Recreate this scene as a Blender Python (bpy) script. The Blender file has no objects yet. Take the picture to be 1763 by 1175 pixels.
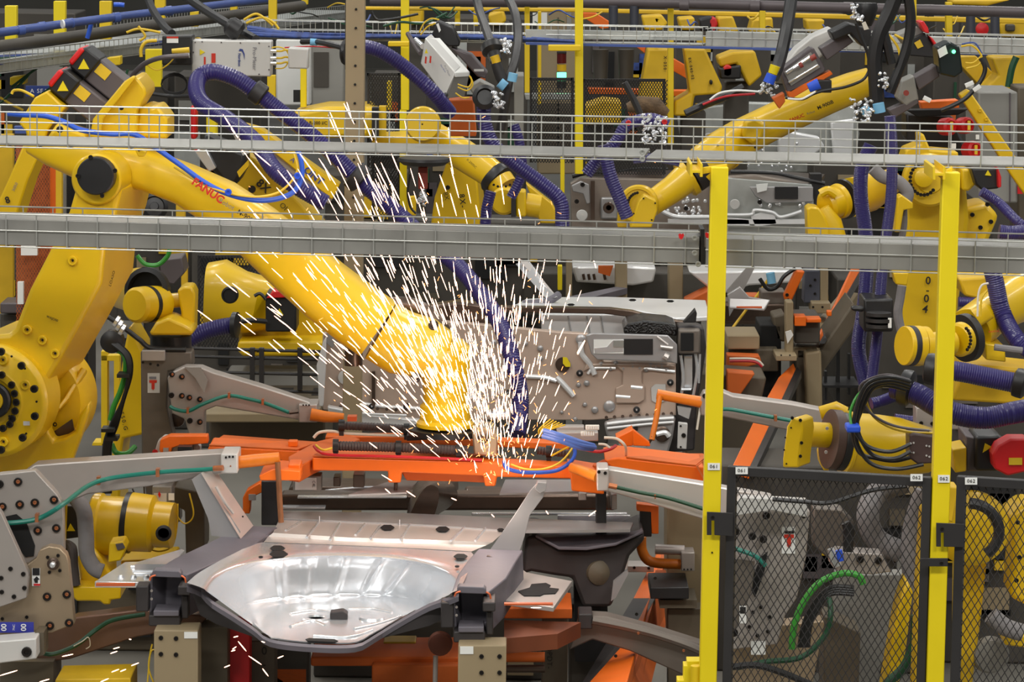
import bpy, bmesh, math, random
from mathutils import Vector, Matrix
random.seed(7)
C = bpy.context.scene.collection
# ---------------------------------------------------------------- camera
FPX = 6000.0; PITCH = math.radians(7.94); ROLL = 0.0145; H = 3.17
CAM = Vector((0, 0, H))
F_ = Vector((0, math.cos(PITCH), -math.sin(PITCH)))
R0 = Vector((1, 0, 0)); U0 = Vector((0, math.sin(PITCH), math.cos(PITCH)))
R_ = R0 * math.cos(ROLL) + U0 * math.sin(ROLL)
U_ = U0 * math.cos(ROLL) - R0 * math.sin(ROLL)
cd = bpy.data.cameras.new('camera'); cam = bpy.data.objects.new('camera', cd); C.objects.link(cam)
cd.sensor_width = 36.0; cd.lens = 36.0 * FPX / 1763.0; cd.clip_end = 200
m = Matrix.Identity(4)
for i in range(3):
    m[i][0] = R_[i]; m[i][1] = U_[i]; m[i][2] = -F_[i]; m[i][3] = CAM[i]
cam.matrix_world = m
bpy.context.scene.camera = cam
vs = bpy.context.scene.view_settings
vs.view_transform = 'Standard'; vs.look = 'None'; vs.gamma = 1.0; vs.use_curve_mapping = False
vs.exposure = -0.2
# ---------------------------------------------------------------- hall light
wd = bpy.data.worlds.new('hall'); bpy.context.scene.world = wd; wd.use_nodes = True
nt = wd.node_tree; bg = nt.nodes['Background']
tc = nt.nodes.new('ShaderNodeTexCoord'); sep = nt.nodes.new('ShaderNodeSeparateXYZ')
rp = nt.nodes.new('ShaderNodeValToRGB')
nt.links.new(tc.outputs['Generated'], sep.inputs[0]); nt.links.new(sep.outputs['Z'], rp.inputs[0])
rp.color_ramp.elements[0].position = 0.0; rp.color_ramp.elements[0].color = (0.20, 0.20, 0.19, 1)
rp.color_ramp.elements[1].position = 0.75; rp.color_ramp.elements[1].color = (0.72, 0.74, 0.74, 1)
nt.links.new(rp.outputs[0], bg.inputs[0]); bg.inputs[1].default_value = 0.62
def area(name, loc, sx, sy, power, aim=None, col=(1, 0.98, 0.93)):
    l = bpy.data.lights.new(name, 'AREA'); l.shape = 'RECTANGLE'; l.size = sx; l.size_y = sy
    l.energy = power; l.color = col
    o = bpy.data.objects.new(name, l); C.objects.link(o); o.location = loc
    if aim is not None:
        d = (Vector(aim) - Vector(loc)).normalized(); o.rotation_euler = d.to_track_quat('-Z', 'Y').to_euler()
    return o
for ix, x in enumerate((-7.5, -2.5, 2.5, 7.5)):
    for iy, y in enumerate((8, 15, 23)):
        area('high_bay_light', (x, y, 7.6), 0.5, 3.6, 150)
area('high_bay_light', (-3.2, 3.0, 6.8), 4.0, 0.5, 340, (0, 12, 1))
area('high_bay_light', (3.2, 3.0, 6.8), 4.0, 0.5, 300, (0, 12, 1))
# ---------------------------------------------------------------- helpers
def W(x, y, Y):
    d = F_ + R_ * ((x - 881.5) / FPX) - U_ * ((y - 587.5) / FPX)
    return CAM + d * (Y / d.y)
def G(x, y, z):
    d = F_ + R_ * ((x - 881.5) / FPX) - U_ * ((y - 587.5) / FPX)
    return CAM + d * ((z - H) / d.z)
def s(Y): return Y / FPX * 1.0
def lin(c):
    r = []
    for v in c:
        v = v / 255.0
        r.append(v / 12.92 if v <= 0.04045 else ((v + 0.055) / 1.055) ** 2.4)
    return r
MATS = {}
SING = dict(spot_welds_and_studs='weld_stud', weld_studs='weld_stud', weld_nuts='weld_nut', uprights='upright', pressed_ribs='pressed_rib', floor_pressings='floor_pressing', plate_pressings='plate_pressing', pale_pressings='pale_pressing', tub_pressings='tub_pressing', pressings='pressing', pressed_slots='pressed_slot', guide_rods='guide_rod', orange_blocks='orange_block', silver_fittings='silver_fitting', dark_ribs='dark_rib', bolt_holes='bolt_hole', black_bodies='black_body')
def mat(name, col, rough=0.5, metal=0.0, var=0.12, sc=6.0, bump=0.0, emit=None, es=0.0, coat=0.0, col2=None, fine=0.0):
    m = bpy.data.materials.new(name); m.use_nodes = True; n = m.node_tree; b = n.nodes['Principled BSDF']
    c = lin(col)
    tcn = n.nodes.new('ShaderNodeTexCoord'); nz = n.nodes.new('ShaderNodeTexNoise')
    nz.inputs['Scale'].default_value = sc; nz.inputs['Detail'].default_value = 5
    n.links.new(tcn.outputs['Object'], nz.inputs['Vector'])
    cr = n.nodes.new('ShaderNodeValToRGB'); cr.color_ramp.elements[0].position = 0.3; cr.color_ramp.elements[1].position = 0.7
    lo = [v * (1 - var) for v in c] if col2 is None else lin(col2)
    cr.color_ramp.elements[0].color = (*lo, 1); cr.color_ramp.elements[1].color = (*[min(1, v * (1 + var * 0.6)) for v in c], 1)
    n.links.new(nz.outputs['Fac'], cr.inputs[0]); n.links.new(cr.outputs[0], b.inputs['Base Color'])
    mr = n.nodes.new('ShaderNodeMapRange'); mr.inputs['To Min'].default_value = max(0.02, rough * 0.75); mr.inputs['To Max'].default_value = min(1, rough * 1.25)
    n.links.new(nz.outputs['Fac'], mr.inputs['Value']); n.links.new(mr.outputs[0], b.inputs['Roughness'])
    b.inputs['Metallic'].default_value = metal
    if coat: b.inputs['Coat Weight'].default_value = coat; b.inputs['Coat Roughness'].default_value = 0.15
    if bump:
        n2 = n.nodes.new('ShaderNodeTexNoise'); n2.inputs['Scale'].default_value = fine or sc * 4
        n.links.new(tcn.outputs['Object'], n2.inputs['Vector'])
        bp = n.nodes.new('ShaderNodeBump'); bp.inputs['Strength'].default_value = bump; bp.inputs['Distance'].default_value = 0.01
        n.links.new(n2.outputs['Fac'], bp.inputs['Height']); n.links.new(bp.outputs[0], b.inputs['Normal'])
    if emit: b.inputs['Emission Color'].default_value = (*emit, 1); b.inputs['Emission Strength'].default_value = es
    MATS[name] = m
    return m
Y1 = mat('robot_yellow', (222, 181, 2), 0.42, 0, 0.10, 2.2, coat=0.25)
Y2 = mat('rail_yellow', (228, 204, 4), 0.5, 0, 0.05, 3)
Y3 = mat('worn_yellow', (218, 176, 22), 0.5, 0, 0.2, 5)
YB = mat('frame_yellow', (222, 188, 14), 0.5, 0, 0.12, 3)
OR = mat('orange_paint', (238, 108, 4), 0.45, 0, 0.12, 3, coat=0.1)
OD = mat('dusty_orange', (205, 96, 24), 0.65, 0, 0.25, 4)
OP = mat('orange_rod', (232, 128, 28), 0.4, 0, 0.22, 9)
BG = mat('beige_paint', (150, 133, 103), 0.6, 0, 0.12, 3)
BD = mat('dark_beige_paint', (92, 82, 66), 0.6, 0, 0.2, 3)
GV = mat('galvanised_steel', (178, 180, 176), 0.42, 0.5, 0.15, 9, bump=0.05)
WR = mat('zinc_wire', (192, 192, 186), 0.32, 0.6, 0.1, 20)
AL = mat('milled_aluminium', (176, 168, 162), 0.42, 0.45, 0.12, 2.5)
AG = mat('tool_plate', (176, 156, 130), 0.42, 0.65, 0.18, 2.5)
AD = mat('dull_aluminium', (120, 112, 104), 0.5, 0.55, 0.2, 3)
SV = mat('pressed_sheet_steel', (236, 238, 241), 0.24, 0.72, 0.04, 3, bump=0.05, fine=5)
ST = mat('warm_sheet_steel', (216, 208, 202), 0.30, 0.5, 0.07, 2.5, bump=0.04, fine=5)
SG = mat('grey_sheet_steel', (176, 174, 174), 0.35, 0.5, 0.12, 4)
SD = mat('dark_sheet_steel', (104, 88, 78), 0.3, 0.75, 0.3, 4, bump=0.2)
BR = mat('bronzed_panel', (196, 174, 158), 0.36, 0.3, 0.10, 2.5)
RC = mat('coated_rail_steel', (112, 108, 116), 0.55, 0.25, 0.14, 6, bump=0.08)
RD = mat('dark_coated_steel', (66, 62, 62), 0.5, 0.4, 0.25, 6)
BK = mat('black_plastic', (30, 29, 30), 0.42, 0, 0.2, 5)
BM = mat('black_frame', (44, 42, 42), 0.5, 0.1, 0.15, 5)
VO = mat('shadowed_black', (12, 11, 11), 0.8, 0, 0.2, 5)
PU = mat('purple_hose', (46, 38, 100), 0.36, 0, 0.15, 4, coat=0.2)
BL = mat('blue_cable', (44, 92, 205), 0.38, 0, 0.15, 6)
BN = mat('blue_pipe', (62, 84, 150), 0.45, 0, 0.15, 5)
CB = mat('cable_blue_dull', (46, 72, 140), 0.5, 0, 0.4, 30, col2=(24, 40, 90))
GN = mat('green_cable', (60, 150, 52), 0.35, 0, 0.15, 8)
GD = mat('dark_green_cable', (20, 72, 44), 0.45, 0, 0.2, 8)
TE = mat('teal_cable', (20, 120, 104), 0.4, 0, 0.15, 8)
YC = mat('yellow_cable', (224, 186, 40), 0.45, 0, 0.15, 12)
RE = mat('red_paint', (205, 24, 28), 0.45, 0, 0.15, 6)
RR = mat('red_hose', (190, 22, 34), 0.4, 0, 0.15, 6)
WH = mat('white_label', (232, 232, 228), 0.5, 0, 0.04, 6)
WC = mat('white_cable', (220, 212, 196), 0.5, 0, 0.08, 6)
GB = mat('light_grey_box', (200, 198, 194), 0.45, 0.1, 0.05, 3)
GC = mat('grey_cabinet', (140, 138, 132), 0.5, 0.1, 0.08, 2)
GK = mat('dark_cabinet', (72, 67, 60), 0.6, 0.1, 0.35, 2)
MG = mat('motor_grey', (92, 84, 86), 0.45, 0.2, 0.15, 4)
CY = mat('cyan_tape', (120, 180, 215), 0.5, 0, 0.1, 8)
BT = mat('blue_tape', (36, 84, 210), 0.5, 0, 0.1, 8)
CL = mat('brown_cloth', (92, 72, 50), 0.9, 0, 0.5, 25, bump=0.5)
GT = mat('grey_fabric', (128, 124, 124), 0.8, 0, 0.2, 8, bump=0.3)
FL = mat('concrete_floor', (118, 114, 106), 0.45, 0, 0.25, 1.2, bump=0.03)
OM = mat('orange_mesh', (196, 96, 38), 0.6, 0, 0.1, 8)
COP = mat('copper_edge', (226, 112, 66), 0.4, 0.3, 0.1, 8)
BOLT = mat('blackened_bolt', (38, 34, 32), 0.4, 0.5, 0.2, 20)
BRC = mat('brass_fitting', (190, 120, 80), 0.35, 0.6, 0.2, 20)
LB = mat('lettering_black', (34, 28, 18), 0.6)
LR = mat('lettering_red', (200, 44, 20), 0.6)
LBL = mat('lettering_blue', (40, 60, 130), 0.6)
LG = mat('lettering_grey', (120, 118, 124), 0.6)
LW = mat('lettering_white', (235, 235, 235), 0.6)
GRN = mat('green_lamp', (60, 255, 130), 0.4, emit=(0.1, 1.0, 0.35), es=5.0)
SL = mat('lit_silver_sheet', (238, 238, 238), 0.3, 0.3, 0.04, 3)  # brighter copy of pressed sheet steel, lit look put into its colour
WW = mat('wireway_steel', (156, 154, 148), 0.4, 0.5, 0.12, 7)
SPK = mat('white_hot_spark', (255, 200, 150), 0.5, emit=(1.0, 0.56, 0.38), es=7.0)
SPO = mat('orange_spark', (255, 160, 90), 0.5, emit=(1.0, 0.34, 0.10), es=3.0)
for q in (SPK, SPO): q.cycles.emission_sampling = 'NONE'

class B:
    def __init__(self): self.b = bmesh.new()
    def slab(self, pts, vec):
        vec = Vector(vec); n = len(pts)
        f = [self.b.verts.new(p) for p in pts]; k = [self.b.verts.new(Vector(p) + vec) for p in pts]
        self.b.faces.new(f); self.b.faces.new(k[::-1])
        for i in range(n):
            j = (i + 1) % n; self.b.faces.new((f[i], k[i], k[j], f[j]))
        return self
    def poly(self, pts, Y, T, dx=0, dz=0):
        return self.slab([W(x, y, Y) for x, y in pts], (dx, T, dz))
    def rect(self, x0, y0, x1, y1, Y, T, dx=0, dz=0):
        return self.poly([(x0, y0), (x1, y0), (x1, y1), (x0, y1)], Y, T, dx, dz)
    def top(self, pts, z, t):
        return self.slab([G(x, y, z) for x, y in pts], (0, 0, -t))
    def box(self, c, sx, sy, sz):
        c = Vector(c)
        q = [c + Vector((a * sx / 2, b_ * sy / 2, -sz / 2)) for a, b_ in ((-1, -1), (1, -1), (1, 1), (-1, 1))]
        return self.slab(q, (0, 0, sz))
    def ring(self, c, a, b_, ra, rb, n, e=2.0):
        v = []
        for i in range(n):
            t = 2 * math.pi * i / n; ct, st = math.cos(t), math.sin(t)
            x = math.copysign(abs(ct) ** (2 / e), ct) * ra; y = math.copysign(abs(st) ** (2 / e), st) * rb
            v.append(self.b.verts.new(c + a * x + b_ * y))
        return v
    def skin(self, rings, caps=True):
        for r0, r1 in zip(rings, rings[1:]):
            n = len(r0)
            for i in range(n):
                j = (i + 1) % n
                self.b.faces.new((r0[i], r0[j], r1[j], r1[i]))
        if caps: self.b.faces.new(rings[0][::-1]); self.b.faces.new(rings[-1])
        return self
    def lathe(self, p, ax, prof, n=28):
        ax = Vector(ax).normalized(); t = Vector((0, 0, 1)) if abs(ax.z) < 0.9 else Vector((1, 0, 0))
        a = ax.cross(t).normalized(); b_ = ax.cross(a)
        return self.skin([self.ring(p + ax * h, a, b_, max(r, 1e-4), max(r, 1e-4), n) for r, h in prof])
    def L(self, x, y, Y, ax, prof, n=28):
        k = s(Y); return self.lathe(W(x, y, Y), ax, [(r * k, h * k) for r, h in prof], n)
    def cyl(self, p0, p1, r0, r1=None, n=20):
        p0 = Vector(p0); p1 = Vector(p1); d = p1 - p0
        return self.lathe(p0, d, [(r0, 0), (r0 if r1 is None else r1, d.length)], n)
    def tube(self, pts, r, n=8, rib=0, amp=0.12, smooth=True, sub=6):
        P = [Vector(p) for p in pts]
        if smooth and len(P) > 2:
            Q = []
            for i in range(len(P) - 1):
                a = P[max(i - 1, 0)]; b_ = P[i]; c = P[i + 1]; d = P[min(i + 2, len(P) - 1)]
                for k in range(sub):
                    t = k / sub
                    Q.append(0.5 * ((2 * b_) + (c - a) * t + (2 * a - 5 * b_ + 4 * c - d) * t * t + (3 * b_ - a - 3 * c + d) * t ** 3))
            Q.append(P[-1]); P = Q
        if rib:
            L = [0]
            for a, b_ in zip(P, P[1:]): L.append(L[-1] + (b_ - a).length)
            N = max(4, int(L[-1] / rib * 4)); Q = []; j = 0
            for i in range(N + 1):
                t = L[-1] * i / N
                while j < len(P) - 2 and L[j + 1] < t: j += 1
                u = (t - L[j]) / max(1e-9, L[j + 1] - L[j]); Q.append(P[j].lerp(P[j + 1], min(1, u)))
            P = Q
        rings = []; a = None
        for i, p in enumerate(P):
            d = (P[min(i + 1, len(P) - 1)] - P[max(i - 1, 0)]).normalized()
            if a is None:
                t = Vector((0, 0, 1)) if abs(d.z) < 0.9 else Vector((1, 0, 0)); a = d.cross(t).normalized()
            else: a = (a - d * a.dot(d)).normalized()
            rr = r if not rib else r * (1 - amp * (0, 0.5, 1, 0.5)[i % 4])
            rings.append(self.ring(p, a, d.cross(a), rr, rr, n))
        return self.skin(rings)
    def T(self, pts, rpx, n=8, rib=0, **k):
        Ym = sum(p[2] for p in pts) / len(pts)
        return self.tube([W(*p) for p in pts], rpx * s(Ym), n, rib * s(Ym), **k)
    def limb(self, secs, n=28, e=3.0, cap=True):
        P = [W(a[0], a[1], a[2]) for a in secs]; rings = []
        for i, a in enumerate(secs):
            d = (P[min(i + 1, len(P) - 1)] - P[max(i - 1, 0)]).normalized()
            n1 = d.cross(Vector((0, 1, 0))).normalized(); n2 = d.cross(n1).normalized()
            rings.append(self.ring(P[i], n1, n2, a[3] * s(a[2]), a[4] * s(a[2]), n, e))
        return self.skin(rings, cap)
    def grid(self, rows):
        V = [[self.b.verts.new(p) for p in r] for r in rows]
        for r0, r1 in zip(V, V[1:]):
            for i in range(len(r0) - 1): self.b.faces.new((r0[i], r0[i + 1], r1[i + 1], r1[i]))
        return self
    def wires(self, O, ux, uz, w, h, cw, ch, r):
        """diamond mesh: two families of straight strands clipped to the w x h rectangle"""
        k = ch / cw
        for sg in (1, -1):
            c0 = -w * k if sg > 0 else 0; c1 = h if sg > 0 else h + w * k
            c = math.ceil(c0 / ch) * ch
            while c < c1:
                pts = []
                for u in (0, w):
                    v = c + sg * k * u
                    pts.append((u, v))
                (u0, v0), (u1, v1) = pts
                def clip(u0, v0, u1, v1):
                    t0, t1 = 0.0, 1.0; dv = v1 - v0
                    for lim, sgn in ((0, 1), (h, -1)):
                        a = (lim - v0) / dv
                        if dv * sgn > 0: t0 = max(t0, a)
                        else: t1 = min(t1, a)
                    return t0, t1
                t0, t1 = clip(u0, v0, u1, v1)
                if t1 - t0 > 1e-3:
                    a = O + ux * (u0 + (u1 - u0) * t0) + uz * (v0 + (v1 - v0) * t0)
                    b_ = O + ux * (u0 + (u1 - u0) * t1) + uz * (v0 + (v1 - v0) * t1)
                    self.cyl(a, b_, r, n=4)
                c += ch
        return self
    def o(self, name, m, parent=None, bev=0.0, ang=35, label=None):
        b = self.b
        if parent is not None and name not in ('frame', 'wire_basket', 'mesh', 'mesh_panel', 'rails'):
            seen = set(); isl = []
            for v in b.verts:
                if v in seen: continue
                st = [v]; seen.add(v); comp = []
                while st:
                    a = st.pop(); comp.append(a)
                    for e in a.link_edges:
                        w = e.other_vert(a)
                        if w not in seen: seen.add(w); st.append(w)
                isl.append(comp)
            if 2 <= len(isl) <= 99:
                outs = []; name = SING.get(name, name)
                for comp in isl:
                    q = B(); mp = {v: q.b.verts.new(v.co) for v in comp}; done = set()
                    for v in comp:
                        for f in v.link_faces:
                            if f not in done: done.add(f); q.b.faces.new([mp[x] for x in f.verts])
                    outs.append(q.o(name, m, parent, bev, ang, label))
                b.free(); return outs[0]
        bmesh.ops.recalc_face_normals(b, faces=b.faces[:])
        lo = Vector((1e9,) * 3); hi = -lo
        for v in b.verts:
            for i in range(3): lo[i] = min(lo[i], v.co[i]); hi[i] = max(hi[i], v.co[i])
        c = Vector(((lo.x + hi.x) / 2, (lo.y + hi.y) / 2, lo.z))
        for v in b.verts: v.co -= c
        me = bpy.data.meshes.new(name); b.to_mesh(me); b.free()
        me.materials.append(m)
        for p in me.polygons: p.use_smooth = True
        me.set_sharp_from_angle(angle=math.radians(ang))
        ob = bpy.data.objects.new(name, me); C.objects.link(ob)
        ob.location = c
        if parent is not None:
            ob.parent = parent; ob.location = c - worldloc(parent)
        if bev:
            md = ob.modifiers.new('bevel', 'BEVEL'); md.width = bev; md.segments = 2; md.limit_method = 'ANGLE'; md.angle_limit = math.radians(40)
        if label: ob['label'] = label
        return ob
def worldloc(o):
    v = Vector(o.location)
    while o.parent: o = o.parent; v += Vector(o.location)
    return v
def tag(o, label, cat, group=None, kind=None):
    o['label'] = label; o['category'] = cat
    if group: o['group'] = group
    if kind: o['kind'] = kind
    return o
def TH(name, label, cat, p, group=None):
    o = bpy.data.objects.new(name, None); C.objects.link(o); o.location = W(*p) if len(p) == 3 and p[1] > 3 or p[1] < -3 else Vector(p)
    o.empty_display_size = 0.1
    return tag(o, label, cat, group)
BC = {}
def bolt(parent, x, y, Y, r=5, m=None, name='bolt', ax=(0, -1, 0)):
    m = m or BOLT; key = (round(r * s(Y), 4), m.name)
    if key not in BC:
        k = r * s(Y); b = B().lathe(Vector((0, 0, 0)), (0, 0, 1), [(k, -k * 0.4), (k, k * 0.35), (k * 0.88, k * 0.5), (k * 0.5, k * 0.5), (k * 0.45, k * 0.1)], 12)
        bmesh.ops.recalc_face_normals(b.b, faces=b.b.faces[:])
        me = bpy.data.meshes.new(name); b.b.to_mesh(me); b.b.free(); me.materials.append(m)
        for p in me.polygons: p.use_smooth = True
        me.set_sharp_from_angle(angle=math.radians(35)); BC[key] = me
    o = bpy.data.objects.new(name, BC[key]); C.objects.link(o); o.parent = parent
    o.location = W(x, y, Y) - worldloc(parent); o.rotation_euler = Vector(ax).to_track_quat('Z', 'Y').to_euler()
    return o
def bolts(parent, L, Y, r=5, m=None, name='bolt', ax=(0, -1, 0)):
    for x, y in L: bolt(parent, x, y, Y, r, m, name, ax)
TXC = {}
def text(sg, x, y, Y, hpx, ang, m, parent, name='lettering', ax=(0, -1, 0), bold=0.0, sp=1.0):
    """letters with cap height hpx centred on the point, turned ang degrees anticlockwise, standing on a face whose outward normal is ax"""
    key = (sg, m.name, bold, sp)
    if key not in TXC:
        cu = bpy.data.curves.new('t', 'FONT'); cu.body = sg; cu.align_x = 'CENTER'; cu.align_y = 'CENTER'; cu.extrude = 0.01; cu.offset = bold; cu.resolution_u = 3; cu.space_character = sp
        t = bpy.data.objects.new('t', cu); C.objects.link(t)
        bpy.context.view_layer.update()
        me = bpy.data.meshes.new_from_object(t); bpy.data.objects.remove(t); me.materials.clear(); me.materials.append(m); TXC[key] = me
    o = bpy.data.objects.new(name, TXC[key]); C.objects.link(o); o.parent = parent
    o.location = W(x, y, Y) - worldloc(parent)
    n = Vector(ax).normalized(); u = Vector((0, 0, 1)); u = (u - n * u.dot(n)).normalized(); r = u.cross(n)
    M = Matrix((r, u, n)).transposed(); M = M @ Matrix.Rotation(math.radians(ang), 3, 'Z')
    o.rotation_euler = M.to_euler(); k = hpx * s(Y) / 0.69; o.scale = (k, k, k)
    return o
def solo(b, name, m, label, cat, group=None, kind=None, bev=0.0):
    return tag(b.o(name, m, None, bev), label, cat, group, kind)
def cable(name, pts, r, m, label, cat='cable', group=None, rib=0, n=8, amp=0.12):
    return solo(B().T(pts, r, n, rib, amp=amp), name, m, label, cat, group)
# ---------------------------------------------------------------- the hall
f = B().box((0, 28, -0.05), 40, 60, 0.1).o('floor', FL); f['kind'] = 'structure'
f = B().box((0, 52, 2.5), 40, 0.2, 5.2).o('wall_back', mat('hall_wall', (96, 94, 88), 0.8, 0, 0.15, 1)); f['kind'] = 'structure'
# ================================================================ guard fence in front
def post(x, ytop, Y, num, ny, label):
    t = TH('fence_post', label, 'post', (x, ytop, Y), 'yellow guard fence posts')
    p = W(x, ytop, Y); z = p.z; t.location = (p.x, p.y, 0)
    B().box((p.x, p.y, z / 2), 0.05, 0.05, z).o('post', Y2, t, 0.003)
    B().box((p.x, p.y, 0.006), 0.14, 0.14, 0.012).o('foot_plate', Y2, t)
    return t
pa = post(1238.5, 287, 10.0, '061', 804, 'yellow square fence post carrying the number 061')
pb = post(1636.5, 296, 9.85, '062', 825, 'yellow square fence post carrying the number 062, right of the gate')
def plate(t, x, y, Y, sg, w=21, h=12, bh=6):
    p = B().rect(x - w / 2, y - h / 2, x + w / 2, y + h / 2, Y, 0.002).o('number_plate', WH, t, label='white number plate reading ' + sg)
    text(sg, x, y, Y - 0.0015, bh, 0, LB, p, bold=0.01, sp=1.15)
plate(pa, 1229, 804, 9.971, '061'); plate(pb, 1625, 825, 9.82, '062', 20, 13)
bolts(pa, [(1226, 952)], 9.972, 1.6)
for t, x0, x1, y, Y in ((pa, 1188, 1252, 291, 9.97), (pb, 1606, 1640, 296, 9.83)):
    q = B()
    q.poly([(x0, y - 8), (x0 + 4, y - 10), (x0 + 4, y + 2), (x0 + 18, y + 2), (x0 + 18, y - 10), (x0 + 22, y - 8), (x0 + 22, y + 14), (x0 + 17, y + 14), (x0 + 17, y + 7), (x0 + 5, y + 7), (x0 + 5, y + 14), (x0, y + 14)], Y - 0.05, 0.22)
    q.poly([(x0 + 22, y - 2), (x1, y - 8), (x1, y + 2), (x0 + 22, y + 9)], Y + 0.03, 0.02)
    q.o('tray_bracket', YB, t, 0.001)
def gate(x0, y0, Y0, x1, y1, Y1_, label, nums):
    a = W(x0, y0, Y0); b_ = W(x1, y1, Y1_); b_.z = a.z
    t = TH('fence_gate', label, 'gate', (x0, y0, Y0), 'black mesh guard panels'); t.location = (a.x, a.y, 0.12)
    u = (b_ - a); w = u.length; u.normalize(); d = Vector((-u.y, u.x, 0)) * 0.03; zt = a.z; zb = 0.12; fw = 0.026
    q = B()
    def bar(ua, va, ub, vb):
        q.slab([a + u * ua + Vector((0, 0, va - zt)), a + u * ub + Vector((0, 0, va - zt)), a + u * ub + Vector((0, 0, vb - zt)), a + u * ua + Vector((0, 0, vb - zt))], d)
    bar(0, zb, fw, zt); bar(w - fw, zb, w, zt); bar(fw, zt - fw, w - fw, zt); bar(fw, zb, w - fw, zb + fw)
    q.o('frame', BM, t, 0.0015)
    O = a + d * 0.5; O.z = zb
    B().wires(O, u, Vector((0, 0, 1)), w, zt - zb, 0.0206, 0.0345, 0.0013).o('mesh_panel', BM, t)
    for (x, y, Y, sg) in nums: plate(t, x, y, Y, sg)
    return t
ga = gate(1252, 804, 9.98, 1604, 817, 9.84, 'black framed diamond mesh gate between the two yellow posts', [(1277, 811, 9.955, '061'), (1578, 823, 9.83, '062')])
gb = gate(1647, 821, 9.82, 2050, 838.6, 9.644, 'black framed diamond mesh panel cut by the right picture edge', [(1672, 829, 9.79, '062')])
q = B().poly([(1217, 882), (1262, 884), (1262, 924), (1230, 922), (1230, 897), (1225, 897), (1225, 922), (1217, 922)], 9.95, 0.006).o('latch_plate', BM, ga, 0.001); bolt(ga, 1227, 891, 9.948, 3)
q = B().poly([(1612, 901), (1660, 903), (1660, 943), (1625, 942), (1625, 918), (1620, 918), (1620, 942), (1612, 942)], 9.80, 0.006).o('latch_plate', BM, gb, 0.001); bolt(gb, 1622, 911, 9.797, 3)
B().rect(1585, 962, 1632, 976, 9.79, 0.006).o('strap', BM, ga, 0.001); bolt(ga, 1621, 970, 9.788, 3)
t = TH('step_guard', 'small stepped yellow guard beside the foot of the 061 post', 'guard', (1190, 1175, 10.05)); t.location.z = 0
B().poly([(1183, 1147), (1183, 1139), (1212, 1139), (1212, 1260), (1150, 1260), (1150, 1185), (1166, 1185), (1166, 1172), (1177, 1172), (1177, 1147)], 10.03, 0.06).o('step_plate', Y2, t, 0.002)
B().cyl(W(1199, 1260, 10.01), W(1199, 1146, 10.01), 0.017).o('sleeve', YB, t, 0.002)
# ================================================================ wire trays
def tray(p0, p1, width, hgt, label, liner=None, cw=0.092, rr=0.0021, rows=2, m=None, lh=0.02, group=None, cat='cable tray'):
    """open wire basket from p0 to p1 (bottom front corner), pixel points with depth"""
    a = W(*p0); b_ = W(*p1); u = (b_ - a); Ln = u.length; u.normalize(); d = Vector((-u.y, u.x, 0)).normalized(); z = u.cross(d) * 1.0
    if z.z < 0: z = -z
    if d.y < 0: d = -d
    t = TH('cable_tray', label, cat, p0, group)
    q = B()
    for k in range(rows + 1):
        for o_ in (0, width):
            q.cyl(a + d * o_ + z * (hgt * k / rows), b_ + d * o_ + z * (hgt * k / rows), rr * (1.25 if k == rows else 1), n=6)
    for k in (0.33, 0.66): q.cyl(a + d * width * k, b_ + d * width * k, rr, n=6)
    x = cw * 0.5
    while x < Ln:
        p = a + u * x
        q.tube([p + z * hgt, p, p + d * width, p + d * width + z * hgt], rr, 6, smooth=False); x += cw
    q.o('wire_basket', m or WR, t)
    if liner is not None:
        e = 0.008; q = B()
        pts = [a + d * e + z * 0.004, a + d * (width - e) + z * 0.004, a + d * (width - e) + z * lh, a + d * e + z * lh]
        q.slab(pts, u * Ln); q.o('trough', liner, t, 0.002)
    return t
tA = tray((-430, 244.3, 10.39), (1108, 276, 10.12), 0.29, 0.104, 'empty wire cable tray across the front, left length above the thick trough', WW, lh=0.012, group='front wire trays')
tA2 = tray((1112, 278, 10.12), (2300, 302, 9.84), 0.29, 0.104, 'empty wire cable tray across the front resting on both yellow posts', WW, lh=0.012, group='front wire trays')
for x, y in ((1106, 262), (1106, 274)): bolt(tA, x, y, 10.10, 5, WR)
tB = tray((-430, 413.3, 10.40), (1203, 457, 10.14), 0.22, 0.098, 'long grey steel wireway in a wire basket, left of the 061 post', WW, lh=0.082, group='front wireways')
tB2 = tray((1214, 459, 10.13), (2300, 490.5, 9.87), 0.22, 0.098, 'grey steel wireway in a wire basket running right from the 061 post', WW, lh=0.082, group='front wireways')
for x, y in ((1196, 410), (1196, 436), (1202, 455)): bolt(tB, x, y, 10.12, 5, WR)
B().rect(1206, 395, 1213, 455, 10.15, 0.12).o('joint_rod', BK, tB)
for x, y, l in ((1173, 407, 'red heart tag stuck on the wireway left of the joint'), (1219, 405, 'red heart tag tucked beside the yellow 061 post')):
    solo(B().poly([(x - 5, y - 3), (x - 2, y - 5), (x, y - 3), (x + 3, y - 5), (x + 5, y - 2), (x + 3, y + 3), (x, y + 6), (x - 4, y + 3)], 10.11, 0.003), 'tag', RE, l, 'tag')
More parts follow.
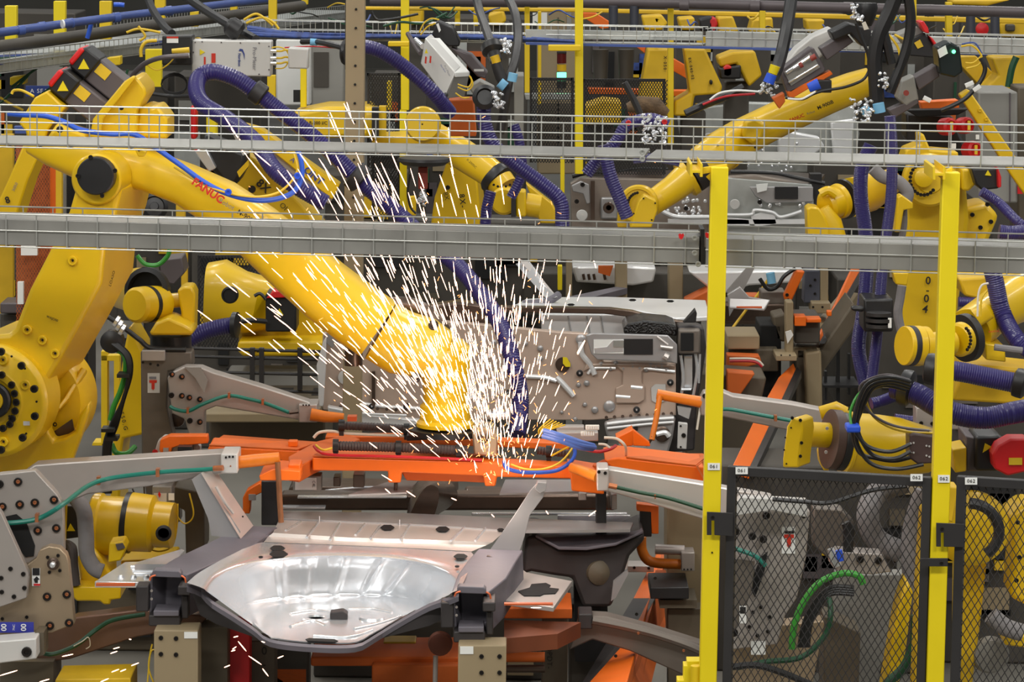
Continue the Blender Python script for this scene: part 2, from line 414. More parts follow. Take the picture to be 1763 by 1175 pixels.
# ================================================================ car underbody in front
car = TH('car_underbody', 'bare steel car rear underbody with round spare wheel well, nearest the camera', 'car body', (580, 1090, 10.9))
ZR, ZF = 0.87, 0.76
def crv(pts, n):
    P = [Vector((a[0], a[1], 0)) for a in pts]; Q = []; L = [0]
    D = []
    for i in range(len(P) - 1):
        a = P[max(i - 1, 0)]; b_ = P[i]; c = P[i + 1]; d = P[min(i + 2, len(P) - 1)]
        for k in range(12):
            t = k / 12
            D.append(0.5 * ((2 * b_) + (c - a) * t + (2 * a - 5 * b_ + 4 * c - d) * t * t + (3 * b_ - a - 3 * c + d) * t ** 3))
    D.append(P[-1])
    for a, b_ in zip(D, D[1:]): L.append(L[-1] + (b_ - a).length)
    j = 0
    for i in range(n):
        t = L[-1] * i / (n - 1)
        while j < len(D) - 2 and L[j + 1] < t: j += 1
        u = (t - L[j]) / max(1e-9, L[j + 1] - L[j]); q = D[j].lerp(D[j + 1], min(1, u)); Q.append((q.x, q.y))
    return Q
N = 72
outer = crv([(322, 1004), (345, 985), (400, 955), (455, 934), (560, 938), (700, 944), (790, 946), (815, 955), (806, 985), (792, 1016)], N)
rim = crv([(352, 1016), (372, 992), (420, 971), (490, 958), (580, 954), (680, 959), (745, 972), (780, 990), (788, 1008), (775, 1024)], N)
foot = crv([(430, 1073), (412, 1058), (424, 1042), (470, 1032), (540, 1027), (620, 1025), (680, 1027), (722, 1034), (735, 1040), (728, 1046)], N)
inner = crv([(466, 1098), (452, 1078), (458, 1062), (490, 1050), (550, 1044), (620, 1042), (660, 1044), (690, 1050), (704, 1056), (690, 1063)], N)
rows = [[G(x, y, 0.885) for x, y in outer], [G(x, y - 1.5, 0.882) for x, y in [(a[0] * .3 + b_[0] * .7, a[1] * .3 + b_[1] * .7) for a, b_ in zip(outer, rim)]]]
rows.append([G(x, y - 1, 0.878) for x, y in rim])
def mixr(a, b_, t, z, bulge=0):
    return [G(x0 + (x1 - x0) * t, y0 + (y1 - y0) * t, z) for (x0, y0), (x1, y1) in zip(a, b_)]
for t, z in ((0.04, 0.873), (0.1, 0.858), (0.35, 0.822), (0.6, 0.788), (0.86, 0.752), (0.95, 0.739), (1.0, 0.733)): rows.append(mixr(rim, foot, t, z))
for t, z in ((0.1, 0.7305), (0.35, 0.730), (0.5, 0.730), (0.6, 0.737), (1.0, 0.738)): rows.append(mixr(foot, inner, t, z))
# pressed creases in the wall
for ri in range(4, 9):
    for j in range(N):
        k = j / (N - 1); w = 0
        for c in (0.30, 0.40, 0.53, 0.66, 0.76): w += math.exp(-((k - c) / 0.008) ** 2)
        rows[ri][j] = rows[ri][j] + Vector((0, -0.012 * w, 0))
q = B().grid(rows)
q.o('spare_wheel_well', SV, car, ang=60)
fl = [G(x, y, 0.738) for x, y in inner]
edge = crv([(690, 1063), (668, 1076), (640, 1092), (612, 1106), (560, 1107), (510, 1104), (466, 1098)], 20)
q = B(); q.slab(fl + [G(x, y, 0.736) for x, y in edge[1:-1]], (0, 0, -0.004)); q.o('well_floor', SV, car)
q = B()   # pressed swirls and pads on the floor of the well
for pts in ([(500, 1080), (535, 1070), (560, 1078)], [(610, 1084), (650, 1075), (690, 1062)], [(500, 1058), (540, 1052), (570, 1056)], [(600, 1050), (640, 1050), (675, 1056)], [(540, 1096), (600, 1098), (640, 1086)]):
    q.tube([G(x, y, 0.738) for x, y in pts], 0.006, 8)
q.lathe(G(545, 1066, 0.738), (0, 0, 1), [(0.05, -0.004), (0.045, 0.006), (0.03, 0.006), (0.028, 0.0)], 24)
q.lathe(G(640, 1066, 0.738), (0, 0, 1), [(0.045, -0.004), (0.04, 0.007), (0.0, 0.007)], 24)
q.o('floor_pressings', SV, car, ang=50)
B().poly([(568, 1056), (590, 1053), (598, 1058), (598, 1076), (570, 1077), (568, 1070)], 10.92, 0.05).o('tow_bracket', RD, car, 0.003)
B().top([(526, 1101), (532, 1099), (576, 1101), (582, 1104), (574, 1106), (530, 1104)], 0.742, 0.003).o('slot', VO, car)
# dark rear edge profile under the sheet
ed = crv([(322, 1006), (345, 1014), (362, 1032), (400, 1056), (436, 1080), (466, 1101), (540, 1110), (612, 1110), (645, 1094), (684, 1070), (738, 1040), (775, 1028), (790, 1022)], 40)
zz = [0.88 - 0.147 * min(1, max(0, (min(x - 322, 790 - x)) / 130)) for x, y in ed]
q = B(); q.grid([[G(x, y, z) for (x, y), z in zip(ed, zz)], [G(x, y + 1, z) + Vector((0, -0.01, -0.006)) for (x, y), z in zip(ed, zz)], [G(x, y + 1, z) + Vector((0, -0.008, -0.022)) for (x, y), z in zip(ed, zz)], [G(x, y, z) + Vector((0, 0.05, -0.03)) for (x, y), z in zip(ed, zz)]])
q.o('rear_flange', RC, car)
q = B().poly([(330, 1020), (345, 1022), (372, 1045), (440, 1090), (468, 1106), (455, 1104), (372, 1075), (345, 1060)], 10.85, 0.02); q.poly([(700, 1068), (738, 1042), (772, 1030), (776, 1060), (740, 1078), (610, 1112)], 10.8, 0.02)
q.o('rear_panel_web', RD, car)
# box rails with open ends
def rbox(secs, t=0.008, deep=0.5):
    q = B(); Wd = [[Vector(p) for p in s_] for s_ in secs]
    R = []
    for s_ in Wd: R.append([q.b.verts.new(p) for p in s_])
    for a, b_ in zip(R, R[1:]):
        for i in range(4): q.b.faces.new((a[i], a[(i + 1) % 4], b_[(i + 1) % 4], b_[i]))
    q.b.faces.new(R[-1])
    c = sum(Wd[0], Vector()) / 4; inn = []
    for p in Wd[0]:
        d = p - c; inn.append(p - Vector((math.copysign(t, d.x), 0, math.copysign(t, d.z))))
    I = [q.b.verts.new(p) for p in inn]; K = [q.b.verts.new(p + (sum(Wd[1], Vector()) / 4 - c) * deep) for p in inn]
    for i in range(4):
        j = (i + 1) % 4; q.b.faces.new((R[0][i], R[0][j], I[j], I[i])); q.b.faces.new((I[i], I[j], K[j], K[i]))
    q.b.faces.new(K)
    return q
def sec(pts, Y): return [W(x, y, Y) for x, y in pts]
l = rbox([sec([(258, 988), (322, 990), (322, 1064), (256, 1062)], 10.95), sec([(300, 962), (376, 966), (378, 1034), (300, 1030)], 11.12), sec([(352, 938), (430, 942), (432, 1005), (352, 1000)], 11.35), sec([(420, 905), (478, 908), (480, 960), (424, 960)], 11.6)]).o('frame_rail', RC, car, 0.004)
r = rbox([sec([(778, 1018), (842, 1020), (842, 1092), (782, 1092)], 10.75), sec([(788, 990), (872, 996), (868, 1065), (790, 1062)], 10.95), sec([(806, 965), (888, 968), (890, 1030), (810, 1030)], 11.15), sec([(824, 945), (900, 948), (902, 1000), (828, 1000)], 11.3)]).o('frame_rail', RC, car, 0.004)
for par, x0, y0, Y in ((l, 262, 982, 10.9), (r, 787, 1010, 10.7)):
    B().poly([(x0, y0 + 3), (x0 + 4, y0), (x0 + 46, y0 + 2), (x0 + 50, y0 + 6), (x0 + 50, y0 + 14), (x0, y0 + 12)], Y, 0.05).o('end_cap_lip', RC, par, 0.003)
    q = B()
    q.rect(x0 - 6, y0 + 78, x0 + 48, y0 + 97, Y - 0.02, 0.1); q.rect(x0 - 28, y0 + 28, x0 - 6, y0 + 72, Y, 0.08); q.rect(x0 + 44, y0 + 28, x0 + 66, y0 + 44, Y - 0.04, 0.14); q.rect(x0 + 50, y0 + 44, x0 + 62, y0 + 84, Y, 0.06)
    q.o('end_bracket', RD, par, 0.004)
    q = B(); q.rect(x0 + 2, y0 + 70, x0 + 46, y0 + 80, Y - 0.03, 0.1); q.o('sill_plate', RC, par, 0.003)
    q = B(); q.tube([W(x0 - 4, y0 + 18, Y - .01), W(x0 - 2, y0 + 12, Y - .01), W(x0 + 6, y0 + 9, Y - .01)], 0.003); q.tube([W(x0 + 50, y0 + 10, Y - .01), W(x0 + 56, y0 + 14, Y - .01), W(x0 + 58, y0 + 22, Y - .01)], 0.003)
    q.o('bare_copper_edge', COP, par)
    bolts(par, [(x0 - 1, y0 + 50), (x0 - 1, y0 + 36)], Y - 0.002, 2.4, AL)
# uprights
q = B()
q.poly([(330, 826), (347, 814), (414, 916), (411, 928), (364, 923), (358, 893)], 11.45, 0.004)
q.o('upright_bracket', SG, car)  # greyer sheet paints the shaded side of the fold
q = B(); q.slab([W(346, 815, 11.44), W(366, 804, 11.52), W(435, 906, 11.52), (W(414, 928, 11.44))], (0.002, 0.004, 0)); q.tube([W(372, 838, 11.44), W(388, 866, 11.44), W(402, 884, 11.45)], 0.006); q.o('bracket_flange', ST, car)  # brighter sheet paints the lit side of the same fold
bolts(car, [(402, 900), (418, 890)], 11.46, 1.6)
q = B().poly([(842, 950), (886, 887), (913, 845), (926, 831), (941, 832), (935, 857), (912, 888), (903, 925), (892, 958), (884, 953)], 11.3, 0.006)
q.poly([(926, 831), (941, 832), (940, 845), (930, 850), (921, 842)], 11.27, 0.05); q.o('upright_bracket', SG, car, 0.001)
B().slab([W(842, 950, 11.3), W(884, 953, 11.3), W(892, 960, 11.3), W(890, 966, 11.2), W(838, 958, 11.2)], (0, 0, -0.006)).o('bracket_foot', SD, car)
# side plates
q = B().top([(163, 1002), (215, 968), (300, 966), (330, 972), (262, 1003)], 0.80, 0.02); q.o('side_plate', SV, car, 0.002)
q = B()
for k in range(3):
    q.tube([G(225 + k * 3, 976 + k * 6, 0.803), G(292 - k * 6, 976 + k * 6, 0.803)], 0.004, 8)
for k in range(3): q.lathe(G(208 + k * 22, 995, 0.80), (0, 0, 1), [(0.012, 0), (0.008, 0.008), (0.001, 0.009)], 12)
q.o('plate_pressings', SV, car)
B().top([(232, 972), (238, 968), (312, 946), (318, 948), (296, 972)], 0.86, 0.02).o('side_flange', SV, car)
B().rect(165, 1006, 232, 1010, 11.0, 0.02).o('copper_strip', COP, car)
q = B().top([(866, 1034), (880, 985), (890, 974), (907, 986), (985, 1001), (953, 1046)], 0.80, 0.016); q.o('side_plate', ST, car, 0.002)
B().top([(892, 1018), (912, 1012), (915, 1006), (940, 1004), (948, 1008), (944, 1012), (962, 1014), (956, 1022), (936, 1023), (930, 1026), (902, 1026)], 0.8035, 0.003).o('plate_hole', VO, car)
B().rect(868, 1040, 952, 1043, 10.74, 0.02).o('copper_strip', COP, car)
# ribbed deck ahead of the well
q = B(); q.grid([[G(480, 896, .90), G(600, 900, .90), G(740, 903, .90), G(872, 912, .90)], [G(470, 918, .90), G(600, 926, .90), G(740, 930, .90), G(848, 934, .90)], [G(462, 924, .888), G(600, 933, .888), G(740, 937, .888), G(838, 939, .888)], [G(454, 934, .886), G(560, 938, .886), G(700, 944, .886), G(812, 950, .886)]])
q.o('rear_deck', ST, car)
q = B()
for x0, y0, x1, y1 in ((518, 899, 492, 914), (548, 900, 528, 926), (585, 902, 568, 930), (628, 903, 612, 922), (655, 905, 638, 928), (705, 904, 690, 930), (800, 908, 776, 932), (836, 910, 818, 932)):
    q.tube([G(x0, y0, .902), G(x1, y1, .902)], 0.0045, 8)
q.o('pressed_ribs', SV, car)
for x, y, w in ((667, 908, 12), (762, 911, 12), (862, 912, 6), (478, 944, 13), (480, 954, 16), (793, 958, 12), (449, 959, 4), (787, 975, 4)):
    B().top([(x - w, y), (x - w * .5, y - 4 * w / 12), (x + w * .5, y - 4 * w / 12), (x + w, y), (x + w * .5, y + 4 * w / 12), (x - w * .5, y + 4 * w / 12)], 0.906 if y < 930 else 0.893, 0.003).o('hole', VO, car)
B().cyl(G(550, 899, .90), G(550, 899, .90) + Vector((0, 0, 0.02)), 0.002).o('stud', SV, car); B().cyl(G(688, 905, .90), G(688, 905, .90) + Vector((0, 0, 0.02)), 0.002).o('stud', SV, car)
# front part of the floor under the orange frame
q = B(); q.rect(483, 852, 1050, 880, 12.5, 0.1); q.poly([(500, 838), (760, 842), (770, 860), (490, 862)], 12.7, 0.2); q.poly([(800, 845), (1050, 850), (1060, 880), (800, 876)], 12.6, 0.1); q.o('cross_member', SD, car, 0.01)
q = B(); q.limb([(750, 838, 12.9, 40, 30), (745, 862, 12.4, 46, 26), (725, 892, 12.0, 62, 20)], 24, 2.5); q.o('tunnel', SD, car)
q = B()
q.top([(470, 892), (480, 880), (700, 884), (870, 892), (1090, 900), (1085, 912), (880, 914), (740, 904)], 0.905, 0.01)
q.top([(600, 852), (680, 826), (720, 828), (700, 848)], 1.0, 0.006); q.top([(860, 850), (870, 826), (985, 826), (1000, 846)], 1.0, 0.006)
q.o('floor_sheet', SG, car)
q = B(); q.rect(512, 856, 700, 859, 12.45, .04); q.rect(484, 874, 560, 878, 12.4, .05); q.rect(812, 884, 1080, 888, 12.1, .02); q.tube([W(560, 846, 12.6), W(640, 840, 12.6), W(700, 850, 12.6)], .006); q.rect(960, 888, 1085, 902, 12.05, .02); q.o('seam_strip', SV, car, .002)
# wheelhouse
q = B().poly([(898, 990), (905, 926), (922, 922), (962, 945), (1010, 946), (1060, 938), (1108, 916), (1110, 930), (1084, 958), (1070, 1000), (1052, 1046), (1004, 1046), (985, 996), (955, 992), (915, 985)], 11.7, 0.35); q.o('wheelhouse', RD, car, 0.012)
q = B().slab([W(922, 921, 11.68), W(962, 943, 11.66), W(1010, 944, 11.66), W(1060, 936, 11.66), W(1108, 914, 11.7), W(1100, 898, 12.0), W(1000, 905, 12.0), W(930, 914, 11.9)], (0, 0, -.01)); q.o('wheelhouse_top', RC, car, 0.003)
q = B().poly([(1056, 1002), (1080, 982), (1082, 988), (1060, 1030), (1052, 1036)], 11.6, 0.02); q.o('sill_flange', SG, car)
q = B().L(1030, 985, 11.72, (0.3, -1, 0), [(24, 0), (22, 12), (12, 18), (1, 20)]); q.o('strut_boss', BD, car)
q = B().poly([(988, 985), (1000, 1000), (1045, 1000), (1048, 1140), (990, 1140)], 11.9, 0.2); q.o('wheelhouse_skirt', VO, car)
# ================================================================ assembly fixture below
def stand(x0, y0, x1, Y, label, bl, tg, m=BG):
    t = TH('fixture_post', label, 'post', ((x0 + x1) / 2, y0, Y), 'beige fixture posts'); t.location.z = 0
    a = W(x0, y0, Y); b_ = W(x1, y0, Y)
    B().slab([Vector((a.x, Y, a.z)), Vector((b_.x, Y, b_.z)), Vector((b_.x, Y, 0)), Vector((a.x, Y, 0))], (0, .12, 0)).o('column', m, t, .004)
    B().box(((a.x + b_.x) / 2, Y + .06, 0.01), .2, .2, .02).o('foot', m, t)
    bolts(t, bl, Y - .003, 4)
    if tg: B().rect(*tg, Y - .003, .003).o('paper_label', WH, t)
    return t
stand(265, 1086, 341, 10.8, 'beige bolted fixture post under the left rail end', [(277, 1099), (303, 1100), (277, 1127), (303, 1128)], (317, 1089, 340, 1100))
stand(789, 1112, 872, 10.6, 'beige bolted fixture post under the right rail end', [(829, 1131), (860, 1131), (829, 1159), (860, 1159)], (792, 1114, 815, 1127))
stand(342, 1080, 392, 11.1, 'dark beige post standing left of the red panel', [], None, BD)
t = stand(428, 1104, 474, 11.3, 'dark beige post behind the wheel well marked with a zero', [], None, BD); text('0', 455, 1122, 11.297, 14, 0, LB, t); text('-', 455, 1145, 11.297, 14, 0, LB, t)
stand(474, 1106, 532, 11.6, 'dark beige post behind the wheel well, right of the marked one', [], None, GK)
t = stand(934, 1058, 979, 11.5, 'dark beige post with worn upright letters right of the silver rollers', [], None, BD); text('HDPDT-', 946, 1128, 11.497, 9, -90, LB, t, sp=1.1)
q = B(); a = W(390, 1072, 11.2); b_ = W(430, 1072, 11.2)
solo(B().slab([a, b_, Vector((b_.x, 11.2, 0)), Vector((a.x, 11.2, 0))], (0, .1, 0)), 'steel_screen', RE, 'narrow red steel panel under the left edge of the wheel well', 'panel', bev=.004)
t = TH('assembly_fixture', 'long dark steel fixture base carrying the underbody', 'machine base', (600, 1150, 11.6)); t.location.z = 0
B().box(W(560, 1165, 11.9) * Vector((1, 1, 0)) + Vector((0, 0, .22)), 1.3, .5, .44).o('base_beam', GK, t, .01) if False else None
q = B(); q.rect(535, 1132, 800, 1148, 11.3, .3); q.rect(640, 1146, 800, 1250, 11.25, .1); q.rect(380, 1150, 530, 1250, 11.6, .1); q.o('lower_beam', OD, t, .006)
q = B(); q.rect(600, 1068, 780, 1134, 11.9, .3); q.rect(980, 1040, 1040, 1240, 12.0, .3); q.o('base_beam', GK, t, .01)
q = B().rect(868, 1048, 985, 1066, 11.4, .25); q.o('orange_deck', OD, t, .004)
q = B().slab([W(868, 1068, 11.0), W(1000, 1072, 11.0), W(960, 1092, 10.8), W(868, 1100, 10.8)], (0, 0, -.05)); q.o('brown_deck', mat('rusty_deck', (120, 62, 34), .55, .2, .3, 6), t)
for y, m, h in ((1104, SG, 6), (1132, OD, 9), (1152, SD, 7)):
    B().cyl(W(862, y, 11.3), W(938, y, 11.3), h * s(11.3)).o('roller', m, t)
B().L(758, 1108, 11.0, (0, -1, 0), [(22, 0), (20, 14), (8, 18), (1, 18)], 20).o('locating_boss', mat('rust_brown', (112, 60, 42), .6, .2, .3, 9), t)
B().cyl(W(750, 1130, 11.0), W(748, 1230, 11.0), .008).o('air_line', AL, t)
q = B(); q.rect(660, 1106, 716, 1124, 11.5, .1); q.o('brass_block', mat('brass_block', (190, 160, 60), .35, .7, .3, 9), t, .004)
solo(B().poly([(95, 1171), (225, 1168), (225, 1230), (95, 1230)], 10.9, .2), 'floor_kerb', Y3, 'yellow kerb strip in the bottom left corner', 'kerb', bev=.004)
# orange guide rail on the right running away
t = TH('guide_rail', 'orange slotted guide rail running away beside the underbody, lower right', 'rail', (1100, 1100, 11.2)); t.location.z = 0
def rail3(pts0, pts1, q, th): q.slab([W(*p) for p in pts0] + [W(*p) for p in pts1], th)
q = B(); q.slab([W(1133, 948, 13.2), W(1140, 958, 13.2), W(1080, 1175, 10.8), W(1003, 1190, 10.8), W(1075, 1060, 12.1)], (0, 0, -.06)); q.o('rail_top', OR, t, .004)
q = B(); q.slab([W(1090, 1040, 12.28), W(1128, 1040, 12.28), W(1022, 1220, 10.68), W(985, 1215, 10.68)], (0, 0, .02)); q.o('black_strip', BK, t)
q = B(); q.slab([W(1140, 952, 13.1), W(1146, 1040, 13.1), W(1095, 1240, 10.9), W(1070, 1190, 10.9)], (.02, 0, 0)); q.o('rail_side', OD, t)
bolts(t, [(1128, 996), (1096, 1058), (1060, 1130)], 10.7, 3)
# ================================================================ orange gripper frame
og = TH('gripper_frame', 'orange welded gripper frame spanning above the underbody', 'frame', (760, 810, 11.9))
q = B()
q.poly([(538, 788), (830, 796), (1030, 806), (1030, 826), (856, 822), (853, 838), (835, 838), (832, 820), (692, 814), (690, 832), (668, 832), (668, 812), (538, 811)], 11.7, 0.1); q.o('front_beam', OR, og, .005)
B().poly([(690, 812), (832, 818), (836, 832), (800, 830), (700, 828)], 11.8, .06).o('beam_web', OR, og, .003)
B().slab([W(538, 787, 11.7), W(830, 795, 11.7), W(832, 784, 11.9), W(560, 774, 11.95)], (0, 0, .004)).o('beam_top', OD, og)
B().poly([(560, 752), (700, 752), (980, 764), (980, 776), (700, 764), (560, 764)], 12.25, .08).o('rear_beam', OR, og, .004)
q = B(); q.slab([W(497, 801, 11.6), W(516, 804, 11.6), W(540, 790, 11.75), W(620, 756, 12.2), W(600, 748, 12.3), W(545, 760, 12.1), W(497, 786, 11.75)], (0, 0, -.055)); q.o('corner_brace', OD, og, .004)
B().rect(496, 800, 517, 828, 11.55, .1).o('brace_end', OR, og, .004)
B().poly([(446, 820), (470, 808), (517, 812), (517, 828), (448, 828)], 11.5, .18).o('mount_foot', OR, og, .003)
q = B(); q.poly([(352, 792), (360, 768), (400, 770), (512, 776), (532, 790), (500, 802), (440, 800)], 11.95, .18); q.o('side_arm', OR, og, .006)
B().slab([W(360, 768, 11.95), W(512, 776, 11.95), W(548, 763, 12.15), W(480, 758, 12.3), W(385, 751, 12.4)], (0, 0, .004)).o('arm_top', OD, og)
B().poly([(496, 760), (512, 760), (512, 770), (496, 770)], 12.0, .04).o('lug', OR, og, .003)
# right half
q = B(); q.poly([(1040, 792), (1065, 788), (1180, 801), (1212, 804), (1214, 836), (1175, 828), (1060, 812)], 11.6, .25); q.o('side_arm', OR, og, .006)
q = B(); q.slab([W(1078, 789, 11.6), W(1178, 801, 11.6), W(1198, 803, 11.6), W(1216, 788, 11.8), W(1210, 783, 11.95), W(1100, 783, 11.95)], (0, 0, .004)); q.o('arm_top', OD, og)
q = B(); q.slab([W(1198, 803, 11.58), W(1217, 788, 11.8), W(1218, 815, 11.8), W(1216, 836, 11.58)], (.005, .01, 0)); q.o('arm_end_cap', OD, og)
q = B(); q.slab([W(1020, 800, 11.65), W(1042, 806, 11.65), W(1080, 790, 11.8), W(1070, 780, 11.95), W(1050, 785, 11.9)], (0, 0, -.05)); q.o('corner_brace', OD, og, .004)
q = B(); q.poly([(1060, 755), (1090, 740), (1090, 768), (1072, 770)], 12.0, .1); q.poly([(1090, 740), (1118, 762), (1120, 769), (1090, 768)], 11.95, .03); q.o('gusset', OR, og, .003)
q = B(); q.rect(1066, 772, 1115, 784, 12.1, .1); q.o('grey_clamp_base', AD, og, .003)
B().poly([(976, 800), (1024, 808), (1040, 832), (1040, 852), (984, 846), (982, 820)], 11.62, .12).o('corner_block', OR, og, .005)
B().limb([(985, 805, 11.55, 9, 9), (1030, 822, 11.45, 10, 10)], 18, 2.2).o('pivot_tube', OP, og)
bolts(og, [(484, 795)], 11.95, 3)
# clamps and blocks hanging under the frame
def hang(x0, y0, x1, y1, Y, m, nm, T_=.08, bev=.003): return B().rect(x0, y0, x1, y1, Y, T_).o(nm, m, og, bev)
hang(450, 829, 480, 905, 11.75, BK, 'black_leg'); hang(1026, 848, 1044, 930, 11.75, BK, 'black_leg'); hang(1102, 880, 1122, 925, 11.9, BK, 'black_leg')
c = hang(504, 820, 553, 847, 11.85, GC, 'clamp_unit'); B().rect(508, 823, 545, 844, 11.845, .003).o('clamp_plate', GB, c); text('C4L', 540, 834, 11.842, 5, -90, LB, c)
hang(608, 818, 627, 840, 11.9, SD, 'clamp_unit'); hang(574, 822, 586, 838, 12.0, SD, 'stop_pin'); hang(678, 832, 684, 846, 11.8, SD, 'stop_pin')
hang(1052, 852, 1062, 878, 11.8, AL, 'clamp_plate'); hang(996, 850, 1010, 862, 11.8, AL, 'clamp_plate')
B().poly([(425, 845), (447, 832), (452, 838), (452, 848), (432, 858), (430, 885), (418, 885), (418, 858)], 11.85, .06).o('hanging_bracket', OR, og, .003)
B().poly([(1096, 868), (1134, 872), (1134, 920), (1122, 920), (1120, 884), (1096, 880)], 11.9, .05).o('hanging_bracket', OR, og, .003)
B().rect(428, 852, 440, 862, 11.84, .02).o('clamp_plate', AL, og)
# corrugated sleeves
def sleeve(pts, r, rings):
    o = B().T(pts, r, 12, 5.2, amp=.14).o('corrugated_sleeve', mat('sleeve_brown', (66, 54, 52), .5, 0, .15, 9) if 'sleeve_brown' not in MATS else MATS['sleeve_brown'], og)
    for x, y, Y in rings:
        p = W(x, y, Y); k = s(Y); q = B().lathe(p + Vector((-5 * k, 0, 0)), (1, 0, 0), [(r * 1.35 * k, 0), (r * 1.35 * k, 10 * k)], 16); q.box(p + Vector((0, 0, -1.7 * r * k)), 8 * k, 10 * k, r * k); q.o('sleeve_clamp', BK, o)
sleeve([(576, 768, 11.72), (690, 771, 11.72), (806, 777, 11.72)], 9, [(578, 768, 11.72), (686, 771, 11.72), (790, 777, 11.72)])
sleeve([(588, 733, 12.1), (680, 738, 12.1), (760, 745, 12.1)], 8, [(588, 733, 12.1), (700, 740, 12.1)])
sleeve([(925, 776, 11.8), (980, 782, 11.8)], 8, [(945, 778, 11.8)])
for nm, pts, r, mm in (('red_hose', [(541, 769, 11.78), (550, 778, 11.7), (575, 784, 11.68), (690, 787, 11.68), (830, 793, 11.68)], 2.8, RR),
    ('white_hose', [(540, 754, 12.1), (550, 745, 12.1), (572, 743, 12.1), (600, 747, 12.1), (700, 751, 12.1), (760, 755, 12.1)], 2.6, WC),
    ('yellow_cable', [(544, 767, 11.75), (556, 775, 11.7), (572, 772, 11.7)], 2, YC),
    ('white_hose', [(1040, 754, 11.6), (1062, 756, 11.6), (1076, 768, 11.6), (1078, 784, 11.65)], 2.4, WC),
    ('white_hose', [(1030, 765, 11.6), (1042, 766, 11.6), (1050, 772, 11.6)], 2.2, WC),
    ('red_hose', [(1006, 774, 11.65), (1030, 778, 11.6), (1050, 774, 11.6), (1060, 768, 11.65)], 3, RR),
    ('blue_cable', [(868, 795, 11.6), (872, 806, 11.55), (895, 813, 11.55), (930, 814, 11.55), (960, 810, 11.55), (982, 796, 11.55), (990, 780, 11.58), (985, 765, 11.6)], 3.4, BL),
    ('yellow_cable', [(880, 800, 11.54), (905, 808, 11.52), (935, 808, 11.52), (962, 798, 11.52), (980, 780, 11.55), (984, 768, 11.6), (950, 785, 11.7)], 1.8, YC)):
    B().T(pts, r).o(nm, mm, og)
for k in range(6):
    B().T([(930 + k * 2, 752 - k, 11.6), (928 + k * 4, 740, 11.58), (948 + k * 5, 722 + k * 2, 11.6)], 1.3, 6).o('yellow_cable', YC, og)
for k, (dx, dy) in enumerate(((0, 0), (2, 5), (-2, 9))):
    B().T([(936 + dx, 742 + dy, 11.5), (965 + dx, 750 + dy, 11.48), (1000 + dx, 762 + dy, 11.5), (1022 + dx, 768 + dy * .6, 11.55)], 4.6, 10).o('blue_cable', mat('washed_blue_cable', (92, 124, 205), .4, 0, .2, 9) if 'washed_blue_cable' not in MATS else MATS['washed_blue_cable'], og)
for x0, y0 in ((1008, 734), (1000, 745)):
    q = B().rect(x0, y0, x0 + 24, y0 + 7, 11.6, .03).o('terminal_block', WC, og, .002)
    b = B()
    for k in range(6): b.rect(x0 + 1 + k * 4, y0 - 1, x0 + 3 + k * 4, y0 + 5, 11.597, .004)
    b.o('terminal_row', WH, q)
q = B().rect(960, 745, 1030, 760, 11.7, .06); q.rect(958, 735, 1006, 744, 11.75, .05); q.o('manifold', AL, og, .003)
q = B().poly([(812, 742), (820, 734), (848, 736), (858, 748), (856, 788), (816, 784)], 11.75, .12).o('tool_changer', AG, og, .006)
B().L(832, 755, 11.74, (0, -1, 0), [(10, -6), (10, 1), (7, 2), (6.5, -3), (.1, -3)], 24).o('bore', SD, q)
B().rect(842, 712, 872, 719, 11.7, .04).o('bright_plate', SV, og, .002)
q = B().poly([(750, 736), (830, 740), (830, 752), (700, 760), (700, 750)], 12.0, .2); q.o('changer_base', BK, og, .004)
# ================================================================ weld tooling, lower left
tl = TH('weld_tool_stand', 'large bolted aluminium weld tool plates at the left edge', 'tool stand', (60, 1160, 10.8)); tl.location.z = 0
q = B().poly([(-40, 825), (0, 817), (60, 811), (96, 850), (108, 870), (110, 950), (100, 975), (60, 980), (-40, 980)], 10.9, .05); o1 = q.o('upper_plate', AL, tl, .003)
bolts(tl, [(31, 830), (-1, 834), (93, 861), (60, 866), (34, 869), (4, 873), (65, 914), (97, 910)], 10.897, 7.5)
for x, y in ((31, 830), (93, 861), (60, 866), (34, 869), (4, 873), (65, 914), (97, 910)): bolt(tl, x, y, 10.89, 3.6, BRC, 'bolt_head')
q = B().poly([(10, 890), (28, 886), (45, 900), (60, 940), (58, 958), (44, 960), (10, 920)], 10.895, .004); q.o('cut_out', VO, tl)
q = B().poly([(-40, 985), (46, 974), (62, 962), (68, 948), (84, 941), (102, 944), (114, 956), (118, 970), (124, 1030), (128, 1075), (90, 1090), (-40, 1096)], 10.8, .05); q.o('lower_plate', AG, tl, .003)  # warm tone paints a gold reflection into this plate
bolts(tl, [(81, 1028), (115, 1024), (86, 1078), (119, 1073)], 10.797, 7.5)
for x, y in ((81, 1028), (115, 1024), (86, 1078), (119, 1073)): bolt(tl, x, y, 10.79, 3.4, BRC, 'bolt_head')
bolts(tl, [(82, 960), (100, 957), (85, 986), (103, 983), (46, 1063), (4, 1066)], 10.797, 3)
n_ = B().L(92, 971, 10.79, (0, -1, 0), [(11, 0), (11, 4), (8, 5), (8, 12), (4, 13), (4, 18), (.1, 18)], 16).o('locking_nut', SD, tl); B().L(92, 971, 10.77, (0, -1, 0), [(5, 4), (5, 14), (2, 16), (.1, 16)], 10).o('stud_end', SV, n_)
q = B().poly([(-40, 840), (-10, 868), (2, 884), (49, 988), (46, 1030), (0, 1046), (-40, 1048)], 10.74, .04); q.o('front_plate', AL, tl, .003)
bolts(tl, [(18, 980), (40, 989), (2, 996), (42, 1013), (3, 1020), (24, 1028)], 10.737, 4)
